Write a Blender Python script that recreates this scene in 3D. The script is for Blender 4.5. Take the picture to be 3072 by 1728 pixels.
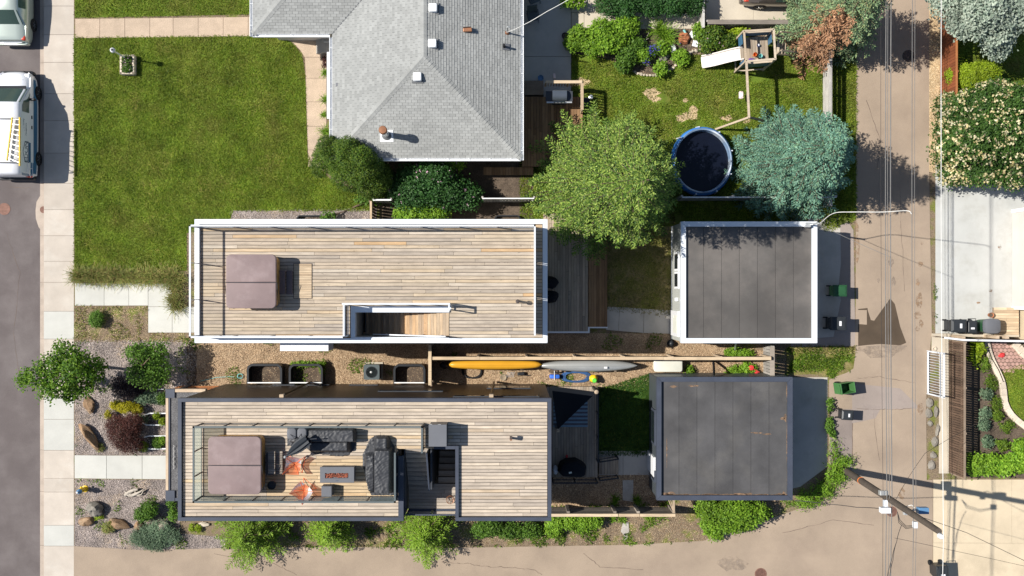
import bpy, bmesh, math, random
import numpy as np
from mathutils import Vector, Matrix, Euler, noise
random.seed(7); RNG = np.random.default_rng(7)
for o in list(bpy.data.objects): bpy.data.objects.remove(o)
scene = bpy.context.scene; col = scene.collection
PI = math.pi
# ---------------------------------------------------------------- camera (drone looking straight down)
H = 48.0; F = 2880.0
cam_d = bpy.data.cameras.new('camera'); cam = bpy.data.objects.new('camera', cam_d); col.objects.link(cam)
cam.location = (0, 0, H); cam.rotation_euler = (0, 0, 0)
cam_d.sensor_width = 36; cam_d.lens = F/3072*36; cam_d.clip_start = .5; cam_d.clip_end = 1000
scene.camera = cam
# ---------------------------------------------------------------- sky, sun, exposure
SUN_EL = math.radians(47.5); SH = math.radians(8.6)          # shadows fall to the right and slightly down
world = bpy.data.worlds.new('World'); scene.world = world; world.use_nodes = True
wn = world.node_tree.nodes; wl = world.node_tree.links; wn.clear()
sky = wn.new('ShaderNodeTexSky'); sky.sky_type = 'NISHITA'; sky.sun_disc = False
sky.sun_elevation = SUN_EL; sky.sun_rotation = math.radians(-90 + 8.6); sky.air_density = 1.0; sky.dust_density = .6; sky.ozone_density = 1.0
bg = wn.new('ShaderNodeBackground'); bg.inputs[1].default_value = .068
wo = wn.new('ShaderNodeOutputWorld'); wl.new(sky.outputs[0], bg.inputs[0]); wl.new(bg.outputs[0], wo.inputs[0])
sd = bpy.data.lights.new('sun', 'SUN'); sd.energy = 4.6; sd.angle = math.radians(.53); sd.color = (1.0, .955, .88)
sun = bpy.data.objects.new('sun', sd); col.objects.link(sun)
sun.rotation_euler = Vector((math.cos(SUN_EL)*math.cos(SH), -math.cos(SUN_EL)*math.sin(SH), -math.sin(SUN_EL))).to_track_quat('-Z', 'Y').to_euler()
vs = scene.view_settings; vs.view_transform = 'Standard'; vs.look = 'None'; vs.gamma = 1; vs.exposure = .56; vs.use_curve_mapping = False
scene.render.engine = 'CYCLES'; scene.render.resolution_x = 1024; scene.render.resolution_y = 576
scene.cycles.transparent_max_bounces = 12; scene.cycles.max_bounces = 6

# ---------------------------------------------------------------- measuring: survey position (photo pixel) at a height -> metres
def P(px, py, z=0.0):
    k = (H - z)/F
    return Vector(((px - 1536)*k, -(py - 864)*k, z))
def PX(px, z=0.0): return (px - 1536)*(H - z)/F
def PY(py, z=0.0): return -(py - 864)*(H - z)/F
def pp(pts, z=0.0): return [P(a, b, z) for a, b in pts]

# ---------------------------------------------------------------- objects
ORG = {}
def thing(name, label, cat, loc=(0, 0, 0), group=None):
    o = bpy.data.objects.new(name, None); col.objects.link(o); o.location = loc; o.empty_display_size = .2
    o['label'] = label; o['category'] = cat
    if group: o['group'] = group
    ORG[o.name] = Vector(loc); return o
def tag(o, label, cat, group=None):
    o['label'] = label; o['category'] = cat
    if group: o['group'] = group
    return o
def structure(o): o['kind'] = 'structure'; return o
def stuff(o, label=None, cat=None):
    o['kind'] = 'stuff'
    if label: o['label'] = label; o['category'] = cat
    return o
def link(name, me, mat, parent=None, loc=(0, 0, 0)):
    o = bpy.data.objects.new(name, me); col.objects.link(o)
    if mat is not None and len(me.materials) == 0: me.materials.append(mat)
    o.location = loc
    if parent is not None: o.parent = parent; ORG[o.name] = ORG[parent.name]
    else: ORG[o.name] = Vector(loc)
    return o
def dup(root, loc, rz=None, label=None, group=None):
    def cp(o, par):
        c = o.copy(); col.objects.link(c)
        if par is not None: c.parent = par
        for ch in list(o.children): cp(ch, c)
        return c
    c = cp(root, None); c.location = loc
    if rz is not None: c.rotation_euler = (0, 0, rz)
    if label: c['label'] = label
    if group: c['group'] = group
    return c
class MB:
    def __init__(s): s.v = []; s.f = []
    def add(s, vs, fs):
        o = len(s.v); s.v += [tuple(v) for v in vs]; s.f += [tuple(i + o for i in f) for f in fs]; return s
    def box(s, x0, y0, z0, x1, y1, z1):
        if x0 > x1: x0, x1 = x1, x0
        if y0 > y1: y0, y1 = y1, y0
        return s.add([(x0,y0,z0),(x1,y0,z0),(x1,y1,z0),(x0,y1,z0),(x0,y0,z1),(x1,y0,z1),(x1,y1,z1),(x0,y1,z1)],
              [(3,2,1,0),(4,5,6,7),(0,1,5,4),(1,2,6,5),(2,3,7,6),(3,0,4,7)])
    def obox(s, c, sz, rz=0, rx=0, ry=0):
        R = Euler((rx, ry, rz)).to_matrix(); c = Vector(c); a, b, d = sz[0]/2, sz[1]/2, sz[2]/2
        vs = [c + R @ Vector(p) for p in [(-a,-b,-d),(a,-b,-d),(a,b,-d),(-a,b,-d),(-a,-b,d),(a,-b,d),(a,b,d),(-a,b,d)]]
        return s.add(vs, [(3,2,1,0),(4,5,6,7),(0,1,5,4),(1,2,6,5),(2,3,7,6),(3,0,4,7)])
    def prism(s, pts, z0, z1):
        pts = [(p[0], p[1]) for p in pts]
        ar = sum(pts[i][0]*pts[(i+1)%len(pts)][1] - pts[(i+1)%len(pts)][0]*pts[i][1] for i in range(len(pts)))
        if ar < 0: pts = pts[::-1]
        n = len(pts)
        return s.add([(x,y,z0) for x,y in pts] + [(x,y,z1) for x,y in pts],
              [tuple(range(n-1,-1,-1)), tuple(range(n, 2*n))] + [(i,(i+1)%n,(i+1)%n+n,i+n) for i in range(n)])
    def sheet(s, pts, z):
        pts = [(p[0], p[1]) for p in pts]
        ar = sum(pts[i][0]*pts[(i+1)%len(pts)][1] - pts[(i+1)%len(pts)][0]*pts[i][1] for i in range(len(pts)))
        if ar < 0: pts = pts[::-1]
        return s.add([(x,y,z) for x,y in pts], [tuple(range(len(pts)))])
    def bar(s, a, b, w, h=None):
        a = Vector(a); b = Vector(b); h = w if h is None else h
        d = (b - a).normalized(); u = Vector((0,0,1)) if abs(d.z) < .95 else Vector((0,1,0))
        sd_ = d.cross(u).normalized()*w/2; up = sd_.cross(d).normalized()*h/2
        vs = [a-sd_-up, a+sd_-up, a+sd_+up, a-sd_+up, b-sd_-up, b+sd_-up, b+sd_+up, b-sd_+up]
        return s.add(vs, [(0,1,2,3),(7,6,5,4),(0,4,5,1),(1,5,6,2),(2,6,7,3),(3,7,4,0)])
    def tube(s, pts, r, n=6, cap=True):
        pts = [Vector(p) for p in pts]; m = len(pts); rs = r if isinstance(r, (list, tuple)) else [r]*m
        o = len(s.v); ref = None
        for i, p in enumerate(pts):
            d = (pts[min(i+1, m-1)] - pts[max(i-1, 0)]).normalized()
            if ref is None: ref = Vector((0,0,1)) if abs(d.z) < .9 else Vector((1,0,0))
            u = d.cross(ref).normalized(); ref = u.cross(d).normalized()
            for k in range(n):
                a = 2*PI*k/n; s.v.append(tuple(p + (u*math.cos(a) + ref*math.sin(a))*rs[i]))
        for i in range(m-1):
            for k in range(n):
                s.f.append((o+i*n+k, o+i*n+(k+1)%n, o+(i+1)*n+(k+1)%n, o+(i+1)*n+k))
        if cap: s.f.append(tuple(o+k for k in range(n-1,-1,-1))); s.f.append(tuple(o+(m-1)*n+k for k in range(n)))
        return s
    def lathe(s, prof, c=(0,0,0), n=16, sx=1, sy=1, cap=True):
        o = len(s.v)
        for r, z in prof:
            for k in range(n):
                a = 2*PI*k/n; s.v.append((c[0]+r*sx*math.cos(a), c[1]+r*sy*math.sin(a), c[2]+z))
        for i in range(len(prof)-1):
            for k in range(n): s.f.append((o+i*n+k, o+i*n+(k+1)%n, o+(i+1)*n+(k+1)%n, o+(i+1)*n+k))
        if cap: s.f.append(tuple(o+k for k in range(n-1,-1,-1))); s.f.append(tuple(o+(len(prof)-1)*n+k for k in range(n)))
        return s
    def rbox(s, x0, y0, z0, x1, y1, z1, r, n=5, top=0):      # box with rounded plan corners, optional softened top
        pts = []
        for cx, cy, a0 in ((x1-r,y1-r,0),(x0+r,y1-r,PI/2),(x0+r,y0+r,PI),(x1-r,y0+r,1.5*PI)):
            for k in range(n+1): a = a0 + PI/2*k/n; pts.append((cx+r*math.cos(a), cy+r*math.sin(a)))
        if not top: return s.prism(pts, z0, z1)
        mx, my = (x0+x1)/2, (y0+y1)/2; m = len(pts); vs = []
        for z, q in ((z0,0),(z1-top,0),(z1-top*.3,top*.35),(z1,top)):
            for x, y in pts:
                dx, dy = x-mx, y-my; L = math.hypot(dx, dy); vs.append((mx+dx*(1-q/L), my+dy*(1-q/L), z))
        fs = [tuple(range(m-1,-1,-1)), tuple(range(3*m, 4*m))]
        for i in range(3): fs += [(i*m+k, i*m+(k+1)%m, (i+1)*m+(k+1)%m, (i+1)*m+k) for k in range(m)]
        return s.add(vs, fs)
    def rock(s, c, r, seed=0, n=12, flat=.25):
        o = len(s.v); m = n//2
        for i in range(m+1):
            th = PI*i/m
            for k in range(n):
                a = 2*PI*k/n; d = Vector((math.sin(th)*math.cos(a), math.sin(th)*math.sin(a), math.cos(th)))
                q = 1 + flat*2*noise.noise(d*1.3 + Vector((seed*3.1, seed, 0))) + flat*.6*noise.noise(d*3.5 + Vector((seed, 0, 5)))
                s.v.append((c[0]+d.x*r[0]*q, c[1]+d.y*r[1]*q, c[2]+d.z*r[2]*q))
        for i in range(m):
            for k in range(n): s.f.append((o+(i+1)*n+k, o+(i+1)*n+(k+1)%n, o+i*n+(k+1)%n, o+i*n+k))
        return s
    def build(s, name, mat, parent=None, smooth=0, bevel=0, loc=None):
        me = bpy.data.meshes.new(name)
        org = ORG[parent.name] if parent is not None else Vector(loc if loc is not None else (0,0,0))
        me.from_pydata([(v[0]-org.x, v[1]-org.y, v[2]-org.z) for v in s.v], [], s.f); me.update()
        if smooth:
            for p in me.polygons: p.use_smooth = True
            if smooth < 180:
                bm = bmesh.new(); bm.from_mesh(me); lim = math.radians(smooth)
                for e in bm.edges:
                    if len(e.link_faces) == 2 and e.calc_face_angle(0) > lim: e.smooth = False
                bm.to_mesh(me); bm.free()
        o = link(name, me, mat, parent, (0,0,0) if parent is not None else org)
        if bevel:
            b = o.modifiers.new('bevel', 'BEVEL'); b.width = bevel; b.segments = 2; b.limit_method = 'ANGLE'
        return o
def rot_pts(pts, rz, c): 
    ca, sa = math.cos(rz), math.sin(rz); return [(c[0]+x*ca-y*sa, c[1]+x*sa+y*ca) for x, y in pts]

# ---------------------------------------------------------------- materials
MAT = {}
def srgb(r, g, b):
    f = lambda c: ((c/255+.055)/1.055)**2.4 if c/255 > .04045 else c/255/12.92
    return (f(r), f(g), f(b))
def new_mat(name):
    m = bpy.data.materials.new(name); m.use_nodes = True; nt = m.node_tree; nt.nodes.clear()
    out = nt.nodes.new('ShaderNodeOutputMaterial'); b = nt.nodes.new('ShaderNodeBsdfPrincipled'); nt.links.new(b.outputs[0], out.inputs[0])
    return m, nt, b
def N(nt, t, **kw):
    n = nt.nodes.new(t)
    for k, v in kw.items(): setattr(n, k, v)
    return n
def ramp(nt, stops, interp='LINEAR'):
    r = nt.nodes.new('ShaderNodeValToRGB'); r.color_ramp.interpolation = interp; e = r.color_ramp.elements
    while len(e) > 1: e.remove(e[-1])
    e[0].position = stops[0][0]; e[0].color = (*stops[0][1], 1)
    for p, c in stops[1:]: q = e.new(p); q.color = (*c, 1)
    return r
def mixc(nt, fac, a, b, mode='MIX'):
    m = nt.nodes.new('ShaderNodeMix'); m.data_type = 'RGBA'; m.blend_type = mode
    for sock, v in ((m.inputs[0], fac), (m.inputs[6], a), (m.inputs[7], b)):
        if isinstance(v, (int, float)): sock.default_value = v
        elif isinstance(v, tuple): sock.default_value = (*v, 1)
        else: nt.links.new(v, sock)
    return m.outputs[2]
def noise_n(nt, scale, detail=4, rough=.55, vec=None, stretch=None):
    g = N(nt, 'ShaderNodeNewGeometry'); v = g.outputs['Position'] if vec is None else vec
    if stretch:
        mp = N(nt, 'ShaderNodeMapping'); mp.inputs[3].default_value = stretch; nt.links.new(v, mp.inputs[0]); v = mp.outputs[0]
    n = N(nt, 'ShaderNodeTexNoise'); n.inputs['Scale'].default_value = scale; n.inputs['Detail'].default_value = detail; n.inputs['Roughness'].default_value = rough
    nt.links.new(v, n.inputs['Vector']); return n
def maprange(nt, val, a, b, c=0, d=1):
    m = N(nt, 'ShaderNodeMapRange'); nt.links.new(val, m.inputs[0]); m.inputs[1].default_value = a; m.inputs[2].default_value = b; m.inputs[3].default_value = c; m.inputs[4].default_value = d
    return m.outputs[0]
def add_bump(nt, b, h, dist=.02, strength=.5):
    bp = N(nt, 'ShaderNodeBump'); bp.inputs['Strength'].default_value = strength; bp.inputs['Distance'].default_value = dist
    nt.links.new(h, bp.inputs['Height']); nt.links.new(bp.outputs[0], b.inputs['Normal'])
def mk(name, c, rough=.8, var=.15, scale=3, fine=60, fvar=.12, bump=.2, metal=0, c2=None, c2s=.6, c2lo=.5, c2hi=.7, rnd=None, rvar=.25, spec=.3, coat=0):
    """generic procedural surface: large mottling, fine grain, optional second colour in patches, optional per-object / per-piece shift"""
    m, nt, b = new_mat(name); MAT[name] = m
    n1 = noise_n(nt, scale); n2 = noise_n(nt, fine, 3)
    f1 = maprange(nt, n1.outputs[0], .3, .7, 1-var, 1+var); f2 = maprange(nt, n2.outputs[0], .3, .7, 1-fvar, 1+fvar)
    mu = N(nt, 'ShaderNodeMath', operation='MULTIPLY'); nt.links.new(f1, mu.inputs[0]); nt.links.new(f2, mu.inputs[1]); f = mu.outputs[0]
    base = c
    if c2 is not None:
        n3 = noise_n(nt, c2s, 6, .65); base = mixc(nt, maprange(nt, n3.outputs[0], c2lo, c2hi), c, c2)
    if rnd:
        src = N(nt, 'ShaderNodeObjectInfo').outputs['Random'] if rnd == 'object' else N(nt, 'ShaderNodeNewGeometry').outputs['Random Per Island']
        mu2 = N(nt, 'ShaderNodeMath', operation='MULTIPLY'); nt.links.new(f, mu2.inputs[0]); nt.links.new(maprange(nt, src, 0, 1, 1-rvar, 1+rvar), mu2.inputs[1]); f = mu2.outputs[0]
    cm = N(nt, 'ShaderNodeCombineXYZ'); [nt.links.new(f, cm.inputs[i]) for i in range(3)]
    nt.links.new(mixc(nt, 1.0, base, cm.outputs[0], 'MULTIPLY'), b.inputs['Base Color'])
    b.inputs['Roughness'].default_value = rough; b.inputs['Metallic'].default_value = metal; b.inputs['Specular IOR Level'].default_value = spec
    b.inputs['Coat Weight'].default_value = coat; b.inputs['Coat Roughness'].default_value = .08
    if bump: add_bump(nt, b, n2.outputs[0], .01, bump)
    return m
def mk_leaf(name, cols, rough=.55, trans=.25, big=.5, island=True, spec=.25, dry=None):
    """foliage: colour per leaf from a ramp, large-scale drift, some light passing through"""
    m, nt, b = new_mat(name); MAT[name] = m
    r = N(nt, 'ShaderNodeNewGeometry').outputs['Random Per Island']
    rp = ramp(nt, [(i/(len(cols)-1), c) for i, c in enumerate(cols)]); nt.links.new(r, rp.inputs[0])
    n = noise_n(nt, big, 5, .6); f = maprange(nt, n.outputs[0], .3, .7, .62, 1.32)
    cm = N(nt, 'ShaderNodeCombineXYZ'); [nt.links.new(f, cm.inputs[i]) for i in range(3)]
    c = mixc(nt, 1.0, rp.outputs[0], cm.outputs[0], 'MULTIPLY')
    if dry: n2 = noise_n(nt, .55, 6, .7); c = mixc(nt, maprange(nt, n2.outputs[0], .46, .72, 0, .6), c, dry)
    nt.links.new(c, b.inputs['Base Color'])
    b.inputs['Roughness'].default_value = rough; b.inputs['Specular IOR Level'].default_value = spec
    if trans:
        t = N(nt, 'ShaderNodeBsdfTranslucent'); nt.links.new(c, t.inputs[0]); mx = N(nt, 'ShaderNodeMixShader'); mx.inputs[0].default_value = trans
        out = [x for x in nt.nodes if x.type == 'OUTPUT_MATERIAL'][0]
        nt.links.new(b.outputs[0], mx.inputs[1]); nt.links.new(t.outputs[0], mx.inputs[2]); nt.links.new(mx.outputs[0], out.inputs[0])
    return m
def mk_wood(name, cols, along='x', rnd='object', rough=.8, grain=1.0):
    """weathered boards: one tone per board, streaky grain along it"""
    m, nt, b = new_mat(name); MAT[name] = m
    src = N(nt, 'ShaderNodeObjectInfo').outputs['Random'] if rnd == 'object' else N(nt, 'ShaderNodeNewGeometry').outputs['Random Per Island']
    rp = ramp(nt, [(p, c) for p, c in cols]); nt.links.new(src, rp.inputs[0])
    g = N(nt, 'ShaderNodeNewGeometry'); ad = N(nt, 'ShaderNodeVectorMath', operation='ADD'); nt.links.new(g.outputs['Position'], ad.inputs[0])
    cv = N(nt, 'ShaderNodeCombineXYZ'); ml = N(nt, 'ShaderNodeMath', operation='MULTIPLY'); ml.inputs[1].default_value = 37; nt.links.new(src, ml.inputs[0]); nt.links.new(ml.outputs[0], cv.inputs[2]); nt.links.new(cv.outputs[0], ad.inputs[1])
    st = (.7, 14, 14) if along == 'x' else (14, .7, 14)
    n1 = noise_n(nt, 2.2, 5, .6, ad.outputs[0], st); n2 = noise_n(nt, 1.1, 4, .6, ad.outputs[0], (1, 1, 1)); n3 = noise_n(nt, 9, 2, .5, ad.outputs[0], (.6, 1.2, 1) if along == 'x' else (1.2, .6, 1))
    f1 = maprange(nt, n1.outputs[0], .3, .7, 1-.22*grain, 1+.18*grain); f2 = maprange(nt, n2.outputs[0], .3, .7, .86, 1.12)
    kn = maprange(nt, n3.outputs[0], .68, .78, 1, .62)
    a = N(nt, 'ShaderNodeMath', operation='MULTIPLY'); nt.links.new(f1, a.inputs[0]); nt.links.new(f2, a.inputs[1])
    a2 = N(nt, 'ShaderNodeMath', operation='MULTIPLY'); nt.links.new(a.outputs[0], a2.inputs[0]); nt.links.new(kn, a2.inputs[1])
    cm = N(nt, 'ShaderNodeCombineXYZ'); [nt.links.new(a2.outputs[0], cm.inputs[i]) for i in range(3)]
    nt.links.new(mixc(nt, 1.0, rp.outputs[0], cm.outputs[0], 'MULTIPLY'), b.inputs['Base Color'])
    b.inputs['Roughness'].default_value = rough; b.inputs['Specular IOR Level'].default_value = .2; add_bump(nt, b, n1.outputs[0], .006, .5)
    return m
def mk_glass(name, tint=(.85,.93,.9), alpha=.22, refl=(.6,.68,.66), rough=.03, milk=0.0):
    """thin pane: mostly clear, tinted, with a mirror layer that grows at a slant and a little milkiness"""
    m = bpy.data.materials.new(name); m.use_nodes = True; nt = m.node_tree; nt.nodes.clear(); MAT[name] = m
    out = N(nt, 'ShaderNodeOutputMaterial'); t = N(nt, 'ShaderNodeBsdfTransparent'); t.inputs[0].default_value = (*tint, 1)
    d = N(nt, 'ShaderNodeBsdfDiffuse'); d.inputs[0].default_value = (*refl, 1); g = N(nt, 'ShaderNodeBsdfGlossy'); g.inputs['Roughness'].default_value = rough
    tl = N(nt, 'ShaderNodeBsdfTranslucent'); tl.inputs[0].default_value = (*refl, 1); md = N(nt, 'ShaderNodeMixShader'); md.inputs[0].default_value = milk
    nt.links.new(d.outputs[0], md.inputs[1]); nt.links.new(tl.outputs[0], md.inputs[2])
    m1 = N(nt, 'ShaderNodeMixShader'); m1.inputs[0].default_value = alpha; nt.links.new(t.outputs[0], m1.inputs[1]); nt.links.new(md.outputs[0], m1.inputs[2])
    fr = N(nt, 'ShaderNodeFresnel'); fr.inputs[0].default_value = 1.45; m2 = N(nt, 'ShaderNodeMixShader'); nt.links.new(fr.outputs[0], m2.inputs[0])
    nt.links.new(m1.outputs[0], m2.inputs[1]); nt.links.new(g.outputs[0], m2.inputs[2]); nt.links.new(m2.outputs[0], out.inputs[0]); return m

mk('soil', (.085,.062,.045), .95, .3, 1.5, 45, .45, .8, c2=(.13,.10,.07), c2s=2)
mk('asphalt_street', (.125,.105,.102), .9, .10, .7, 90, .22, .3, c2=(.155,.135,.13), c2s=.35, c2lo=.45, c2hi=.7)
mk('asphalt_lane', (.335,.262,.196), .92, .08, .5, 90, .20, .3, c2=(.285,.222,.168), c2s=.45, c2lo=.42, c2hi=.68)
mk('dark_gravel', (.12,.118,.12), .95, .25, 2, 30, .7, 1)
mk('ac_grey', (.075,.095,.10), .5, .1, 3, 30, .05, .05)
mk('asphalt_patch', (.235,.195,.175), .92, .12, .9, 80, .2, .3)
mk('asphalt_apron', (.30,.25,.22), .92, .12, .6, 80, .15, .3, c2=(.24,.2,.18), c2s=1.2)
mk('wet_asphalt', (.085,.062,.042), .5, .15, 1.5, 80, .15, .2)
mk('rust_stain', (.30,.20,.125), .9, .25, 3, 60, .25, .2)
mk('oil_stain', (.30,.24,.19), .8, .3, 3, 60, .2, .2)
mk('crack', (.16,.12,.095), .95, .2, 3, 40, .2, 0)
mk('concrete_new', (.50,.495,.455), .85, .06, 1.2, 70, .06, .12, rnd='object', rvar=.05)
mk('concrete_old', (.47,.415,.355), .88, .07, 1.5, 70, .09, .15, c2=(.52,.475,.415), c2s=.8, rnd='object', rvar=.07)
mk('concrete_kerb', (.42,.35,.29), .88, .12, 2, 60, .12, .2)
mk('concrete_drive', (.45,.455,.435), .85, .06, .8, 70, .07, .12, c2=(.38,.375,.345), c2s=.9, c2lo=.5, c2hi=.75)
mk('concrete_pad', (.56,.465,.33), .88, .09, .7, 70, .09, .15, c2=(.48,.395,.28), c2s=.6)
mk('concrete_patio', (.45,.42,.375), .88, .08, .9, 70, .08, .15, c2=(.38,.355,.31), c2s=.8)
mk('concrete_walk', (.50,.44,.35), .88, .1, 1, 70, .1, .15)
mk('aggregate', (.45,.35,.26), .9, .10, 2, 35, .32, .8, rnd='object', rvar=.06)
mk('lawn_soil', (.105,.16,.015), .95, .25, .9, 30, .4, .6, c2=(.20,.165,.045), c2s=.7, c2lo=.48, c2hi=.72)
mk('lawn_dry', (.14,.14,.03), .95, .25, .9, 30, .4, .6, c2=(.26,.20,.10), c2s=1.1, c2lo=.44, c2hi=.62)
mk('gravel_bed', (.24,.20,.18), .95, .25, 1.2, 22, .7, 1, c2=(.32,.245,.175), c2s=.9)
mk('mulch_bed', (.32,.225,.14), .95, .25, 1.5, 24, .6, 1, c2=(.38,.27,.17), c2s=1.1)
mk('weed_bed', (.20,.15,.10), .95, .25, 1.2, 24, .6, 1, c2=(.12,.13,.03), c2s=1.2, c2lo=.5, c2hi=.62)
mk('tan_gravel', (.47,.35,.21), .95, .2, 2, 25, .5, 1)
mk('white_paint', (.70,.70,.71), .45, .03, 1, 30, .02, .03)
mk('white_metal', (.66,.69,.73), .35, .03, 1, 30, .02, .03)
mk('white_trim', (.78,.79,.80), .5, .03, 2, 30, .03, .03)
mk('grey_trim', (.095,.115,.12), .5, .06, 2, 30, .04, .05)
mk('dark_trim', (.055,.064,.088), .45, .12, 1.5, 30, .08, .08)
mk('dark_metal', (.045,.05,.06), .4, .15, 2, 30, .1, .05)
mk('black_plastic', (.022,.024,.028), .42, .15, 3, 40, .1, .1)
mk('black_rubber', (.015,.015,.016), .8, .1, 3, 60, .2, .2)
mk('dark_siding', (.075,.05,.032), .45, .12, .8, 40, .08, .08)
mk('grey_siding', (.42,.43,.40), .55, .06, 1, 40, .05, .05)
mk('stucco', (.62,.58,.52), .9, .06, 1, 80, .1, .2)
mk('pink_siding', (.62,.545,.50), .7, .05, 1, 40, .05, .05)
mk('membrane', (.095,.088,.082), .5, .22, .45, 50, .08, .1, c2=(.145,.13,.118), c2s=.34, c2lo=.46, c2hi=.70, rnd='object', rvar=.06)
mk('membrane_dark', (.075,.073,.074), .55, .25, .8, 50, .16, .15, c2=(.10,.095,.09), c2s=.55, c2lo=.50, c2hi=.74, rnd='object', rvar=.07)
mk('dust_rust', (.25,.16,.10), .9, .3, 4, 50, .3, .1)
mk('shingle_piece', (.30,.305,.295), .9, .09, .5, 70, .12, .2, rnd='object', rvar=.11)
mk('shingle_field', (.30,.305,.295), .9, .09, .5, 70, .12, .2, rnd='island', rvar=.11)
mk('shingle_underlay', (.13,.135,.14), .95, .08, 1, 60, .1, .1)
mk('copper_brown', (.30,.14,.075), .4, .15, 4, 50, .1, .1, metal=.3)
mk('galvanised', (.62,.63,.62), .35, .1, 4, 40, .1, .05, metal=.6)
mk('tub_cover', (.225,.165,.16), .6, .10, 1.2, 60, .06, .15, c2=(.27,.205,.20), c2s=1.5)
mk('tub_wood', (.48,.27,.09), .5, .2, 4, 40, .15, .1)
mk('brown_plastic', (.15,.11,.105), .6, .1, 3, 40, .1, .05)
mk('orange_chair', (.80,.16,.045), .4, .06, 3, 40, .05, .05)
mk('cover_cloth', (.034,.036,.042), .55, .12, 3, 40, .08, .15, spec=.5)
mk('umbrella_cloth', (.022,.027,.034), .6, .12, 3, 40, .08, .15)
mk('shade_cloth', (.004,.006,.010), .9, .15, 2, 80, .15, .1)
mk('stone_grey', (.13,.135,.15), .7, .05, 2, 60, .06, .1)
mk('lava_rock', (.27,.085,.05), .9, .3, 8, 40, .4, .4, rnd='island', rvar=.5)
mk('bark', (.12,.085,.06), .95, .25, 4, 30, .4, .8)
mk('dead_twig', (.30,.24,.17), .9, .2, 4, 30, .3, .4)
mk('pole_wood', (.085,.068,.055), .85, .2, 2, 40, .25, .5)
mk('rock_brown', (.26,.165,.095), .9, .3, 2.2, 25, .3, .8, c2=(.36,.27,.18), c2s=2.5)
mk('rock_pale', (.46,.40,.31), .9, .2, 3, 25, .2, .6, rnd='object', rvar=.2)
mk('rock_grey', (.22,.20,.17), .9, .25, 3, 25, .25, .7)
mk('driftwood', (.42,.37,.31), .9, .25, 5, 30, .25, .6)
mk('yellow_paint', (.75,.50,.02), .4, .08, 3, 40, .06, .05)
mk('blue_paint', (.10,.22,.38), .4, .08, 3, 40, .06, .05)
mk('canoe_yellow', (.62,.31,.025), .35, .06, 1.5, 40, .04, .05)
mk('canoe_silver', (.42,.43,.42), .38, .08, 1.5, 40, .05, .05, metal=.4)
mk('pale_plastic', (.66,.66,.58), .5, .05, 2, 40, .04, .05)
mk('green_bin', (.06,.17,.055), .45, .1, 3, 40, .08, .05)
mk('dark_green_bin', (.022,.085,.035), .45, .1, 3, 40, .08, .05)
mk('black_lid', (.03,.034,.038), .4, .1, 3, 40, .1, .05)
mk('red_plastic', (.60,.05,.05), .4, .08, 3, 40, .05, .05)
mk('orange_plastic', (.80,.22,.05), .4, .08, 3, 40, .05, .05)
mk('teal_plastic', (.20,.50,.48), .4, .08, 3, 40, .05, .05)
mk('purple_plastic', (.12,.06,.25), .4, .08, 3, 40, .05, .05)
mk('blue_plastic', (.03,.13,.55), .4, .1, 3, 40, .05, .05)
mk('lime_plastic', (.12,.55,.06), .4, .1, 3, 40, .05, .05)
mk('blue_panel', (.05,.13,.22), .5, .15, 2, 30, .1, .05)
mk('slide_plastic', (.70,.65,.60), .4, .05, 1, 40, .03, .03)
mk('pool_blue', (.05,.22,.62), .35, .12, 1.5, 30, .08, .05)
mk('pool_rim', (.16,.24,.36), .45, .3, 1.5, 30, .05, .05, c2=(.45,.50,.56), c2s=.9, c2lo=.5, c2hi=.62)
mk('pool_liner', (.55,.60,.66), .45, .08, 1.5, 30, .05, .05)
mk('pool_cover', (.004,.006,.014), .3, .2, 2, 30, .2, .1)
mk('red_fence', (.20,.062,.025), .75, .15, 2, 40, .15, .2, rnd='object', rvar=.2)
mk('brown_fence', (.105,.066,.045), .8, .2, 2, 40, .2, .3, rnd='object', rvar=.3)
mk('brown_rail', (.24,.18,.13), .8, .2, 2, 40, .2, .3)
mk('grey_fence', (.33,.31,.28), .85, .15, 2, 40, .2, .3, rnd='object', rvar=.2)
mk('fence_pale', (.42,.40,.37), .85, .15, 2, 40, .2, .3, rnd='object', rvar=.15)
mk('cedar_post', (.44,.34,.24), .8, .15, 2, 40, .15, .2, rnd='object', rvar=.15)
mk('cedar_red', (.36,.14,.05), .7, .2, 2, 40, .15, .2)
mk('manhole_iron', (.22,.115,.085), .7, .2, 6, 40, .3, .3)
mk('dark_iron', (.07,.055,.05), .7, .2, 6, 40, .3, .3)
mk('grill_steel', (.12,.14,.17), .3, .08, 2, 40, .05, .03, metal=.5)
mk('paver_pink', (.42,.26,.215), .9, .12, 3, 40, .2, .3, rnd='object', rvar=.2)
mk('limestone', (.62,.53,.42), .9, .15, 2, 30, .2, .4, rnd='object', rvar=.12)
mk('car_pale', (.50,.56,.50), .25, .02, 1, 30, .02, 0, metal=.35, spec=.5, coat=.6)
mk('car_white', (.78,.79,.82), .3, .02, 1, 30, .01, 0, spec=.5, coat=.6)
mk('car_brown', (.12,.10,.085), .3, .05, 1, 30, .02, 0, metal=.4, spec=.5, coat=.6)
mk('car_blue', (.03,.13,.25), .35, .05, 1, 30, .02, 0, spec=.5, coat=.4)
mk('car_lamp', (.55,.06,.03), .2, .1, 3, 30, .05, 0, spec=.6)
mk('lamp_clear', (.7,.72,.75), .15, .1, 3, 30, .05, 0, spec=.6)
mk('chrome', (.70,.71,.72), .18, .05, 3, 30, .02, 0, metal=1)
mk('cabin', (.30,.33,.27), .8, .2, 4, 30, .1, 0)
mk('ink_dark', (.03,.07,.12), .5, .05, 3, 30, .02, 0)
mk('cable_black', (.035,.033,.033), .6, .1, 3, 30, .1, 0)
mk('cable_grey', (.17,.165,.16), .5, .1, 3, 30, .1, 0)
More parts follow.
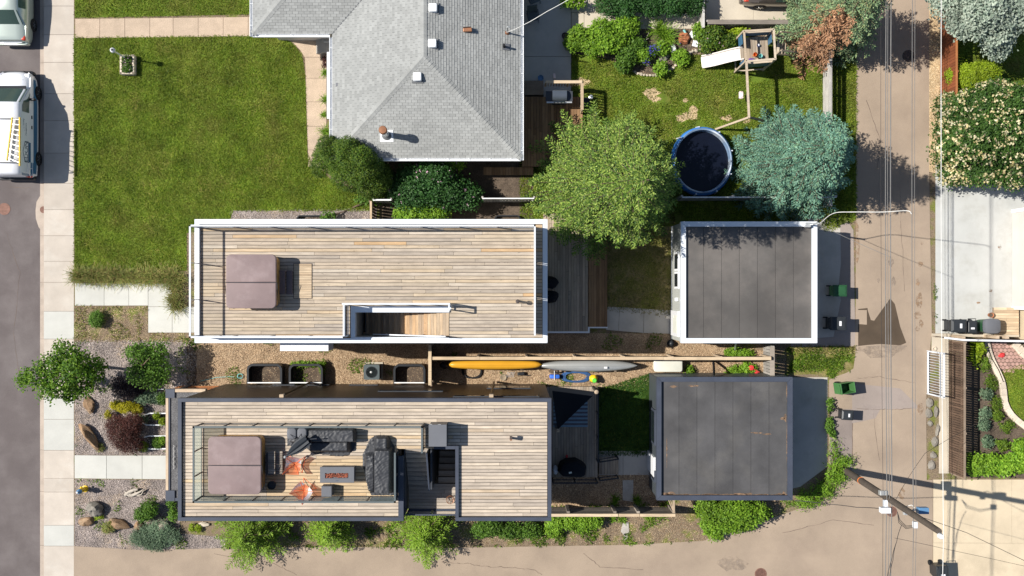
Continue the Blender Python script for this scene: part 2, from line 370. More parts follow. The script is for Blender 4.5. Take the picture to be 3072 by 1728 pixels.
mk('cable_pale', (.62,.61,.58), .45, .1, 3, 30, .1, 0)
mk('hose_blue', (.04,.10,.24), .45, .2, 6, 30, .1, 0)
mk('blue_pot', (.02,.06,.35), .3, .1, 3, 30, .1, 0)
mk('flag_stone', (.40,.37,.33), .9, .15, 3, 30, .15, .3)
mk('glove_pink', (.75,.60,.58), .6, .1, 3, 30, .1, 0)
mk('rug_blue', (.20,.30,.38), .95, .1, 3, 60, .15, .2)
mk('rug_grey', (.11,.115,.135), .95, .1, 3, 60, .15, .2)
mk('terracotta', (.40,.15,.07), .8, .15, 4, 40, .1, .1)
mk('water_dish', (.55,.56,.56), .4, .05, 3, 40, .05, 0)
mk('dirt_brown', (.10,.075,.055), .95, .3, 2, 30, .5, 1)
mk_wood('deck_bleached', [(0,srgb(188,176,160)),(.25,srgb(170,156,140)),(.45,srgb(180,164,144)),(.62,srgb(158,147,135)),(.8,srgb(184,168,146)),(.94,srgb(182,160,132)),(1,srgb(186,154,116))])
mk_wood('deck_pale', [(0,srgb(190,176,160)),(.3,srgb(172,159,144)),(.6,srgb(196,181,162)),(.88,srgb(166,154,141)),(1,srgb(196,172,140))])
mk_wood('deck_honey', [(0,srgb(192,170,138)),(.4,srgb(180,158,130)),(.7,srgb(198,176,144)),(1,srgb(190,160,122))])
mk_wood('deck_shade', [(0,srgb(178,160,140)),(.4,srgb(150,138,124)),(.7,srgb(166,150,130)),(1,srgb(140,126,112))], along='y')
mk_wood('deck_brown', [(0,srgb(150,118,86)),(.5,srgb(124,96,70)),(1,srgb(160,128,96))], along='y')
mk_wood('tread_wood', [(0,srgb(182,162,138)),(.4,srgb(164,144,122)),(.7,srgb(190,170,144)),(1,srgb(188,152,114))], along='y')
mk_wood('tread_grey', [(0,srgb(168,158,146)),(.5,srgb(150,140,130)),(1,srgb(180,168,154))], along='x')
mk_wood('plank_wood', [(0,srgb(186,164,136)),(.5,srgb(200,180,152)),(1,srgb(172,150,124))], along='x')
mk_wood('grey_wood', [(0,srgb(140,130,120)),(.5,srgb(120,112,104)),(1,srgb(160,150,138))], along='x')
mk_wood('play_wood', [(0,srgb(186,170,150)),(.5,srgb(170,152,130)),(1,srgb(196,182,162))], along='x')
def patchy(name, sc, lo, hi, top=.85):
    nt = MAT[name].node_tree; b = [n for n in nt.nodes if n.type == 'BSDF_PRINCIPLED'][0]
    n = noise_n(nt, sc, 6, .7); nt.links.new(maprange(nt, n.outputs[0], lo, hi, 0, top), b.inputs['Alpha'])
patchy('rust_stain', 4.5, .42, .60, .8); patchy('oil_stain', 2.5, .40, .66, .8); patchy('dust_rust', 6, .36, .56, .85); patchy('wet_asphalt', 9, .16, .30, .96)
mk_glass('rail_glass', (.975,.985,.98), .05, (.62,.68,.64))
mk_glass('rail_glass_green', (.88,.94,.90), .62, (.58,.66,.60), .03, .5)
mk_glass('car_glass', (.45,.55,.50), .35, (.10,.16,.13), .02)
mk_glass('window_glass', (.3,.35,.4), .6, (.03,.04,.05), .02)
G1, G2, G3 = (.05,.085,.012), (.085,.12,.014), (.13,.15,.02)
mk_leaf('lawn_blade', [(.085,.155,.012),(.135,.215,.016),(.19,.26,.022),(.26,.29,.04)], trans=.2, big=.9, dry=(.23,.215,.05))
mk_leaf('lawn_blade_lush_shaded', [(.03,.08,.014),(.05,.12,.02),(.075,.16,.025)], trans=.2, big=.9)  # lush green, darkened further so the colour carries the dark house's shade
mk_leaf('lawn_blade_dry', [(.13,.14,.03),(.21,.20,.05),(.34,.27,.12),(.17,.20,.04)], trans=.2, big=.8)
mk_leaf('weed', [(.06,.13,.012),(.12,.20,.018),(.18,.26,.028)], trans=.25)
mk_leaf('spruce_lime', [(.03,.08,.014),(.10,.18,.026),(.19,.285,.046),(.31,.39,.08)], trans=.08, big=1.1)
mk_leaf('spruce_blue', [(.045,.12,.085),(.105,.225,.16),(.185,.335,.24),(.15,.25,.13)], trans=.06, big=1.1)
mk_leaf('spruce_green', [(.09,.16,.08),(.16,.255,.125),(.24,.33,.17),(.31,.34,.14)], trans=.06, big=1.1)
mk_leaf('spruce_dead', [(.30,.15,.08),(.45,.24,.13),(.55,.34,.20)], trans=.1)
mk_leaf('cedar_leaf', [(.02,.055,.006),(.045,.095,.008),(.08,.14,.012),(.13,.175,.02)], trans=.15, big=.6)
mk_leaf('dark_leaf', [(.018,.06,.014),(.032,.095,.02),(.05,.125,.026)], trans=.2)
mk_leaf('shade_leaf', [(.028,.075,.014),(.055,.12,.02),(.085,.16,.03)], trans=.25)
mk_leaf('bright_leaf', [(.09,.20,.014),(.17,.31,.022),(.26,.42,.04)], trans=.3)
mk_leaf('mid_leaf', [(.045,.11,.014),(.09,.18,.02),(.13,.24,.03)], trans=.3)
mk_leaf('tree_leaf', [(.028,.085,.008),(.062,.145,.010),(.105,.205,.014),(.17,.28,.022)], trans=.3)
mk_leaf('silver_leaf', [(.19,.25,.19),(.31,.37,.29),(.43,.48,.39)], trans=.15)
mk_leaf('lime_leaf', [(.16,.24,.012),(.25,.35,.016),(.33,.42,.025)], trans=.3)
mk_leaf('yellow_leaf', [(.24,.22,.006),(.38,.34,.010),(.46,.42,.02)], trans=.3)
mk_leaf('red_leaf', [(.05,.018,.016),(.085,.028,.022),(.13,.05,.035)], trans=.2)
mk_leaf('purple_leaf', [(.018,.010,.014),(.03,.016,.018),(.045,.025,.022)], trans=.15)
mk_leaf('juniper_leaf', [(.07,.125,.07),(.125,.19,.11),(.17,.235,.135)], trans=.15)
mk_leaf('larch_leaf', [(.10,.20,.014),(.19,.32,.024),(.28,.42,.045)], trans=.25)
mk_leaf('reed_leaf', [(.14,.20,.04),(.22,.26,.06),(.34,.25,.10),(.19,.26,.05)], trans=.25)
mk_leaf('cream_petal', [(.50,.40,.18),(.62,.54,.30),(.70,.64,.44)], trans=.2)
mk_leaf('pink_petal', [(.55,.30,.42),(.66,.42,.52),(.7,.55,.6)], trans=.2)
mk_leaf('violet_petal', [(.06,.05,.38),(.12,.10,.5)], trans=.2)
mk_leaf('chip', [(.13,.075,.045),(.30,.19,.11),(.48,.34,.20),(.66,.52,.35)], trans=0, big=1.2)
mk_leaf('chip_gravel', [(.08,.07,.07),(.22,.185,.175),(.42,.35,.31),(.62,.54,.48)], trans=0, big=1.2)
mk_leaf('chip_tan', [(.36,.25,.13),(.5,.38,.22),(.62,.50,.33)], trans=0, big=1.2)
# ================================================================ THE SETTING: ground, street, lane, paths
ROAD = -.12
structure(MB().sheet([(-200,-200),(200,-200),(200,200),(-200,200)], -.16).build('ground', MAT['soil']))
structure(MB().sheet([(-200,-120),(PX(117.5),-120),(PX(117.5),120),(-200,120)], ROAD).build('street', MAT['asphalt_street']))
structure(MB().prism([(PX(222),-60),(120,-60),(120,60),(PX(222),60)], -.15, 0).build('yard_soil', MAT['weed_bed']))
def area(name, pts, z, mat):
    return structure(MB().sheet(pp(pts), z).build(name, MAT[mat]))
def inset(poly, d):
    out = []
    c = sum((Vector((p.x, p.y)) for p in poly), Vector((0,0)))/len(poly)
    for p in poly:
        v = Vector((p.x, p.y)) - c; out.append(c + v*(1 - d/max(v.length, .01)))
    return out
def slabs(name, polys, z, thick, mat, piece='slab', gap=.012, bed='crack'):
    """paving: a bed sheet with the joints showing between real slabs; each slab is a piece"""
    r = structure(MB().prism([(0,0),(.01,0),(.01,.01)], z-thick-.01, z-thick-.005).build(name, MAT[bed]))
    r.data.clear_geometry(); b = MB()
    for k, (pl, mt) in enumerate(polys): b.prism([(p.x, p.y) for p in pl], z-thick-.02, z-.025)
    r.data.from_pydata(b.v, [], b.f)
    for pl, mt in polys:
        o = MB().prism(inset(pl, gap), z-thick, z+random.uniform(-.003,.003)).build(piece, MAT[mt or mat], r)
    return r
def rect(x0, y0, x1, y1): return pp([(x0,y0),(x1,y0),(x1,y1),(x0,y1)])
# street side walk with gutter
ys = [-420,-300,-190,-90,18,104,187,281,362,459,550,629,707,784,847,934,1017,1100,1190,1258,1351,1435,1476,1576,1638,1740,1840,1950,2060]
new = {934,1190,1258,1576}
sl = []
for a, b_ in zip(ys, ys[1:]): sl.append((rect(131, a, 222, b_), 'concrete_new' if a in new else 'concrete_old'))
slabs('pavement', sl, 0, .14, 'concrete_old')
gl = [(pp([(117,a),(131,a),(131,b_),(117,b_)]), 'concrete_kerb') for a, b_ in zip(ys[::2], ys[2::2])]
gt = slabs('gutter', gl, ROAD+.012, .05, 'concrete_kerb', 'gutter_slab', .006)
# bulge of dirt and patched asphalt at the catch basin
area('gutter_patch', [(118,585),(106,605),(103,630),(104,655),(112,680),(119,690)], ROAD+.004, 'concrete_kerb')
# crushed-stone front walk of the grey house
def bpiece(x): return x
wl_ = []
xs = [226,300,375,450,520,595,670,745,825,915]
for a, b_ in zip(xs, xs[1:]):
    f = lambda x: 57 - (x-226)*.011; g = lambda x: 115 - (x-226)*.011
    if b_ <= 825: wl_.append((pp([(a,f(a)),(b_,f(b_)),(b_,g(b_)),(a,g(a))]), 'aggregate'))
wl_.append((pp([(825,50),(1000,30),(1000,172),(915,172),(900,150),(880,130),(850,112),(825,108)]), 'aggregate'))
for a, b_ in zip([172,235,306,379,450], [235,306,379,450,500]):
    wl_.append((pp([(915+max(0,(a-172))*.03,a),(980,a),(980,b_),(915+(b_-172)*.03,b_)]), 'aggregate'))
slabs('crushed_stone_path', wl_, .03, .05, 'aggregate', bed='crack')
# new concrete walk of the white house
slabs('concrete_path', [(pp([(225,849),(313,849),(313,917),(225,917)]),None),(pp([(313,849),(387,849),(387,917),(313,917)]),None),(pp([(387,849),(445,849),(445,917),(387,917)]),None),
    (pp([(445,849),(530,849),(530,920),(445,920)]),None),(pp([(445,920),(517,920),(517,998),(445,998)]),None),(pp([(517,920),(620,920),(620,998),(517,998)]),None)], .03, .06, 'concrete_new')
slabs('entrance_path', [(pp([(224,1365),(320,1366),(320,1436),(224,1435)]),None),(pp([(320,1366),(427,1366),(427,1437),(320,1436)]),None),(pp([(427,1366),(540,1366),(540,1438),(427,1437)]),None)], .03, .06, 'concrete_new')
# lawns
LAWN = [(222,112),(300,113),(520,110),(765,106),(825,109),(860,118),(890,142),(908,175),(916,230),(922,460),(950,500),(1000,545),(1110,590),(1120,632),(700,632),(690,660),(560,700),(560,812),(225,812)]
LAWN_TOP = [(222,-600),(900,-600),(900,40),(520,48),(225,53)]
BACK = [(1715,150),(1760,120),(2100,90),(2320,92),(2568,110),(2568,660),(2450,700),(1560,660),(1560,480),(1715,480)]
STRIP = [(2478,-600),(2566,-600),(2566,110),(2478,110)]
YARD = [(1790,560),(2025,560),(2025,950),(1815,930)]
SHADE = [(1790,1170),(1955,1118),(1960,1365),(1790,1365)]
FAR = [(3004,1115),(3020,1150),(3026,1200),(3040,1240),(3072,1275),(3400,1420),(3400,1100),(3072,1090)]
area('lawn', LAWN, .012, 'lawn_soil'); area('lawn', LAWN_TOP, .012, 'lawn_soil'); area('lawn', BACK, .012, 'lawn_soil'); area('lawn', STRIP, .012, 'lawn_soil')
area('lawn', YARD, .012, 'lawn_dry'); area('lawn', SHADE, .012, 'lawn_soil'); area('lawn', FAR, .02, 'lawn_soil')
area('lawn', [(2866,-600),(3600,-600),(3600,560),(2866,560)], .008, 'lawn_soil')
# beds
GRAVEL = [(224,1020),(590,1020),(590,1180),(540,1180),(540,1365),(224,1365)]
GRAVEL2 = [(224,1437),(540,1440),(540,1600),(680,1612),(680,1645),(430,1650),(224,1638)]
CHIPS = [(560,1000),(2050,1000),(2330,1060),(2330,1160),(560,1160)]
WEEDY = [(224,918),(444,918),(444,999),(570,999),(570,1025),(224,1025)]
SOUTH = [(680,1560),(2100,1500),(2400,1500),(2330,1545),(2190,1590),(2130,1622),(1900,1634),(1000,1642),(680,1645)]
REAR = [(1650,1420),(2000,1420),(2000,1520),(1650,1520)]
area('gravel_bed', GRAVEL, .006, 'gravel_bed'); area('gravel_bed', GRAVEL2, .006, 'gravel_bed')
area('mulch_bed', CHIPS, .006, 'mulch_bed'); area('weedy_bed', WEEDY, .007, 'weed_bed'); area('mulch_bed', SOUTH, .006, 'weed_bed'); area('mulch_bed', REAR, .007, 'mulch_bed')
area('gravel_bed', [(690,630),(1130,625),(1130,700),(690,700)], .008, 'gravel_bed')
GARDEN = [(1718,85),(2110,85),(2330,90),(2330,120),(2150,160),(2060,168),(2030,195),(2000,218),(1940,230),(1905,222),(1860,190),(1790,170),(1718,160)]
area('garden_bed', GARDEN, .016, 'dirt_brown')
area('garden_bed', [(2890,1020),(2955,1020),(2965,1060),(2995,1120),(3003,1200),(3030,1255),(3072,1290),(3400,1420),(3400,1440),(2890,1432)], .012, 'dirt_brown')
area('shade_bed', [(1150,480),(1600,480),(1600,660),(1150,660)], .014, 'dirt_brown')
# lane behind and beside the houses
LANE = [(2568,-600),(2787,-600),(2787,520),(2795,1000),(2788,1060),(2778,1200),(2780,1440),(2798,1440),(2798,2400),(222,2400),(222,1638),(430,1650),(700,1643),(1000,1640),(1300,1644),(1540,1640),(1900,1634),(2110,1622),(2180,1590),(2290,1562),(2400,1525),(2490,1490),(2530,1435),(2500,1405),(2487,1390),(2487,1140),(2550,1108),(2564,1060),(2567,900)]
area('lane', LANE, .02, 'asphalt_lane')
area('lane_patch', [(2490,1225),(2556,1228),(2556,1420),(2530,1430),(2490,1390)], .024, 'asphalt_patch')
area('lane_patch', [(2556,1150),(2700,1165),(2760,1225),(2640,1228),(2625,1255),(2556,1270)], .0245, 'asphalt_apron')
area('garage_apron', [(2372,640),(2530,640),(2560,690),(2566,1038),(2372,1044)], .017, 'asphalt_apron')
area('concrete_apron', [(2372,650),(2520,650),(2522,790),(2515,860),(2522,900),(2500,1010),(2372,1020)], .024, 'concrete_patio')
area('concrete_apron', [(2310,1132),(2482,1132),(2481,1400),(2400,1460),(2310,1480)], .026, 'concrete_patio')
area('wet_patch', [(2573,927),(2602,924),(2603,932),(2612,960),(2622,962),(2645,930),(2670,895),(2684,912),(2700,980),(2718,1028),(2700,1036),(2640,1032),(2600,1035),(2574,1038),(2574,972),(2600,974),(2600,930),(2575,930)], .024, 'wet_asphalt')
area('damp_patch', [(2574,1040),(2640,1036),(2722,1036),(2715,1050),(2690,1058),(2675,1072),(2610,1074),(2590,1055),(2574,1054)], .0243, 'oil_stain')
random.seed(3)
def blot(cx, cy, rx, ry, n=14, j=.35):
    return [(cx + rx*math.cos(2*PI*k/n)*(1+random.uniform(-j,j)), cy + ry*math.sin(2*PI*k/n)*(1+random.uniform(-j,j))) for k in range(n)]
for cx, cy, rx, ry, mt in ((2757,902,10,22,'rust_stain'),(2752,945,9,12,'rust_stain'),(2759,792,10,7,'rust_stain'),(2753,846,6,12,'rust_stain'),(2765,728,4,8,'rust_stain'),(2762,970,7,10,'rust_stain'),(2752,985,6,8,'rust_stain'),
        (2570,750,8,40,'rust_stain'),(2568,690,7,25,'rust_stain'),(2998,742,5,9,'rust_stain'),(2970,872,6,4,'rust_stain'),(2934,908,6,3,'rust_stain'),(2705,1480,10,16,'rust_stain'),
        (2672,785,8,16,'oil_stain'),(2680,845,6,14,'oil_stain'),(2200,1690,42,22,'oil_stain'),(2634,840,4,8,'oil_stain'),(2570,1430,8,6,'oil_stain'),(2760,1225,8,18,'rust_stain')):
    SZ = globals().get('SZ', 0)+.0007; area('stain', blot(cx,cy,rx,ry,18,.3), (.0275 if cx < 2800 else .036)+SZ, mt)
random.seed(5)
# right side: light concrete drive, sandy pad, gravel verge
slabs('concrete_drive', [(pp([(2806,470),(2933,470),(2933,1010),(2806,1010)]),None),(pp([(2933,470),(3060,470),(3060,1010),(2933,1010)]),None),(pp([(3060,470),(3300,470),(3300,1010),(3060,1010)]),None)], .032, .06, 'concrete_drive', gap=.004)
slabs('concrete_pad', [(pp([(2799,1438),(3034,1438),(3034,1629),(2799,1628)]),None),(pp([(3034,1438),(3400,1438),(3400,1629),(3034,1629)]),None),(pp([(2799,1628),(3038,1629),(3038,2400),(2799,2400)]),None),(pp([(3038,1629),(3400,1629),(3400,2400),(3038,2400)]),None)], .034, .06, 'concrete_pad', gap=.006)
area('gravel_verge', [(2787,-600),(2824,-600),(2824,500),(2808,520),(2787,515)], .022, 'tan_gravel')
area('concrete_footing', [(2794,1000),(2846,1000),(2846,1420),(2816,1420),(2816,1060),(2794,1060)], .028, 'concrete_walk')
# back of the grey house: patio, walk, parking pad
slabs('patio', [(pp([(1560,-260),(1713,-260),(1713,-80),(1560,-80)]),None),(pp([(1560,-80),(1713,-80),(1713,170),(1560,170)]),None),(pp([(1560,170),(1713,170),(1713,480),(1560,480)]),None)], .03, .05, 'concrete_patio')
slabs('garden_walk', [(pp([(a,38),(b_,38),(b_,87),(a,87)]),None) for a, b_ in zip([1714,1752,1837,1944,1998,2051],[1752,1837,1944,1998,2051,2108])] + [(pp([(1714,-200),(1788,-200),(1788,38),(1714,38)]),None)], .033, .05, 'concrete_walk')
slabs('parking_pad', [(pp([(2116,-300),(2260,-300),(2260,82),(2116,82)]),None),(pp([(2260,-300),(2440,-300),(2440,82),(2260,82)]),None)], .035, .05, 'concrete_walk')
area('garden_bed', [(1790,-200),(2112,-200),(2112,40),(1790,40)], .020, 'dirt_brown')
# walks between houses and garages
slabs('yard_path', [(pp([(1818,919),(1859,921),(1855,993),(1818,990)]),None),(pp([(1859,921),(1932,926),(1930,999),(1855,993)]),None),(pp([(1932,926),(2030,932),(2030,1002),(1930,999)]),None)], .035, .05, 'concrete_patio')
slabs('back_door_path', [(pp([(1796,1352),(1869,1352),(1869,1425),(1796,1425)]),None),(pp([(1869,1352),(1960,1352),(1960,1425),(1869,1425)]),None)], .03, .05, 'concrete_patio')
# stepping stones: flat stones in the beds
for k, pl in enumerate(([(1868,1570),(1885,1566),(1887,1598),(1872,1605),(1862,1594)],[(1872,1600),(1886,1598),(1880,1616),(1870,1620)],[(1868,1440),(1900,1440),(1898,1505),(1868,1500)])):
    o = MB().prism(pp(pl), .0, .05).build('stepping_stone', MAT['flag_stone'], loc=P(*pl[0]))
    tag(o, ['flat grey stepping stone in the weedy bed below the back fence', 'small broken stepping stone beside the lane edge', 'long flat stone slab on the mulch inside the back fence'][k], 'stone')
# hairline cracks in the lane
def crackline(pts, w=.012, z=.0265):
    b = MB(); q = []
    for (x0,y0),(x1,y1) in zip(pts, pts[1:]):
        for k in range(8): t = k/8; q.append(P(x0+(x1-x0)*t + random.uniform(-2,2), y0+(y1-y0)*t + random.uniform(-2,2), z))
    for a, c in zip(q, q[1:]):
        d = (c-a); 
        if d.length < 1e-4: continue
        s_ = Vector((-d.y, d.x, 0)).normalized()*w*random.uniform(.4,1.3)
        b.add([a-s_, c-s_, c+s_, a+s_], [(0,1,2,3)])
    return structure(b.build('crack', MAT['crack']))
crackline([(1325,1686),(1400,1690),(1450,1700),(1536,1702),(1600,1708),(1630,1728)]); crackline([(2556,1270),(2557,1420)], .02); crackline([(2570,1225),(2640,1228),(2700,1228),(2745,1226)]); crackline([(2574,1134),(2640,1130),(2760,1150)])
crackline([(640,1662),(820,1690),(900,1728)]); crackline([(1750,1660),(1800,1700),(1950,1712)]); crackline([(2600,300),(2640,420),(2632,520)]); crackline([(2700,560),(2705,700),(2716,900)], .008); crackline([(2620,1240),(2640,1400)], .008); crackline([(2350,1600),(2500,1560),(2640,1580)]); crackline([(20,700),(60,820),(40,1000),(70,1200)], .008, ROAD+.004); crackline([(30,560),(100,566)], .010, ROAD+.004)
# ================================================================ BUILDINGS
unit = MB().box(-.5,-.5,-1,.5,.5,0)
UNIT = bpy.data.meshes.new('unit_board'); UNIT.from_pydata(unit.v, [], unit.f)
UNITS = {}
def unit_mesh(mat):
    if mat not in UNITS: m = UNIT.copy(); m.materials.append(MAT[mat]); UNITS[mat] = m
    return UNITS[mat]
def piece(name, mat, c, size, parent, rz=0):
    """a plain board: shared mesh, own place; c is the centre of its top face"""
    o = bpy.data.objects.new(name, unit_mesh(mat)); col.objects.link(o); o.parent = parent
    o.location = Vector(c) - ORG[parent.name]; o.scale = size; o.rotation_euler = (0,0,rz); return o
def boards(parent, x0, y0, x1, y1, z, along='x', w=.146, gap=.012, ln=(2.4,4.9), holes=(), mat='deck_bleached', name='board', t=.035):
    if x0 > x1: x0, x1 = x1, x0
    if y0 > y1: y0, y1 = y1, y0
    a0, a1, b0, b1 = (x0,x1,y0,y1) if along == 'x' else (y0,y1,x0,x1)
    n = max(1, round((b1-b0)/w)); w = (b1-b0)/n; cnt = 0
    for i in range(n):
        lo = b0+i*w; hi = lo+w; mid = (lo+hi)/2; segs = [(a0, a1)]
        for hx0, hy0, hx1, hy1 in holes:
            ha0, ha1, hb0, hb1 = (hx0,hx1,hy0,hy1) if along == 'x' else (hy0,hy1,hx0,hx1)
            if hb0 < mid < hb1: segs = [q for s, e in segs for q in ((s, min(e,ha0)), (max(s,ha1), e)) if q[1]-q[0] > .05]
        for s, e in segs:
            p = s + (random.uniform(.5, ln[1]) if random.random() < .8 else ln[1]); cuts = [s]
            while p < e - .5: cuts.append(p); p += random.uniform(*ln)
            cuts.append(e)
            for u, v in zip(cuts, cuts[1:]):
                L = v-u-.010; zz = z + random.uniform(-.003,.002)
                if along == 'x': piece(name, mat, ((u+v)/2, mid, zz), (L, w-gap, t), parent)
                else: piece(name, mat, (mid, (u+v)/2, zz), (w-gap, L, t), parent)
                cnt += 1
    return cnt
def frame_boxes(mb, x0, y0, x1, y1, z0, z1, w):
    """rim of four mitred pieces"""
    for a, b_, c, d in (((x0,y1),(x1,y1),(x1-w,y1-w),(x0+w,y1-w)),((x1,y1),(x1,y0),(x1-w,y0+w),(x1-w,y1-w)),((x1,y0),(x0,y0),(x0+w,y0+w),(x1-w,y0+w)),((x0,y0),(x0,y1),(x0+w,y1-w),(x0+w,y0+w))):
        mb.prism([a,b_,c,d], z0, z1)
def rim(parent, name, mat, x0, y0, x1, y1, z0, z1, w, g=.006):
    for a, b_, c, d in (((x0,y1),(x1,y1),(x1-w,y1-w),(x0+w,y1-w)),((x1,y1),(x1,y0),(x1-w,y0+w),(x1-w,y1-w)),((x1,y0),(x0,y0),(x0+w,y0+w),(x1-w,y0+w)),((x0,y0),(x0,y1),(x0+w,y1-w),(x0+w,y0+w))):
        cx = sum(p[0] for p in (a,b_,c,d))/4; cy = sum(p[1] for p in (a,b_,c,d))/4
        L = max(abs(b_[0]-a[0]), abs(b_[1]-a[1])); k = 1-g*2/L
        pts = [(cx+(p[0]-cx)*k if abs(b_[0]-a[0]) > abs(b_[1]-a[1]) else p[0], cy+(p[1]-cy)*k if abs(b_[1]-a[1]) > abs(b_[0]-a[0]) else p[1]) for p in (a,b_,c,d)]
        MB().prism(pts, z0, z1).build(name, MAT[mat], parent)
def corrugated(mb, a, b_, z0, z1, amp=.018, pitch=.1):
    a = Vector((a[0],a[1],0)); b_ = Vector((b_[0],b_[1],0)); d = b_-a; n = int(d.length/pitch*4); nrm = Vector((d.y,-d.x,0)).normalized(); o = len(mb.v)
    for i in range(n+1):
        q = a + d*i/n + nrm*amp*(0,1,1,0)[i%4]
        mb.v += [(q.x,q.y,z0),(q.x,q.y,z1)]
    for i in range(n): mb.f.append((o+2*i, o+2*i+2, o+2*i+3, o+2*i+1))
def glass_rail(parent, path, zb, zt, nper=1.5, cap=.07, cap_mat='white_metal', post_mat='white_metal', glass='rail_glass', capname='cap_rail', post_w=.045, capz=.05, postbar=True):
    """posts, panes between them and a cap rail along a path of xy points"""
    for (x0,y0),(x1,y1) in zip(path, path[1:]):
        d = Vector((x1-x0, y1-y0, 0)); L = d.length; u = d/L; n = max(1, round(L/nper))
        MB().bar((x0-u.x*cap/2, y0-u.y*cap/2, zt-capz/2), (x1+u.x*cap/2, y1+u.y*cap/2, zt-capz/2), cap, capz).build(capname, MAT[cap_mat], parent)
        for k in range(n):
            a = Vector((x0,y0,0)) + u*(L*k/n + .04); b_ = Vector((x0,y0,0)) + u*(L*(k+1)/n - .04); nn = Vector((-u.y,u.x,0))*.005
            MB().add([a-nn+Vector((0,0,zb+.09)), b_-nn+Vector((0,0,zb+.09)), b_-nn+Vector((0,0,zt-capz)), a-nn+Vector((0,0,zt-capz))], [(0,1,2,3)]).build('pane', MAT[glass], parent)
        for k in range(n+1):
            q = Vector((x0,y0,0)) + u*min(max(L*k/n, post_w/2), L-post_w/2)
            MB().box(q.x-post_w/2, q.y-post_w/2, zb, q.x+post_w/2, q.y+post_w/2, zt-capz).build('post', MAT[post_mat], parent)
        MB().bar((x0,y0,zb+.07), (x1,y1,zb+.07), .03, .04).build('bottom_rail', MAT[post_mat], parent)

# ---------------------------------------------------------------- grey hip-roofed house
EZ = 3.1; PITCH = .33; kE = (H-EZ)/F
xe, xw, ys_ = (1562-1536)*kE, (997-1536)*kE, (864-474)*kE
HW = (xe-xw)/2; xr = (xe+xw)/2; RZ = EZ + HW*PITCH; NY = 24.0
wy, wx = (864-102)*kE, (758-1536)*kE; WW = 4.0
gh = thing('bungalow', 'bungalow with a pale grey shingled hip roof and white gutters', 'house', (xr, 14, 0))
b = MB(); b.box(xw+.5, ys_+.5, 0, xe-.5, NY, EZ-.05); b.box(wx+.5, wy+.5, 0, xw+.5-.004, wy+2*WW-.5, EZ-.06); b.build('wall', MAT['stucco'], gh)
roof = MB()
A = (xw,ys_,EZ); B = (xe,ys_,EZ); R1 = (xr,ys_+HW,RZ); R2 = (xr,NY,RZ); zW = EZ+WW*PITCH
roof.add([A,B,R1], [(0,1,2)]); roof.add([B,(xe,NY,EZ),R2,R1], [(0,1,2,3)])
roof.add([A,R1,R2,(xw,NY,EZ)], [(0,1,2,3)])
roof.add([(wx,wy,EZ),(xw,wy,EZ),(xw+WW,wy+WW,zW),(wx+WW,wy+WW,zW)], [(0,1,2,3)]); roof.add([(wx,wy+2*WW,EZ),(wx,wy,EZ),(wx+WW,wy+WW,zW)], [(0,1,2)])
roof.add([(xw+WW,wy+WW,zW),(xw,wy+2*WW,EZ),(wx,wy+2*WW,EZ),(wx+WW,wy+WW,zW)], [(0,1,2,3)])
roof.add([(xw,ys_,EZ-.02),(xw,NY,EZ-.02),(xe,NY,EZ-.02),(xe,ys_,EZ-.02)], [(0,1,2,3)]); roof.add([(wx,wy,EZ-.02),(wx,wy+2*WW,EZ-.02),(xw-.002,wy+2*WW,EZ-.02),(xw-.002,wy,EZ-.02)], [(0,1,2,3)])
rf = roof.build('roof', MAT['shingle_underlay'], gh)
TW, TE = .272, .128; sl_ = math.hypot(1, PITCH)
def shingles(origin, ud, vd, vmax, lo, hi, umin=None):
    """courses of three-tab shingles over one slope: ud along the eave, vd up the slope (plan)"""
    n = int(vmax/(TE/sl_)); res = []
    for i in range(n+1):
        v0 = i*TE/sl_; v1 = v0+TE/sl_*1.12; vm = v0+TE/sl_*.5
        a, c = lo(vm), hi(vm)
        if c-a < .04: continue
        off = (i % 2)*TW*.5 + random.uniform(-.02,.02); k = math.floor((a-off)/TW)
        while True:
            u0 = max(a, k*TW+off)+.005; u1 = min(c, (k+1)*TW+off)-.005; k += 1
            if u0 >= c-.01: break
            if u1-u0 < .03: continue
            full = abs(u1-u0-(TW-.010)) < 1e-5; res.append((u0,u1,v0,v1,full))
    O = Vector(origin); U = Vector(ud); V = Vector(vd); up = Vector((0,0,1))
    def pt(u, v, h): return O + U*u + V*v + up*(v*PITCH+h)
    out = []
    for u0,u1,v0,v1,full in res:
        h = .022+random.uniform(-.004,.005)
        out.append(([pt(u0,v0,h), pt(u1,v0,h), pt(u1,v1,.004), pt(u0,v1,.004), pt(u0,v0,0), pt(u1,v0,0)], full, pt((u0+u1)/2,v0,0), U, V))
    return out
YC = 15.6
allsh = []
allsh += shingles((0,ys_,EZ), (1,0,0), (0,1,0), HW-.05, lambda v: xw+v, lambda v: xe-v)
allsh += [s for s in shingles((xe,0,EZ), (0,1,0), (-1,0,0), HW-.03, lambda v: ys_+v, lambda v: YC)]
allsh += shingles((xw,0,EZ), (0,1,0), (1,0,0), HW-.03, lambda v: ys_+v, lambda v: (wy+v) if v < WW else YC)
allsh += shingles((0,wy,EZ), (1,0,0), (0,1,0), 3.6, lambda v: wx+v, lambda v: xw+v)
allsh += shingles((wx,0,EZ), (0,1,0), (1,0,0), 3.6, lambda v: wy+v, lambda v: YC)
SF = [(3,2,1,0),(0,1,5,4)]; SF = [(0,1,2,3),(4,5,1,0)]
cand = sorted([i for i, s in enumerate(allsh) if s[1]], key=lambda i: (allsh[i][2].x-.2)**2*.6 + (allsh[i][2].y-6)**2)[:300]
cs = set(cand); rest = MB(); shm = {}
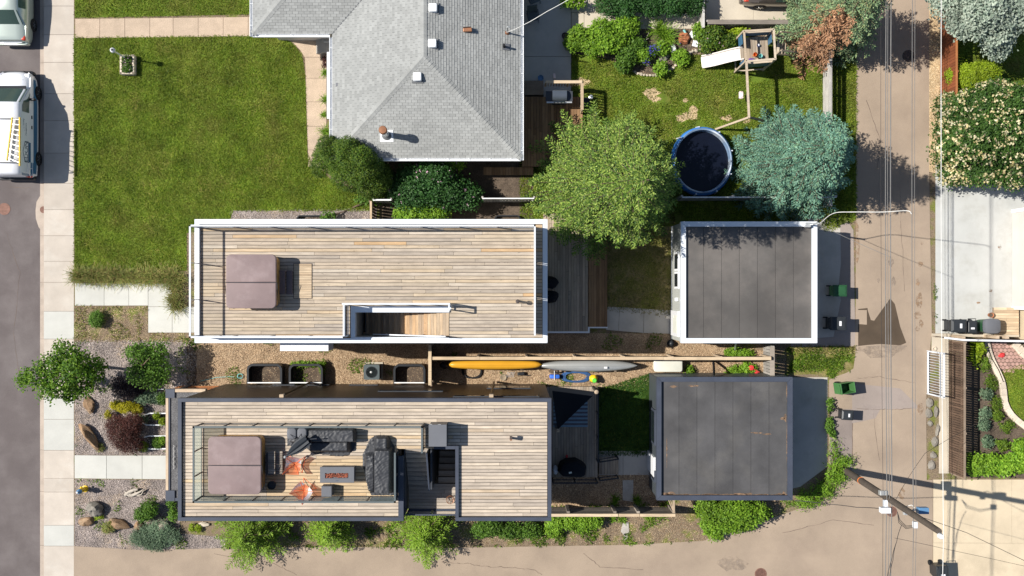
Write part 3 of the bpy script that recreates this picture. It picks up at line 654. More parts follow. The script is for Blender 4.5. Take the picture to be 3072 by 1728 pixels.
for i, (vs_, full, c, U, V) in enumerate(allsh):
    nrm = (vs_[1]-vs_[0]).cross(vs_[3]-vs_[0]).z > 0
    fs = SF if nrm else [tuple(reversed(f)) for f in SF]
    if i in cs:
        key = (round(U.x),round(U.y),round(V.x),round(V.y))
        if key not in shm:
            me = bpy.data.meshes.new('shingle'); me.from_pydata([tuple(v-c) for v in vs_], [], fs); me.materials.append(MAT['shingle_piece']); shm[key] = me
        o = bpy.data.objects.new('shingle', shm[key]); col.objects.link(o); o.parent = rf; o.location = c - ORG[gh.name]
    else: rest.add(vs_, fs)
stuff(rest.build('shingle_field', MAT['shingle_field'], rf))
caps = MB()
def capline(a, c, wd=.15):
    a = Vector(a); c = Vector(c); d = c-a; n = int(d.length/.16); u = d.normalized(); s_ = Vector((-u.y,u.x,0)).normalized()*wd
    for k in range(n):
        p = a+d*k/n; q = a+d*(k+1)/n+u*.03; j = random.uniform(0,.006); dn = Vector((0,0,-.035)); up = Vector((0,0,.022+j))
        caps.add([p-s_+dn+up, p+up+Vector((0,0,.012)), p+s_+dn+up, q-s_+dn+up*.6, q+up*.6, q+s_+dn+up*.6], [(0,1,4,3),(1,2,5,4),(0,2,1)])
capline(A, R1); capline(B, R1); capline((xr,YC,RZ), R1); capline((wx,wy,EZ), (wx+3.6,wy+3.6,EZ+3.6*PITCH))
o = caps.build('ridge_cap', MAT['shingle_field'], rf); stuff(o)
# valley line, gutters, fascia
MB().bar((xw,wy,EZ+.012), (xw+WW,wy+WW,zW+.012), .05, .02).build('valley_flashing', MAT['shingle_underlay'], rf)
def gutter(a, c, out):
    a = Vector((*a, EZ-.05)); c = Vector((*c, EZ-.05)); o_ = Vector((*out,0))
    m = MB(); m.bar(a+o_*.13, c+o_*.13, .02, .12); m.bar(a+o_*.06+Vector((0,0,-.055)), c+o_*.06+Vector((0,0,-.055)), .12, .012); m.bar(a+o_*.004, c+o_*.004, .012, .13)
    n = int((c-a).length/.9)
    for k in range(n): p = a+(c-a)*(k+.5)/n; m.bar(p+Vector((0,0,.05)), p+o_*.13+Vector((0,0,.05)), .02, .012)
    m.build('gutter', MAT['white_trim'], gh)
gutter((xw+.0,ys_), (xe,ys_), (0,-1)); gutter((xe,ys_-.1), (xe,NY), (1,0)); gutter((xw,ys_-.1), (xw,wy-.14), (-1,0)); gutter((wx,wy), (xw-.14,wy), (0,-1)); gutter((wx,wy-.1), (wx,wy+8), (-1,0))
MB().tube([(xe-.05,ys_-.1,EZ-.1),(xe-.45,ys_+.42,EZ-.35),(xe-.45,ys_+.42,.1)], .04).build('downspout', MAT['white_trim'], gh)
def roof_z(x, y):
    return EZ + PITCH*min(x-xw, xe-x, y-ys_, HW)
def roof_vent(px, py):
    p0 = P(px, py, 4.4); z = roof_z(p0.x, p0.y); p = P(px, py, z+.12); x, y = p.x, p.y
    v = MB().rbox(x-.19,y-.19,z-.08,x+.19,y+.19,z+.20,.05,3,.04).build('roof_vent', MAT['white_trim'], rf, 40)
    MB().box(x-.26,y-.26,z-.10,x+.26,y+.26,z-.02).build('flashing', MAT['shingle_underlay'], rf)
for q in ((1299,23),(1297,130),(1252,230)): roof_vent(*q)
# flue with its brown cap
fz = roof_z(*P(1160,402,3.5).xy); fb = P(1160,404,fz); 
fl = MB().tube([(fb.x,fb.y,fz-.1),(fb.x,fb.y,fz+1.25)], .13, 16).build('flue_pipe', MAT['galvanised'], rf, 40)
MB().lathe([(.13,1.15),(.19,1.16),(.19,1.36),(.165,1.40),(.02,1.41)], (fb.x,fb.y,fz), 18).build('flue_cap', MAT['copper_brown'], rf, 40)
MB().lathe([(.26,-.1),(.24,.0),(.14,.1)], (fb.x,fb.y,fz), 16).build('flashing', MAT['shingle_underlay'], rf); MB().obox((fb.x,fb.y-.06,fz+.0), (.62,.55,.02), rx=math.atan(PITCH)).build('flashing', MAT['white_trim'], rf)
q = P(1403,92,3.9); z = roof_z(q.x,q.y); MB().obox((q.x,q.y,z+.09), (.40,.17,.20), .06).build('turbine_vent', MAT['copper_brown'], rf, bevel=.02); MB().obox((q.x-.02,q.y+.12,z+.1), (.36,.03,.2), .06).build('vent_back', MAT['dark_iron'], rf)
q = P(1512,140,3.4); z = roof_z(q.x,q.y); MB().lathe([(.1,-.1),(.075,.06),(.055,.08),(.055,.4),(.03,.41)], (q.x,q.y,z), 12).build('vent_pipe', MAT['black_rubber'], rf, 40); MB().obox((q.x+.1,q.y,z+.02), (.34,.3,.012), ry=math.atan(PITCH)).build('flashing', MAT['stone_grey'], rf)
q = P(1521,97,3.4); z = roof_z(q.x,q.y); MB().tube([(q.x,q.y,z-.1),(q.x,q.y,z+.95),(q.x+.06,q.y,z+1.05),(q.x+.14,q.y,z+1.0)], .035, 8).build('service_mast', MAT['galvanised'], rf, 60); MB().lathe([(.14,-.06),(.06,.12)], (q.x,q.y,z), 12).build('flashing', MAT['copper_brown'], rf)
q = P(1009,252,3.3); MB().obox((q.x,q.y,roof_z(q.x,q.y)+.02), (.10,.16,.012), ry=-math.atan(PITCH)).build('patch', MAT['stone_grey'], rf)
# front steps, bay with a white awning roof
MB().box(PX(981.5,2.2),PY(357,2.2),2.0,xw+.45,PY(157,2.2),2.28).build('bay_roof', MAT['white_paint'], gh)
w = MB(); w.box(PX(984,2),PY(352,2),.5,xw+.5-.006,PY(162,2),2.0); w.build('bay_wall', MAT['stucco'], gh)
st = thing('porch_steps', 'grey concrete porch steps under the bungalow eave', 'steps', P(985,140,0))
for k in range(3): MB().box(PX(948+k*17,.2), PY(163), .03, PX(1005), PY(100), .17*(k+1)).build('step', MAT['concrete_patio'], st)
MB().tube([P(972,126,.5), P(972,126,1.35), P(990,126,1.45)], .02).build('handrail', MAT['galvanised'], st)

# ---------------------------------------------------------------- white house with roof deck
RZH = 6.8; DZ = 6.66
def K(z): return (H-z)/F
wx0, wx1, wy0, wy1 = PX(583.5,RZH), PX(1642.5,RZH), PY(1029,RZH), PY(657.5,RZH)
wh = thing('white_house', 'flat-roofed white house with a bleached wooden roof deck', 'house', ((wx0+wx1)/2,(wy0+wy1)/2,0))
hx0, hx1, hy0, hy1 = PX(1066,DZ), PX(1348,DZ), PY(1010,DZ), PY(937,DZ)
m = MB()
m.box(wx0+.03,hy1+.10,0,wx1-.03,wy1-.03,DZ-.06); m.box(wx0+.03,wy0+.03,0,hx0-.10,hy1+.10-.002,DZ-.06); m.box(hx1+.02,wy0+.03,0,wx1-.03,hy1+.10-.002,DZ-.06); m.box(hx0-.10,wy0+.03,0,hx1+.02,hy0-.06,DZ-.06); m.box(hx0-.10,hy0-.06,0,hx1+.02,hy1+.10,3.6)
m.build('wall', MAT['white_paint'], wh)
rim(wh, 'parapet_cap', 'white_metal', wx0, wy0, wx1, wy1, RZH-.35, RZH, .205)
dk = structure(MB().box(0,0,0,1,1,1).build('roof_sheet', MAT['shingle_underlay'], wh)) if False else None
ih = .205
holes = [(hx0-.16, hy0-.3, hx1, hy1+.27)]
m = MB(); m.box(wx0+ih-.01,hy1+.27,DZ-.10,wx1-ih+.01,wy1-ih+.01,DZ-.045); m.box(wx0+ih,wy0+ih,DZ-.10,hx0-.16,hy1+.27-.002,DZ-.045); m.box(hx1,wy0+ih,DZ-.10,wx1-ih,hy1+.27-.002,DZ-.045)
m.build('roof_membrane', MAT['black_rubber'], wh)
boards(wh, wx0+ih+.01, wy0+ih+.01, wx1-ih-.01, wy1-ih-.01, DZ, 'x', .146, .019, (2.2,4.9), holes, 'deck_bleached', 'deck_board')
# curb round the stair opening
MB().box(hx0-.18, hy1, DZ-.3, hx1+.0, hy1+.26, DZ+.09).build('opening_kerb', MAT['white_metal'], wh); MB().box(hx0-.18, hy0-.02, DZ-.3, hx0, hy1-.003, DZ+.09).build('opening_kerb', MAT['white_metal'], wh); MB().box(hx0-.18,hy0-.08,DZ-.3,hx1,hy0-.022,DZ+.10).build('opening_kerb', MAT['white_metal'], wh)
m = MB(); m.box(hx0-.09,hy0-.05,3.6,hx0-.05,hy1+.05,DZ-.3); m.box(hx0-.05,hy1+.02,3.6,hx1,hy1+.06,DZ-.3); m.box(hx0-.05,hy0-.05,3.6,hx1,hy0-.02,DZ-.3); m.build('stair_wall', MAT['grey_siding'], wh)
nst = 14; run = (hx1-hx0-.15)/nst
for k in range(nst):
    x1_ = hx1-.02-k*run; zt = DZ-.17*(k+.55)
    t_ = MB().box(x1_-run-.02, hy0, zt-.17, x1_-run-.002, hy1, zt-.035).build('riser', MAT['tread_wood'], wh)
    piece('tread', 'tread_wood', (x1_-run*.25, (hy0+hy1)/2, zt), (run*.48, hy1-hy0, .035), wh); piece('tread', 'tread_wood', (x1_-run*.75, (hy0+hy1)/2, zt), (run*.48, hy1-hy0, .035), wh)
MB().box(hx0, PY(999,5), DZ-2.3, hx0+.6, PY(1005,5), DZ-2.2).build('stair_landing', MAT['tread_wood'], wh)
# railings
RT = 7.86
rw = thing('glass_railing', 'white-capped glass railing round the bleached roof deck', 'railing', (wx0+.1,wy1-.1,RZH))
rx0, rx1, ryN, ryS = PX(569.5,RT), PX(1604.5,RT), PY(676.5,RT), PY(1011.5,RT); rxs = PX(1031,RT); ryo = PY(911.5,RT); rxe = PX(1347,RT)
glass_rail(rw, [(rxs,ryo-.06),(rxs,ryS),(rx0,ryS),(rx0,ryN),(rx1,ryN),(rx1,PY(1004,RT))], DZ+.02, RT, 1.55)
rs = thing('glass_railing', 'white glass railing along the stair opening of the bleached deck', 'railing', (rxs,ryo,DZ))
glass_rail(rs, [(rxs-.04,ryo),(rxe,ryo)], DZ+.09, RT, 1.1)
gt_ = thing('stair_gate', 'small white gate at the head of the deck stairs', 'gate', (rxe,ryo,DZ))
yb = PY(931,RT)
m = MB(); m.bar((rxe,ryo-.04,RT-.03),(rxe,yb,RT-.03),.06,.06); m.bar((rxe,ryo-.04,DZ+.2),(rxe,yb,DZ+.2),.05,.05); m.bar((rxe,yb,DZ),(rxe,yb,RT-.06),.05,.05); m.bar((rxe,ryo-.07,DZ),(rxe,ryo-.07,RT-.06),.05,.05); m.build('frame', MAT['white_metal'], gt_)
hr = thing('stair_handrail', 'sloping white handrail down the white house stairs', 'handrail', (hx1,hy0,DZ))
MB().bar((hx1-.1,hy0+.05,DZ+.85),(hx0+.6,hy0+.05,DZ-1.1),.05,.05).build('rail', MAT['white_metal'], hr)
for k in range(4): t=(k+.3)/4; x_=hx1-.1+(hx0+.7-hx1)*t; z_=DZ+.85-1.95*t; MB().bar((x_,hy0+.05,z_-.95),(x_,hy0+.05,z_-.02),.04,.04).build('post', MAT['white_metal'], hr)
MB().add([(hx1-.1,hy0+.05,DZ+.0),(hx0+.6,hy0+.05,DZ-1.9),(hx0+.6,hy0+.05,DZ-1.12),(hx1-.1,hy0+.05,DZ+.82)],[(0,1,2,3)]).build('pane', MAT['rail_glass'], hr)
# bits on the walls: bump-out, meter boxes, vents
MB().box(PX(840,5.6),PY(1053,5.6),4.4,PX(985,5.6),wy0+.03-.002,5.6).build('bay_box', MAT['white_paint'], wh)
MB().box(PX(1388,3),wy0-.22,2.0,PX(1402,3),wy0+.03-.002,2.3).build('wall_lamp', MAT['white_trim'], wh)
q = P(1553,904,DZ+.5); MB().tube([(q.x,q.y,DZ),(q.x,q.y,DZ+.55)], .05, 10).build('vent_pipe', MAT['dark_iron'], wh, 40); MB().lathe([(.07,.5),(.09,.52),(.09,.62),(.03,.64)], (q.x,q.y,DZ), 12).build('vent_cap', MAT['dark_iron'], wh, 40)

# ---------------------------------------------------------------- dark house with roof deck
dx0, dx1, dy0, dy1 = PX(533.5,RZH), PX(1654,RZH), PY(1563,RZH), PY(1195,RZH)
dh = thing('dark_house', 'flat-roofed dark house with a pale wooden roof deck and black rim', 'house', ((dx0+dx1)/2,(dy0+dy1)/2,0))
nx0, nx1, nyN = PX(1212,DZ), PX(1366,DZ), PY(1346,DZ)          # stair notch, open to the south
sx = PX(1302,DZ)
m = MB(); m.box(dx0+.04,nyN+.02,0,dx1-.04,dy1-.06,DZ-.06); m.box(dx0+.04,dy0+.04,0,nx0-.12,nyN+.018,DZ-.06); m.box(nx1+.12,dy0+.04,0,dx1-.04,nyN+.018,DZ-.06); m.box(nx0-.12,dy0+.25,0,nx1+.12,nyN+.018,3.4)
m.build('wall', MAT['dark_siding'], dh)
m = MB(); corrugated(m, (dx0+.04,dy1-.058), (dx1-.04,dy1-.058), .25, RZH-.36, .03, .12); m.build('wall_cladding', MAT['dark_siding'], dh)
w_ = .155
def capbox(x0,y0,x1,y1): MB().box(x0,y0,RZH-.36,x1,y1,RZH).build('parapet_cap', MAT['dark_trim'], dh)
capbox(dx0,dy1-w_,dx1,dy1); capbox(dx0,dy0+w_+.004,dx0+w_,dy1-w_-.004); capbox(dx1-w_,dy0+w_+.004,dx1,dy1-w_-.004)
capbox(dx0,dy0,nx0-.008,dy0+w_); capbox(nx1+.008,dy0,dx1,dy0+w_)
capbox(nx0-.23,dy0+w_+.004,nx0-.008,nyN-.3); capbox(nx1+.008,dy0+w_+.004,nx1+.15,nyN+.14); capbox(sx,nyN,nx1+.004,nyN+.14)
dhol = [(nx0-.24,dy0,nx1+.15,nyN+.002),(sx-.0,nyN-.1,nx1+.15,nyN+.14)]
m = MB(); m.box(dx0+w_,nyN+.14,DZ-.10,dx1-w_,dy1-w_,DZ-.045); m.box(dx0+w_,dy0+w_,DZ-.10,nx0-.23,nyN+.138,DZ-.045); m.box(nx1+.15,dy0+w_,DZ-.10,dx1-w_,nyN+.138,DZ-.045); m.box(nx0-.23,nyN,DZ-.10,sx,nyN+.138,DZ-.045); m.build('roof_membrane', MAT['black_rubber'], dh)
hrow = (dy1-w_-.015-(dy0+w_+.015))/round((dy1-dy0-2*w_-.03)/.146); hb0 = dy0+w_+.015+hrow*round((PY(1488,DZ)-dy0-w_)/hrow); hb1 = hb0+hrow*11
hon = (PX(800,DZ), hb0, PX(1190,DZ), hb1)
boards(dh, dx0+w_+.015, dy0+w_+.015, dx1-w_-.015, dy1-w_-.015, DZ, 'x', .146, .021, (2.4,4.9), dhol+[hon], 'deck_pale', 'deck_board')
boards(dh, hon[0], hon[1], hon[2], hon[3], DZ, 'x', hrow, .021, (1.6,3.2), (), 'deck_honey', 'deck_board')
# stairs: one flight south to a landing, one back north
LZ = 5.35; lyN = PY(1452,5.4); lyS = PY(1527,5.4)
nst = 8; r_ = (nyN-lyN)/nst; fx0 = nx0+.05; fx1 = PX(1288,6)
for k in range(nst):
    z_ = DZ-(DZ-LZ)*(k+1)/(nst+1)+.0; piece('tread', 'tread_grey', ((fx0+fx1)/2, nyN-r_*(k+.5), z_), (fx1-fx0, r_*1.04, .035), dh)
    MB().box(fx0,nyN-r_*(k)-.02,z_,fx1,nyN-r_*k-.004,z_+.15).build('riser', MAT['dark_metal'], dh)
boards(dh, fx0, lyS, nx1, lyN, LZ, 'x', .146, .012, (1.2,2.6), (), 'tread_grey', 'landing_board')
gx0 = PX(1316,5)
for k in range(7):
    z_ = LZ-.18*(k+1); piece('tread', 'tread_grey', ((gx0+nx1)/2, lyN+.26*(k+.5), z_), (nx1-gx0, .25, .035), dh)
m = MB(); m.box(fx0-.06,lyS,3.4,fx0-.02,nyN,DZ-.12); m.box(nx1+.02,lyS,3.4,nx1+.06,nyN,DZ-.36); m.box(PX(1300,5),lyN,3.4,PX(1305,5),nyN-.01,DZ-.1); m.build('stair_wall', MAT['dark_metal'], dh)
MB().box(fx0,lyS-.06,LZ-.3,nx1,lyS-.01,LZ+.02).build('landing_fascia', MAT['dark_trim'], dh)
rl = thing('stair_railing', 'green glass railing at the open end of the dark stair landing', 'railing', (nx0,lyS,LZ))
glass_rail(rl, [(fx0,lyS-.05),(nx1,lyS-.05)], LZ-.2, LZ+.95, 1.2, .06, 'dark_trim', 'dark_metal', 'rail_glass_green')
rm = thing('stair_railing', 'sloping dark rail with glass between the two dark stair flights', 'railing', (fx1,nyN,DZ))
a = Vector((fx1+.02,nyN-.05,DZ+.95)); c = Vector((fx1+.02,lyN-.1,LZ+.95))
MB().bar(a,c,.07,.05).build('cap_rail', MAT['dark_trim'], rm)
for k in range(4): q = a+(c-a)*k/3; MB().bar(q-Vector((0,0,.95)),q-Vector((0,0,.03)),.045).build('post', MAT['dark_metal'], rm)
MB().add([a-Vector((0,0,.85)),c-Vector((0,0,.85)),c-Vector((0,0,.05)),a-Vector((0,0,.05))],[(0,1,2,3)]).build('pane', MAT['rail_glass_green'], rm)
# deck railing: dark posts, greenish panes, grey cap
RD = 7.78
rd = thing('glass_railing', 'dark-framed green glass railing round the furnished roof terrace', 'railing', P(606,1270,DZ))
tx0, tx1, tx2 = PX(606,DZ), PX(1273,DZ), PX(1194,DZ); tyN, tyS, tym = PY(1270,DZ), PY(1489,DZ), PY(1344,DZ)
glass_rail(rd, [(tx2,tym-.05),(tx2,tyS),(tx0,tyS),(tx0,tyN),(tx1,tyN),(tx1,tym)], DZ, RD, 1.25, .075, 'grey_trim', 'dark_metal', 'rail_glass_green')
# details of the north wall
def nwindow(xa, xb, za, zb):
    w1 = MB().box(xa,dy1-.06,za,xb,dy1-.012,zb).build('window', MAT['dark_metal'], dh)
    MB().box(xa+.05,dy1-.02,za+.05,xb-.05,dy1-.009,zb-.05).build('pane', MAT['window_glass'], w1)
for xa, xb, za, zb in ((-8.0,-6.6,.35,.8),(-11.8,-10.7,.35,.8),(-10.1,-9.0,.35,.8),(-6.2,-3.2,3.3,3.7),(-2.6,1.2,5.5,5.9),(-1.2,.9,1.4,2.4)): nwindow(xa,xb,za,zb)
for xq in (-10.0, -.9):
    MB().box(xq-.09,dy1-.03,RZH-.72,xq+.09,dy1+.12,RZH-.42).build('rain_head', MAT['cedar_post'], dh); MB().tube([(xq,dy1+.06,RZH-.5),(xq,dy1+.06,.2)], .05, 6).build('downspout', MAT['dark_siding'], dh)
q = P(1533,1317,DZ+.35); MB().tube([(q.x,q.y,DZ),(q.x,q.y,DZ+.5)], .055, 10).build('vent_pipe', MAT['copper_brown'], dh, 40); MB().obox((q.x,q.y+.07,DZ+.44), (.11,.12,.16)).build('vent_cap', MAT['dark_iron'], dh)
# front porch canopy
CZ = 3.2; cx0, cyN, cyS = PX(497,CZ), PY(1167.5,CZ), PY(1503,CZ)
pc = thing('porch_canopy', 'low porch canopy with dark gravel top and wood-trimmed rim before the dark house', 'canopy', (cx0+.2,(cyN+cyS)/2,0))
MB().box(cx0+.12,cyS+.12,CZ-.22,dx0+.04-.004,cyN-.12,CZ-.06).build('gravel_top', MAT['dark_gravel'], pc)
for nm, mt, q in (('edge_board','cedar_post',(cx0,cyS+.5,CZ-.3,cx0+.12,cyN-.42,CZ)),('corner_cap','dark_trim',(cx0,cyN-.41,CZ-.3,cx0+.42,cyN,CZ+.02)),('corner_cap','dark_trim',(cx0,cyS,CZ-.3,cx0+.42,cyS+.49,CZ+.02)),('edge_board','cedar_post',(cx0+.43,cyN-.14,CZ-.3,dx0+.03,cyN,CZ)),('edge_board','dark_trim',(cx0+.43,cyS,CZ-.3,dx0+.03,cyS+.14,CZ)),('edge_trim','dark_trim',(cx0+.125,cyS+.5,CZ-.3,cx0+.2,cyN-.42,CZ-.01))): MB().box(*q).build(nm, MAT[mt], pc)
for yy in (cyN-.2, cyS+.2): MB().box(cx0+.05,yy-.08,0,cx0+.21,yy+.08,CZ-.3).build('post', MAT['dark_metal'], pc)
MB().tube([P(521,1335+k*2.2,CZ+.02)+Vector((.02*math.sin(k*.9),0,0)) for k in range(34)], .012).build('coiled_cable', MAT['cable_pale'], pc)
sc = thing('cedar_screen', 'red cedar board screen at the dark house corner by the gravel bed', 'fence', P(600,1163,0))
for k in range(4): MB().box(PX(540),PY(1158)-.03*k,.15+.3*k,PX(690),PY(1158)-.03*k+.03,.42+.3*k).build('slat', MAT['cedar_red'], sc)
for x_ in (545,615,685): MB().box(PX(x_),PY(1158)-.14,0,PX(x_)+.08,PY(1158)-.10,1.3).build('post', MAT['cedar_red'], sc)

# ---------------------------------------------------------------- garages
GZ = 2.85
def garage(name, label, x0, y0, x1, y1, wallmat, capmat, cw, mem, wallx):
    g = thing(name, label, 'garage', ((x0+x1)/2,(y0+y1)/2,0))
    MB().box(x0+.05,y0+.05,0,x1-.05,y1-.05,GZ-.2).build('wall', MAT[wallmat], g)
    rim(g, 'parapet_cap', capmat, x0, y0, x1, y1, GZ-.3, GZ, cw)
    n = 7; xa, xb = x0+cw, x1-cw; ww = (xb-xa)/n
    rr = MB().box(xa-.01,y0+cw-.01,GZ-.21,xb+.01,y1-cw+.01,GZ-.155).build('roof', MAT['black_rubber'], g)
    for k in range(n): MB().box(xa+k*ww+.006,y0+cw+.01,GZ-.155,xa+(k+1)*ww-.008,y1-cw-.01,GZ-.150+.006*(k%2)).build('membrane_strip', MAT[mem], rr)
    return g, rr
gx0, gx1, gy0, gy1 = PX(2043,GZ), PX(2452,GZ), PY(1029.5,GZ), PY(664.5,GZ)
g1, gr1 = garage('garage', 'flat-roofed garage with a white rim next to the white house', gx0, gy0, gx1, gy1, 'grey_siding', 'white_metal', .235, 'membrane', 0)
m = MB(); corrugated(m, (gx0+.045,gy1-.05), (gx0+.045,gy0+.05), .1, GZ-.3, -.03, .11); m.build('wall_cladding', MAT['grey_siding'], g1)
MB().box(gx0-.0,gy0+.05,.0,gx0+.05-.006,gy1-.05,.10).build('base_flashing', MAT['white_trim'], g1)
def wwin(g, x, ya, yb, za, zb, fm='white_trim'):
    f = MB().box(x-.05,ya,za,x+.05,yb,zb).build('window', MAT[fm], g); MB().box(x-.06,ya+.1,za+.1,x-.052,yb-.1,zb-.1).build('pane', MAT['window_glass'], f)
wwin(g1, gx0+.03, PY(813,1.5), PY(756,1.5), 1.1, 2.15); wwin(g1, gx0+.03, PY(866,1.5), PY(815,1.5), 1.1, 2.15)
d_ = MB().box(gx0-.04,PY(1008,1.2),.05,gx0+.06,PY(932,1.2),2.2).build('door', MAT['white_paint'], g1); MB().box(gx0-.055,PY(998,1.2),.9,gx0-.042,PY(946,1.2),1.95).build('door_pane', MAT['pale_plastic'], d_); MB().obox((gx0-.08,PY(950,1.2),1.0),(.05,.1,.04)).build('door_handle', MAT['chrome'], d_)
MB().box(gx0-.12,PY(903,1.6),1.75,gx0+.02,PY(893,1.6),2.0).build('wall_lamp', MAT['white_trim'], g1)
MB().box(gx1-.05,gy0+.5,.05,gx1-.02,gy1-.5,2.3).build('garage_door', MAT['white_paint'], g1)
hx0_, hx1_, hy0_, hy1_ = PX(1970,GZ), PX(2378,GZ), PY(1501,GZ), PY(1131,GZ)
g2, gr2 = garage('garage', 'flat-roofed garage with a black rim and rusty roof edges', hx0_, hy0_, hx1_, hy1_, 'dark_metal', 'dark_trim', .225, 'membrane_dark', 0)
m = MB(); corrugated(m, (hx0_+.045,hy1_-.05), (hx0_+.045,hy0_+.05), .1, GZ-.3, -.03, .11); corrugated(m, (hx1_-.05,hy1_-.045), (hx0_+.05,hy1_-.045), .1, GZ-.3, -.03, .11); m.build('wall_cladding', MAT['grey_trim'], g2)
wwin(g2, hx0_+.03, PY(1330,1.6), PY(1225,1.6), 1.2, 2.3, 'dark_trim'); wwin(g2, hx0_+.03, PY(1440,1.6), PY(1405,1.6), .6, 2.2, 'dark_trim')
d_ = MB().box(hx0_-.04,PY(1420,1.2),.05,hx0_+.06,PY(1362,1.2),2.15).build('door', MAT['white_paint'], g2); MB().obox((hx0_-.08,PY(1366,1.2),1.0),(.05,.1,.04)).build('door_handle', MAT['chrome'], d_)
MB().box(hx1_-.05,hy0_+.5,.05,hx1_-.02,hy1_-.5,2.3).build('garage_door', MAT['dark_metal'], g2)
zr = GZ-.142
def rust(g, rr, lst):
    for cx, cy, rx, ry in lst:
        MB().sheet(pp(blot(cx,cy,rx,ry,12,.5), zr), zr).build('rust_mark', MAT['dust_rust'], rr)
random.seed(11)
rust(g2, gr2, [(2000,1484,20,5),(2035,1485,25,4),(2080,1485,25,4),(2140,1485,30,4),(2220,1485,30,4),(2285,1485,28,4),(2340,1485,24,4),(2363,1420,2,55),(2010,1481,18,5),(2050,1484,22,3),(2110,1485,30,2.5),(2180,1484,30,2.5),(2250,1485,14,5),(2290,1484,16,3),(2330,1485,18,3),(2355,1250,4,14),(2348,1256,8,4),(2361,1180,2,30),(2361,1340,2,60),(2270,1299,16,2.5),(2300,1302,14,2),(2350,1482,5,8),(2000,1350,1.5,40),(2020,1160,12,3),(2080,1158,14,3)])
MB().box(gx1-.62,gy1-.28,GZ,gx1-.38,gy1-.06,GZ+.22).build('service_box', MAT['galvanised'], g1); MB().tube([(gx1-.35,gy1-.16,GZ-.3),(gx1-.35,gy1-.16,GZ+1.0),(gx1-.28,gy1-.16,GZ+1.08),(gx1-.2,gy1-.16,GZ+1.0)],.04,8).build('service_mast', MAT['galvanised'], g1, 60)
# beige garage on the far side of the lane (mostly out of view)
g3 = thing('garage', 'pinkish beige garage at the far side of the light concrete drive', 'garage', P(3100,780,0))
fx = PX(3036); y3a, y3b = PY(632), PY(925)
MB().box(fx,y3b,.0,fx+6.5,y3a,2.7).build('wall', MAT['pink_siding'], g3)
for k in range(9): MB().box(fx-.02,y3b+.15,.08+k*.28,fx-.004,y3a-.15,.08+k*.28+.26).build('door_panel', MAT['pink_siding'], g3)
MB().box(fx-.05,y3a-.12,0,fx+.1,y3a+.05,2.72).build('corner_trim', MAT['white_trim'], g3); MB().box(fx-.05,y3b-.05,0,fx+.1,y3b+.12,2.72).build('corner_trim', MAT['white_trim'], g3)
MB().box(fx-.3,y3b-.3,2.7,fx+6.8,y3a+.3,2.85).build('roof', MAT['shingle_underlay'], g3)
MB().box(fx+.35,PY(1022),0,fx+6.5,y3b-.06,2.5).build('shed_wall', MAT['concrete_pad'], g3)
# wooden steps beside it
s3 = thing('wooden_landing', 'weathered wooden landing beside the beige garage', 'deck', P(3010,965,0))
boards(s3, PX(2974), PY(1004), PX(3048), PY(922), .28, 'x', .14, .012, (1.5,1.6), (), 'plank_wood', 'board')
MB().box(PX(2976),PY(1003),.03,PX(3046),PY(923),.24).build('base', MAT['brown_rail'], s3)

# ---------------------------------------------------------------- ground-level decks
def low_deck(name, label, px0, py0, px1, py1, z, mat, along='y', w=.14):
    t_ = thing(name, label, 'deck', P((px0+px1)/2,(py0+py1)/2,0))
    x0, x1, y0, y1 = PX(px0,z), PX(px1,z), PY(py1,z), PY(py0,z)
    MB().box(x0+.03,y0+.03,.0,x1-.03,y1-.03,z-.04).build('base', MAT['black_rubber'], t_)
    boards(t_, x0, y0, x1, y1, z, along, w, .012, (2.5,4.8), (), mat, 'deck_board'); return t_
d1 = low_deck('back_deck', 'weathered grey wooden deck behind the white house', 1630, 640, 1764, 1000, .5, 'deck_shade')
boards(d1, PX(1765,.32), PY(985,.32), PX(1822,.32), PY(660,.32), .32, 'y', .14, .012, (2.5,4.8), (), 'deck_brown', 'step_board'); MB().box(PX(1766,.3),PY(984,.3),0,PX(1820,.3),PY(661,.3),.28).build('step_base', MAT['black_rubber'], d1)
for q in ((1640,994,1768,999),(1768,981,1824,985)): MB().box(PX(q[0],.5),PY(q[3],.5),.1,PX(q[2],.5),PY(q[1],.5),.52 if q[0]<1700 else .34).build('edge_trim', MAT['white_trim'], d1)
MB().box(PX(1764,.5),PY(999,.5),.1,PX(1769,.5),PY(981,.5),.515).build('edge_trim', MAT['white_trim'], d1)
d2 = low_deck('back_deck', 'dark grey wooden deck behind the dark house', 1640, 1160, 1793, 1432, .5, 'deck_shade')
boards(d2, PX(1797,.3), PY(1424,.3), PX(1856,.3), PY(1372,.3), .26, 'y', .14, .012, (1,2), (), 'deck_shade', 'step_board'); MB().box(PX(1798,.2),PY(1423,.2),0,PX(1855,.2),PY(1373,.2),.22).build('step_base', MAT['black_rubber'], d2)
def metal_rail(label, pts, zb, zt, n=3):
    t_ = thing('deck_railing', label, 'railing', (*pts[0][:2],0))
    for a, c in zip(pts, pts[1:]):
        a = Vector(a); c = Vector(c)
        MB().bar(a+Vector((0,0,zt)),c+Vector((0,0,zt)),.06,.05).build('top_rail', MAT['black_plastic'], t_); MB().bar(a+Vector((0,0,zb+.12)),c+Vector((0,0,zb+.12)),.04,.04).build('bottom_rail', MAT['black_plastic'], t_)
        L = (c-a).length; k_ = max(1, round(L/1.4))
        for k in range(k_+1): q = a+(c-a)*k/k_; MB().bar(q+Vector((0,0,zb-.3)),q+Vector((0,0,zt-.02)),.06).build('post', MAT['black_plastic'], t_)
    return t_
metal_rail('black metal railing along the south side of the dark back deck', [P(1656,1432,0),P(1785,1432,0)], .5, 1.4)
metal_rail('black metal railing along the east side of the dark back deck', [P(1787,1160,0),P(1787,1372,0)], .5, 1.4)
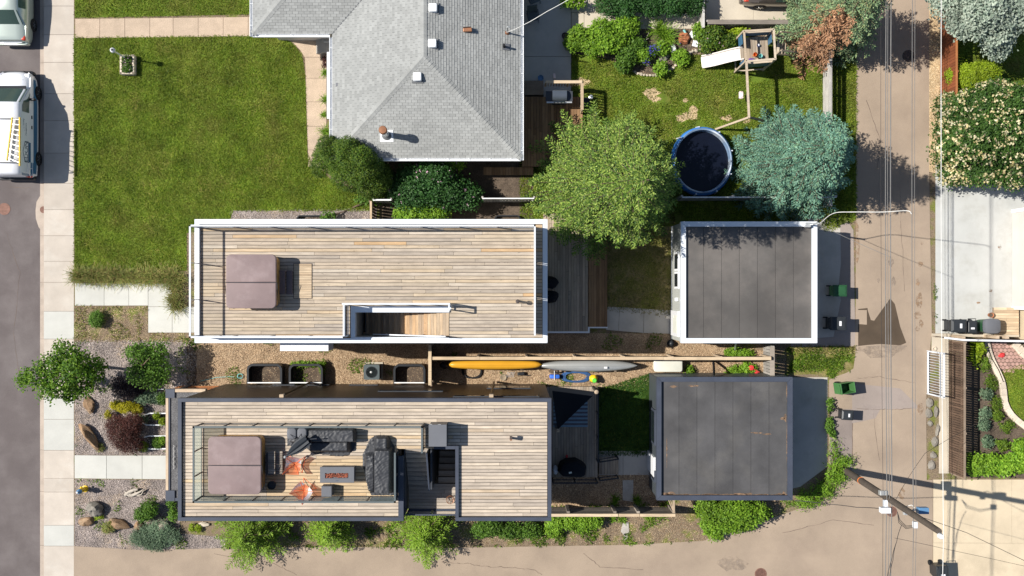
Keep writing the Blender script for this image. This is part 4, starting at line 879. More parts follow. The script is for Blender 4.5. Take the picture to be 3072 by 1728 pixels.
metal_rail('black handrail on the upper side of the dark deck steps', [P(1793,1372,0)+Vector((0,0,.0)),P(1848,1366,0)+Vector((0,0,-.25))], .5, 1.3)
metal_rail('black handrail on the lower side of the dark deck steps', [P(1793,1426,0)+Vector((0,0,.0)),P(1848,1422,0)+Vector((0,0,-.25))], .5, 1.3)
d3 = thing('back_deck', 'brown wooden deck behind the grey bungalow', 'deck', P(1640,380,0))
boards(d3, PX(1566,.5), PY(500,.5), PX(1748,.5), PY(290,.5), .5, 'y', .14, .012, (2.2,4.2), (), 'deck_brown', 'deck_board')
boards(d3, PX(1450,.5), PY(525,.5), PX(1600,.5), PY(501,.5), .45, 'y', .14, .012, (2.2,4.2), (), 'deck_brown', 'deck_board')
MB().box(PX(1567,.4),PY(499,.4),0,PX(1747,.4),PY(291,.4),.45).build('base', MAT['black_rubber'], d3)
for k in range(3): MB().box(PX(1575),PY(272-k*14),.03,PX(1630),PY(290-k*14),.45-.14*k).build('step', MAT['brown_rail'], d3)
# its corner railing
r3 = thing('deck_railing', 'wooden slatted railing at the barbecue corner of the brown deck', 'railing', P(1745,300,.5))
a, b_, c = P(1636,258,.5), P(1742,258,.5), P(1742,340,.5); TT = Vector((0,0,.95))
MB().bar(a+TT,b_+TT,.14,.04).build('top_rail', MAT['plank_wood'], r3); MB().bar(b_+TT-Vector((0,.07,0)),c+TT,.14,.04).build('top_rail', MAT['plank_wood'], r3)
for s_, e_ in ((a,b_),(b_,c)):
    n_ = int((e_-s_).length/.13)
    for k in range(n_+1): q = s_+(e_-s_)*k/n_; MB().bar(q,q+TT-Vector((0,0,.02)),.05 if k%8 else .09).build('baluster', MAT['plank_wood'], r3)
# ================================================================ PLANTS
def quads(name, C, D, S, mat, parent=None, loc=(0,0,0)):
    """many small diamond leaves in one mesh: centre, half length, half width"""
    C = np.asarray(C, float); D = np.asarray(D, float); S = np.asarray(S, float); n = len(C)
    org = np.array(ORG[parent.name]) if parent is not None else np.array(loc, float)
    V = np.empty((n,4,3)); V[:,0] = C-D; V[:,1] = C+S; V[:,2] = C+D; V[:,3] = C-S; V -= org
    me = bpy.data.meshes.new(name); me.vertices.add(4*n); me.vertices.foreach_set('co', V.astype(np.float32).ravel())
    me.loops.add(4*n); me.loops.foreach_set('vertex_index', np.arange(4*n, dtype=np.int32)); me.polygons.add(n)
    me.polygons.foreach_set('loop_start', np.arange(0,4*n,4,dtype=np.int32)); me.polygons.foreach_set('loop_total', np.full(n,4,dtype=np.int32))
    me.update(calc_edges=True); return link(name, me, MAT[mat], parent, (0,0,0) if parent is not None else loc)
def unitv(v): return v/np.maximum(np.linalg.norm(v, axis=1, keepdims=True), 1e-6)
def rdir(n, zmin=-1.0):
    v = unitv(RNG.normal(size=(n,3)))
    v[:,2] = np.where(v[:,2] < zmin, -v[:,2], v[:,2]); return v
def orient(n, nrm, ln, wd, jit=.6):
    """leaf frames whose normals scatter round nrm"""
    nn = unitv(nrm + RNG.normal(size=(n,3))*jit); t = unitv(np.cross(nn, RNG.normal(size=(n,3)))); s = np.cross(nn, t)
    l = ln*RNG.uniform(.65,1.25,(n,1)); w = wd*RNG.uniform(.7,1.2,(n,1)); return t*l/2, s*w/2
def crown(lobes, nclump, per, leaf, wid=None, sig=.10, up=.7, inner=.25, shell=(.8,1.03)):
    """leafy volume: lobes (x,y,z,rx,ry,rz), clumps on their skin, leaves round each clump"""
    lobes = np.array(lobes, float); ar = (lobes[:,3]*lobes[:,4]+lobes[:,3]*lobes[:,5]); ix = RNG.choice(len(lobes), nclump, p=ar/ar.sum())
    d = rdir(nclump, -.25); rad = RNG.uniform(*shell, (nclump,1)); inn = RNG.random(nclump) < inner; rad[inn] *= RNG.uniform(.45,.9,(inn.sum(),1))
    cc = lobes[ix,:3] + d*lobes[ix,3:]*rad; cc[:,2] = np.maximum(cc[:,2], .03)
    C = np.repeat(cc, per, 0) + RNG.normal(size=(nclump*per,3))*sig*np.array([1,1,.7]); C[:,2] = np.maximum(C[:,2], .02)
    nrm = np.repeat(d, per, 0)*.6 + np.array([0,0,up]); D, S = orient(len(C), nrm, leaf, wid or leaf*.6); return C, D, S
def limbs(root, base, top, n, spread, r0, mat='bark', name='trunk'):
    b = MB(); base = Vector(base); top = Vector(top); b.tube([base-Vector((0,0,.1)), base.lerp(top,.5)+Vector((.02,.03,0)), top], [r0, r0*.7, r0*.35], 8)
    t = b.build(name, MAT[mat], root, 60)
    for k in range(n):
        a = 2*PI*k/n+random.uniform(-.4,.4); h = random.uniform(.35,.85); s = base.lerp(top,h); e = s+Vector((math.cos(a)*spread*(1.2-h*.6), math.sin(a)*spread*(1.2-h*.6), spread*.45))
        MB().tube([s, s.lerp(e,.5)+Vector((0,0,.08)), e], [r0*.4, r0*.28, r0*.1], 6).build('limb', MAT[mat], root, 60)
    return t
def bush(name, label, lobes, mat, leaf=.09, dens=60, per=9, sig=.09, group=None, cat='shrub', flowers=None, up=.7, wid=None, part='foliage', stem=True, inner=.25):
    """lobes given as (px, py, z, rx, ry, rz) with the pixel read at that height"""
    L = []
    for px, py, z, rx, ry, rz in lobes: q = P(px,py,z); L.append((q.x,q.y,z,rx,ry,rz))
    cx = sum(l[0] for l in L)/len(L); cy = sum(l[1] for l in L)/len(L)
    t = thing(name, label, cat, (cx,cy,0), group)
    ar = sum(l[3]*l[4]*3.2 + (l[3]+l[4])*l[5]*2.2 for l in L); n = max(12, int(ar*dens))
    C, D, S = crown(L, n, per, leaf, wid, sig, up, inner); quads(part, C, D, S, mat, t)
    if stem:
        b = MB()
        for l in L:
            for k in range(3): b.tube([(cx+random.uniform(-.05,.05),cy+random.uniform(-.05,.05),-.05),(l[0]+random.uniform(-.3,.3)*l[3],l[1]+random.uniform(-.3,.3)*l[4],l[2]+l[5]*.3)],[.03,.01],5)
        b.build('stem', MAT['bark'], t)
    if flowers:
        fm, nf, fl = flowers; L2 = np.array(L); ix = RNG.integers(0,len(L),nf); d = rdir(nf,.05); c = L2[ix,:3]+d*L2[ix,3:]*RNG.uniform(.98,1.08,(nf,1))
        k = 6; C2 = np.repeat(c,k,0)+RNG.normal(size=(nf*k,3))*fl*.45; D2,S2 = orient(len(C2), np.tile(np.array([[0,0,1.]]),(len(C2),1)), fl, fl*.8, .5); quads('blossom', C2, D2, S2, fm, t)
    return t
def spruce(name, label, base, h, r, mats, lv=.30, nb=15, droop=.18, group=None, dead=None, needle=(.17,.055), dens=1.0, lean=(0,0), rag=.12):
    base = Vector(base); t = thing(name, label, 'tree', (base.x,base.y,0), group)
    Cs, Ds, Ss, Dd = [], [], [], []; br = MB(); z = .35
    while z < h*.985:
        f = z/h; R = r*(1-f)**.72*(1.0 if f > .12 else .85+f); n = max(5, int(nb*(.45+.75*(1-f)))); ph = random.uniform(0,6.28)
        for k in range(n):
            a = ph+2*PI*k/n+random.uniform(-.22,.22); L = R*random.uniform(.9-rag*1.6,1.0+rag); d = Vector((math.cos(a),math.sin(a),0)); sd_ = Vector((-d.y,d.x,0))
            z0 = z+random.uniform(-.22,.22); bx = base.x+lean[0]*f*h; by = base.y+lean[1]*f*h
            def pos(s): u = s/max(L,.01); return Vector((bx+d.x*s, by+d.y*s, max(.08, z0 - droop*L*u*(1.1-.55*u*u) + .10*L*u*u*u)))
            if L > .5: br.tube([pos(0), pos(L*.5), pos(L*.93)], [.03,.018,.008], 4, False)
            isdead = dead is not None and dead(pos(L*.8))
            s = .12*L
            while s < L:
                tl = min(.36, .14+(L-s)*.42)*random.uniform(.7,1.2)
                for sg in (-1,1):
                    ang = random.uniform(.6,1.05); td = (d*math.cos(ang)+sd_*sg*math.sin(ang)); p0 = pos(s); m = max(2,int(tl/.075*dens))
                    for j in range(m):
                        q = (j+.6)/m*tl; c = p0+td*q+Vector((0,0,-.15*q+random.uniform(-.05,.05)))
                        rd_ = Vector((random.uniform(-1,1),random.uniform(-1,1),random.uniform(-.5,.7)))
                        dd = (td+rd_*.75).normalized(); ss = dd.cross(Vector((random.uniform(-.6,.6),random.uniform(-.6,.6),1))).normalized()
                        ln, wd = needle[0]*random.uniform(.7,1.25), needle[1]*random.uniform(.7,1.4)
                        Cs.append(c); Ds.append(dd*ln/2); Ss.append(ss*wd/2); Dd.append(isdead)
                s += random.uniform(.09,.15)
            for j in range(3):
                c = pos(L)+Vector((random.uniform(-.06,.06),random.uniform(-.06,.06),random.uniform(0,.05))); Cs.append(c); Ds.append((d+Vector((random.uniform(-.5,.5),random.uniform(-.5,.5),.3))).normalized()*needle[0]*.6); Ss.append(sd_*needle[1]*.6); Dd.append(isdead)
        z += lv*random.uniform(.8,1.15)
    Cs = np.array(Cs); Ds = np.array(Ds); Ss = np.array(Ss); Dd = np.array(Dd, bool)
    quads('crown', Cs[~Dd], Ds[~Dd], Ss[~Dd], mats[0], t)
    if Dd.any(): quads('dead_branches', Cs[Dd], Ds[Dd], Ss[Dd], mats[1], t)['label'] = 'browned dead branches'
    MB().tube([base-Vector((0,0,.1)),(base.x+lean[0]*h*.5,base.y+lean[1]*h*.5,h*.5),(base.x+lean[0]*h,base.y+lean[1]*h,h)], [.17,.1,.02], 8).build('trunk', MAT['bark'], t, 60)
    br.build('branch_wood', MAT['bark'], t); return t
def tufts(name, label, spots, mat, n=60, h=.5, spread=.3, wd=.018, cat='grass', group=None, bend=.6):
    """a clump of arching blades per spot (px,py,scale)"""
    out = []
    for i, (px, py, sc) in enumerate(spots):
        p = P(px,py,0); t = thing(name, label[i] if isinstance(label, list) else label, cat, p, group)
        m = int(n*(.6+.4*sc)); a = RNG.uniform(0,2*PI,m); le = RNG.uniform(.6,1.1,m)*h*sc; tilt = RNG.uniform(.3,1.45,m)
        b0 = np.c_[p.x+RNG.normal(size=m)*spread*.25*sc, p.y+RNG.normal(size=m)*spread*.25*sc, np.zeros(m)+.01]
        dh_ = np.c_[np.cos(a),np.sin(a),np.zeros(m)]; side = np.c_[-np.sin(a),np.cos(a),np.zeros(m)]
        C, D, S = [], [], []
        for s0, s1 in ((0,.38),(.36,.72),(.70,1.0)):
            def at(s): th = tilt*(.35+bend*s); return b0+dh_*(le*s*np.sin(th))[:,None]+np.c_[np.zeros(m),np.zeros(m),le*s*np.cos(th)]
            p0, p1 = at(s0), at(s1); C.append((p0+p1)/2); D.append((p1-p0)*.55); S.append(side*wd*(1.15-s0))
        quads('blades', np.vstack(C), np.vstack(D), np.vstack(S), mat, t); out.append(t)
    return out
def in_poly(pts, poly):
    x, y = pts[:,0], pts[:,1]; r = np.zeros(len(pts), bool); n = len(poly)
    for i in range(n):
        x0, y0 = poly[i]; x1, y1 = poly[(i+1)%n]; c = ((y0 > y) != (y1 > y)); xx = (x1-x0)*(y-y0)/((y1-y0) if y1 != y0 else 1e-9)+x0; r ^= c & (x < xx)
    return r
def scatter(poly, dens, holes=(), jitter=0, mask=None):
    pl = [(p.x,p.y) for p in pp(poly)]; a = np.array(pl); lo, hi = a.min(0), a.max(0); lo = np.maximum(lo, [-27,-16]); hi = np.minimum(hi, [27,16])
    n = int((hi-lo).prod()*dens); q = RNG.uniform(lo, hi, (n,2)); q = q[in_poly(q, pl)]
    for h_ in holes: q = q[~in_poly(q, [(p.x,p.y) for p in pp(h_)])]
    if mask is not None: q = q[np.array([mask(x,y) for x,y in q], bool)]
    return q + RNG.normal(size=q.shape)*jitter
def grass(name, label, poly, dens, mat, h=.05, w=.011, z=.012, holes=(), mask=None, cat='grass'):
    q = scatter(poly, dens, holes, .02, mask); n = len(q); a = RNG.uniform(0,2*PI,n)
    if name == 'lawn_grass': a = np.where(RNG.random(n) < .45, np.where(np.floor(q[:,0]/.55+.15*np.sin(q[:,1]*.4)).astype(int)%2 == 0, PI/2, -PI/2)+RNG.normal(size=n)*.5, a)   # mowing lanes lean both ways
    tl = RNG.uniform(.3,1.3,n); le = h*RNG.uniform(.6,1.4,n)
    D = np.c_[np.cos(a)*np.sin(tl), np.sin(a)*np.sin(tl), np.cos(tl)]*le[:,None]; C = np.c_[q, np.full(n, z)]+D*.9; S = np.c_[-np.sin(a),np.cos(a),np.zeros(n)]*(w*RNG.uniform(.7,1.5,n))[:,None]
    return stuff(quads(name, C, D, S, mat), label, cat)
def chips(name, label, poly, dens, mat, ln=.05, wd=.022, z=.014, holes=(), mask=None, cat='ground cover'):
    q = scatter(poly, dens, holes, 0, mask); n = len(q); nr = unitv(np.c_[RNG.normal(size=(n,2))*.35, np.ones(n)]); t = unitv(np.cross(nr, RNG.normal(size=(n,3)))); s = np.cross(nr,t)
    C = np.c_[q, z+RNG.uniform(0,.02,n)]; return stuff(quads(name, C, t*(ln*RNG.uniform(.4,1.3,(n,1)))/2, s*(wd*RNG.uniform(.6,1.4,(n,1)))/2, mat), label, cat)
def nmask(sc, th, off=0): return lambda x, y: noise.noise(Vector((x*sc+off, y*sc, off))) > th

# ---- lawns and ground cover (nobody could count these)
random.seed(77)
BARE = [blot(cx,cy,rx,ry,16,.4) for cx,cy,rx,ry in ((1952,278,26,16),(1965,296,14,10),(2060,350,32,14),(2078,336,20,16),(2056,300,8,6),(2180,354,18,9),(1745,245,22,11),(2240,364,12,6))]
grass('lawn_grass', 'short mown grass of the big front lawn', LAWN, 1100, 'lawn_blade', .05, .012)
grass('lawn_grass', 'mown grass of the strip above the crushed-stone path', LAWN_TOP, 900, 'lawn_blade', .05, .012)
grass('lawn_grass', 'grass of the back yard with the play frame', BACK, 800, 'lawn_blade', .06, .013, holes=[GARDEN]+BARE, mask=lambda x,y: not (noise.noise(Vector((x*.9,y*.9,3))) > .42))
grass('lawn_grass', 'thin dry grass of the small yard behind the white house', YARD, 450, 'lawn_blade_dry', .06, .012)
grass('lawn_grass', 'dark green grass behind the dark house', SHADE, 1500, 'lawn_blade_lush_shaded', .05, .014)
grass('lawn_grass', 'green lawn inside the curved stone edging', FAR, 900, 'lawn_blade', .05, .012, .02)
grass('lawn_grass', 'grass under the flowering bush across the lane', [(2866,-60),(3100,-60),(3100,320),(2866,320)], 500, 'lawn_blade', .05, .012)
grass('weeds', 'weeds and dry grass between the path and the gravel garden', WEEDY, 300, 'reed_leaf', .07, .013, mask=nmask(1.6,.0,4))
grass('weeds', 'weeds along the lane south of the dark house', SOUTH, 420, 'weed', .09, .018, mask=nmask(1.1,.12,9))
grass('weeds', 'weeds sprouting through the mulch between the two houses', CHIPS, 260, 'weed', .08, .016, mask=nmask(.9,.33,2))
grass('weeds', 'sparse weeds in the front gravel garden', GRAVEL, 200, 'weed', .07, .016, mask=nmask(1.3,.33,7)); grass('weeds', 'sparse weeds in the boulder garden', GRAVEL2, 260, 'weed', .07, .016, mask=nmask(1.3,.28,12))
VERGE = [(2360,1045),(2440,1040),(2560,1042),(2566,1060),(2560,1105),(2540,1118),(2500,1132),(2440,1122),(2360,1126)]
area('verge', VERGE, .022, 'lawn_dry'); grass('verge_grass', 'tall rough grass patch between the two garages at the lane', VERGE, 800, 'weed', .09, .018, .022, mask=lambda x,y: noise.noise(Vector((x*2.2,y*2.2,4)))*1.1+1.0*min(1,(x-13.6)*1.0,(17.1-x)*1.0,(y+4.45)*1.2,(-2.9-y)*1.4) > .32); grass('verge_grass', 'dry straw at the edge of the garage verge', [(2370,1040),(2562,1040),(2562,1062),(2370,1058)], 500, 'lawn_blade_dry', .1, .016, .024)
for pl, lb in (([(2476,180),(2566,110),(2566,640),(2500,690),(2476,690)],'longer grass strip beside the back lane'),([(222,100),(228,100),(228,840),(222,840)],'grass fringe along the pavement edge')): grass('edge_grass', lb, pl, 600 if 'lane' in lb else 350, 'lawn_blade', .08 if 'lane' in lb else .045, .014)
chips('wood_chips', 'shredded bark mulch between the two houses', CHIPS, 520, 'chip', .07, .024)
chips('wood_chips', 'tan wood chips inside the back fence', REAR, 520, 'chip', .08, .03); chips('wood_chips', 'bark mulch and litter along the lane', SOUTH, 380, 'chip', .06, .022)
chips('gravel', 'grey and brown gravel of the front garden', GRAVEL, 520, 'chip_gravel', .05, .035); chips('gravel', 'gravel and bark around the boulders', GRAVEL2, 520, 'chip_gravel', .05, .03)
chips('gravel', 'bark litter among the weeds beside the concrete path', WEEDY, 380, 'chip', .055, .025)
chips('gravel', 'tan pebbles along the edge of the lane', [(2787,-30),(2822,-30),(2822,500),(2808,518),(2787,512)], 700, 'chip_tan', .05, .04, .026)
chips('gravel', 'grey stones along the wall of the white house', [(690,630),(1130,625),(1130,665),(690,670)], 500, 'chip_gravel', .05, .035)
chips('dead_leaves', 'leaf litter and soil of the back garden bed', GARDEN, 260, 'chip', .05, .025, .02)
# dry patches in the back lawn
for pl in BARE:
    cx, cy = pl[0]; area('bare_patch', pl, .0135+.0001*BARE.index(pl), 'tan_gravel'); grass('dry_grass', f'straw on a bare patch of the back lawn {"near the deck rail" if cx<1800 else "by the pool" if cy>320 else "in the open lawn"}', pl, 260, 'lawn_blade_dry', .05, .012, .015)

# ---- big trees
random.seed(21)
spruce('spruce_tree', 'large lime-green spruce between the brown deck and the round pool', (4.25,5.25,0), 12.5, 4.05, ('spruce_lime',), lv=.36, nb=16, droop=.26, needle=(.115,.05), lean=(.065,-.10), rag=.13, dens=1.7)
spruce('spruce_tree', 'blue spruce beside the lane next to the round pool', P(2348,503), 8.8, 3.25, ('spruce_blue',), lv=.32, nb=16, droop=.24, needle=(.11,.05), rag=.11, dens=1.7)
q = P(2440,70,3)
spruce('spruce_tree', 'green spruce with browned branches at the head of the long fence', P(2420,105), 5.6, 2.2, ('spruce_green','spruce_dead'), nb=12, needle=(.125,.046), lv=.34, rag=.18, dens=1.6,
       dead=lambda p: p.x > 13.9 and p.x < 15.7 and p.y < 12.5 and noise.noise(Vector((p.x*1.2,p.y*1.2,1))) > -.35)
spruce('spruce_tree', 'taller blue-green spruce leaning over the lane beside the browned one', P(2470,85), 8.2, 2.5, ('spruce_green','spruce_dead'), nb=12, needle=(.125,.046), lv=.34, rag=.18, dens=1.6, dead=lambda p: noise.noise(Vector((p.x*1.3,p.y*1.3,7))) > .40 or (p.x < 15.5 and p.y < 12.2))
# cedar with several tops next to the bungalow
t = thing('cedar_tree', 'dark green multi-stemmed cedar at the corner of the bungalow', 'tree', P(1085,540))
L = []
for px, py, z, r in ((1060,505,1.2,1.25),(1120,540,1.1,1.1),(1035,480,2.0,.95),(1090,505,2.3,1.05),(1125,530,2.0,.9),(1010,460,2.6,.8),(1060,470,3.1,.85),(1105,498,3.0,.8),(985,440,3.2,.55),(1040,445,3.8,.6),(1085,470,3.9,.55),(975,470,2.0,.6),(965,500,1.2,.55)):
    p = P(px,py,z); L.append((p.x,p.y,z,r*.92,r*.92,r*1.15))
C,D,S = crown(L, 6500, 11, .085, .034, .055, .6, .12, (.86,1.03)); quads('crown', C,D,S,'cedar_leaf', t); limbs(t, P(1085,545), P(1045,480,2.8), 5, .7, .12)
# lilac with pink blossom in the shade of the bungalow
bush('lilac_bush', 'dark green lilac bush with pink blossom below the bungalow', [(1270,555,1.4,1.5,1.1,1.0),(1210,560,1.1,.9,.8,.8),(1340,575,1.2,1.1,.9,.9),(1300,520,1.9,.9,.6,.6),(1400,590,1.0,.7,.6,.7),(1235,600,.9,.8,.6,.7)], 'dark_leaf', .13, 55, 9, .12, flowers=('pink_petal',60,.07))
bush('shrub', 'bright green shrub standing against the north wall of the white house', [(1260,630,1.0,.9,.5,.6),(1310,632,1.0,.7,.45,.6),(1220,640,.8,.6,.4,.5)], 'bright_leaf', .14, 60, 8, .09)
bush('shrub', 'bright leaved shrub at the eave of the bungalow above the lilac', [(1320,487,1.6,.85,.22,.35),(1360,495,1.4,.5,.25,.35)], 'bright_leaf', .13, 70, 8, .08, flowers=('pink_petal',10,.06))
bush('shrub', 'low green perennials by the corner of the white house fence', [(1110,600,.35,.7,.25,.3),(985,650,.3,.4,.2,.25)], 'mid_leaf', .12, 60, 8, .08)
# street tree and its neighbour
def leafy_tree(name, label, base, top, lobes, mat, n, per=10, leaf=.12, sig=.12, inner=.2):
    t = thing(name, label, 'tree', base); L = []
    for px, py, z, rx, ry, rz in lobes: p = P(px,py,z); L.append((p.x,p.y,z,rx,ry,rz))
    C,D,S = crown(L, n, per, leaf, leaf*.62, sig, .75, inner); quads('crown', C,D,S, mat, t); limbs(t, base, top, 7, .9, .09); return t
leafy_tree('street_tree', 'leafy young tree overhanging the pavement and the street', P(252,1095), P(190,1115,4.4), [(255,1100,2.6,.75,.65,.5),(210,1080,3.3,.75,.6,.55),(160,1095,3.6,.65,.5,.5),(105,1130,3.3,.65,.45,.4),(180,1145,3.0,.85,.55,.5),(240,1150,2.4,.75,.5,.5),(150,1170,2.7,.6,.4,.35),(220,1110,4.2,.5,.45,.4),(80,1140,2.6,.45,.3,.25),(288,1110,2.0,.5,.5,.4),(190,1040,2.9,.35,.3,.25),(215,1185,2.2,.45,.3,.3)], 'tree_leaf', 620, 11, .14, .13, .1)
leafy_tree('garden_tree', 'dark leafy small tree in the front gravel garden', P(440,1105), P(425,1095,2.8), [(440,1080,1.8,.75,.7,.5),(475,1110,1.5,.6,.6,.5),(410,1060,2.2,.5,.5,.4),(430,1120,1.8,.7,.5,.5),(470,1055,1.7,.5,.5,.4),(465,1140,1.2,.5,.4,.4)], 'mid_leaf', 520, 10, .12, .12)
leafy_tree('silver_tree', 'silver-leaved tree at the top of the lane', P(2870,30), P(2950,10,4.6), [(2860,30,3.0,.9,.8,.7),(2910,70,3.4,.9,.8,.7),(2960,20,4.2,1.0,.9,.7),(2990,100,3.3,.8,.7,.6),(3030,40,3.9,.9,.9,.6),(2990,140,2.6,.6,.5,.4),(2840,-20,2.8,.9,.8,.7),(2940,-40,4,1.1,.8,.7),(3040,-30,3.6,1,.8,.7)], 'silver_leaf', 1500, 12, .15, .13)
bush('flowering_bush', 'big bush covered in cream blossom across the lane', [(2900,340,1.8,1.2,1.0,.9),(2960,310,2.2,1.1,.9,.8),(3030,320,2.2,1.2,1.0,.9),(2880,440,1.9,1.0,1.0,.9),(2950,420,2.6,1.3,1.1,.9),(3030,430,2.5,1.2,1.1,.9),(2960,510,1.8,1.1,.8,.8),(3040,510,2.0,1.1,.9,.8),(2870,380,1.5,.8,.9,.8),(3090,400,2.2,1,1.2,.9),(2990,270,1.8,.7,.4,.5),(2900,515,1.3,.7,.6,.6),(2840,320,1.2,.55,.6,.7),(2835,390,1.3,.55,.7,.8),(2832,460,1.2,.55,.7,.8),(2850,525,1.1,.6,.5,.6)], 'shade_leaf', .13, 60, 8, .12, flowers=('cream_petal',950,.14))
bush('round_shrub', 'rounded lime-green shrub beside the red fence', [(2890,232,1.0,.85,.62,.7),(2945,225,1.1,.85,.6,.7),(2915,240,1.2,.8,.6,.6)], 'lime_leaf', .09, 190, 10, .06)
# ---- garden bed of the bungalow
for label, lob, mat in (('clump of bright green peonies nearest the patio pot', [(1745,110,.55,.65,.55,.4),(1720,130,.5,.45,.4,.35)], 'bright_leaf'), ('tall bright green clump in the middle of the garden bed', [(1805,95,.8,.6,.6,.5),(1820,130,.7,.7,.55,.45),(1780,140,.6,.6,.5,.4)], 'bright_leaf'),
        ('bright green clump touching the garden walk', [(1870,85,.7,.75,.5,.45),(1895,70,.6,.4,.35,.4),(1850,120,.6,.6,.5,.4)], 'bright_leaf'), ('green clump beside the violet irises', [(1880,170,.5,.5,.5,.4),(1870,195,.4,.4,.35,.35),(1905,135,.5,.5,.35,.35)], 'mid_leaf'),
        ('round green shrub left of the stepping pond', [(1928,165,.4,.38,.38,.35)], 'bright_leaf'), ('small round green shrub in front of the stone edging', [(1982,206,.35,.36,.36,.3)], 'bright_leaf'),
        ('leafy green plant right of the water dish', [(2042,172,.35,.4,.36,.3)], 'bright_leaf'), ('reddish green rose bush beside the play frame', [(2140,110,.7,.6,.55,.5),(2180,130,.6,.5,.45,.4),(2120,135,.5,.4,.35,.35)], 'cedar_leaf'),
        ('yellow-green shrub behind the slide', [(2205,110,.4,.5,.35,.3),(2225,98,.4,.4,.25,.3)], 'lime_leaf'), ('small green clump by the white stepping stones', [(2098,95,.5,.32,.4,.4)], 'bright_leaf'), ('leafy clump under the sword-leaved plant', [(1985,145,.35,.42,.35,.3)], 'bright_leaf')):
    bush('garden_shrub', label, lob, mat, .13, 85, 8, .07, flowers=('pink_petal',10,.05) if 'rose' in label else None)
tufts('sword_plant', ['large fountain of sword-like leaves in the garden bed','pale sword-leaved plant touching the garden walk'], [(1995,112,1.3),(1978,92,1.1)], 'bright_leaf', 130, .75, .3, .022, 'plant')
t = thing('iris_clump', 'violet irises in the middle of the garden bed', 'flowers', P(1955,160))
C,D,S = crown([(*P(1952,152,.5)[:2],.45,.4,.3,.25),(*P(1945,180,.5)[:2],.4,.25,.25,.2)], 60, 6, .14, .03, .08); quads('leaves', C,D,S,'mid_leaf',t)
C,D,S = crown([(*P(1958,152,.6)[:2],.6,.35,.22,.1),(*P(1943,184,.6)[:2],.55,.15,.12,.08)], 26, 6, .07, .06, .05); quads('blossom', C,D,S,'violet_petal',t)
bush('hedge', 'dark trimmed hedge above the garden walk', [(1830,10,.8,.75,.7,.6),(1880,5,.9,.7,.8,.6),(1960,12,.8,.8,.6,.55),(2020,8,.9,.8,.7,.6),(2080,10,.8,.6,.6,.55),(1920,-20,.9,1,.7,.6)], 'dark_leaf', .10, 90, 9, .08)
bush('potted_shrub', 'small bright plant on the garden walk edge below the hedge', [(1886,34,.4,.3,.24,.3)], 'lime_leaf', .1, 90, 8, .06); bush('patio_plant', 'leafy plant beside the patio at the top edge', [(1705,2,.6,.4,.3,.35),(1735,10,.5,.35,.25,.3)], 'bright_leaf', .12, 80, 8, .08, flowers=('pink_petal',8,.05))
# narrow bed in front of the bungalow bay
tufts('day_lily', ['sword-leaved lily below the bay beside the porch steps','sword-leaved lily in the middle of the bay bed','sword-leaved lily at the cedar end of the bay bed','small lily clump between two others at the bay'], [(978,220,.8),(976,300,.9),(978,395,1.1),(972,345,.6)], 'bright_leaf', 70, .5, .3, .018, 'plant')
bush('flower_clump', 'small red-violet flowers beside the porch steps', [(976,185,.3,.14,.3,.2)], 'red_leaf', .08, 120, 8, .05, stem=False)
# ---- ornamental grass row by the white house path
gs = [(236,825),(255,824),(274,827),(294,825),(314,828),(332,825),(352,828),(372,827),(392,829),(412,827),(430,828),(452,828),(470,830),(488,828),(505,826),(522,830),(540,836),(530,860),(532,880),(526,900),(535,912)]
for i, (x, y) in enumerate(gs):
    tufts('reed_grass', 'upright reed grass clump in the row beside the new concrete path', [(x,y+2,random.uniform(.8,1.05))], 'reed_leaf', 190, .72, .6, .017, 'grass', 'reed grass clumps along the concrete path')
bush('round_shrub', 'small round green cushion shrub beside the concrete path', [(290,958,.28,.34,.42,.28)], 'mid_leaf', .07, 260, 10, .05)
# ---- front gravel garden of the dark house
bush('barberry', 'large dark red barberry in the gravel garden', [(372,1300,.65,.75,.8,.55),(395,1330,.55,.6,.5,.45),(350,1275,.55,.5,.5,.45),(400,1270,.6,.5,.5,.45)], 'red_leaf', .07, 170, 9, .07, wid=.03)
bush('barberry', 'almost black purple shrub in the tree shade', [(385,1170,.5,.75,.35,.4),(365,1150,.5,.5,.35,.4),(420,1160,.4,.4,.3,.35)], 'purple_leaf', .07, 150, 9, .07, wid=.03)
bush('spirea', 'bright yellow shrub in the gravel garden', [(380,1222,.4,.5,.26,.3),(410,1226,.35,.3,.22,.25),(350,1215,.35,.3,.2,.25),(327,1245,.3,.14,.22,.2)], 'yellow_leaf', .07, 260, 9, .05)
bush('low_shrub', 'dark green low shrub under the yellow shrub row', [(435,1190,.3,.5,.3,.25),(470,1195,.25,.4,.25,.2)], 'juniper_leaf', .09, 150, 9, .06); bush('low_shrub', 'green low shrub at the porch canopy corner', [(487,1197,.3,.24,.26,.25)], 'mid_leaf', .09, 150, 9, .06)
for i, (x, y, s_, m_, lb) in enumerate(((470,1248,.16,'lime_leaf','yellow-green plant in the hooped bed nearest the wall'),(488,1265,.18,'lime_leaf','small yellow-green plant in the middle of the hooped bed'),(434,1258,.16,'juniper_leaf','dull green plant at the round end of the hooped bed'),(472,1330,.26,'mid_leaf','green plant in the second hooped bed'),(487,1322,.2,'bright_leaf','bright plant at the wall in the second hooped bed'),(430,1340,.22,'lime_leaf','pale leafy plant below the red barberry'),(300,1343,.2,'rock','x'))):
    if m_ == 'rock': continue
    bush('bed_plant', lb, [(x,y,.2,s_,s_,.16)], m_, .07, 280, 9, .04, cat='plant')
bush('cushion_plant', 'tan cushion plant at the tip of the long boulder', [(300,1343,.12,.22,.2,.12)], 'reed_leaf', .05, 320, 9, .04, cat='plant')
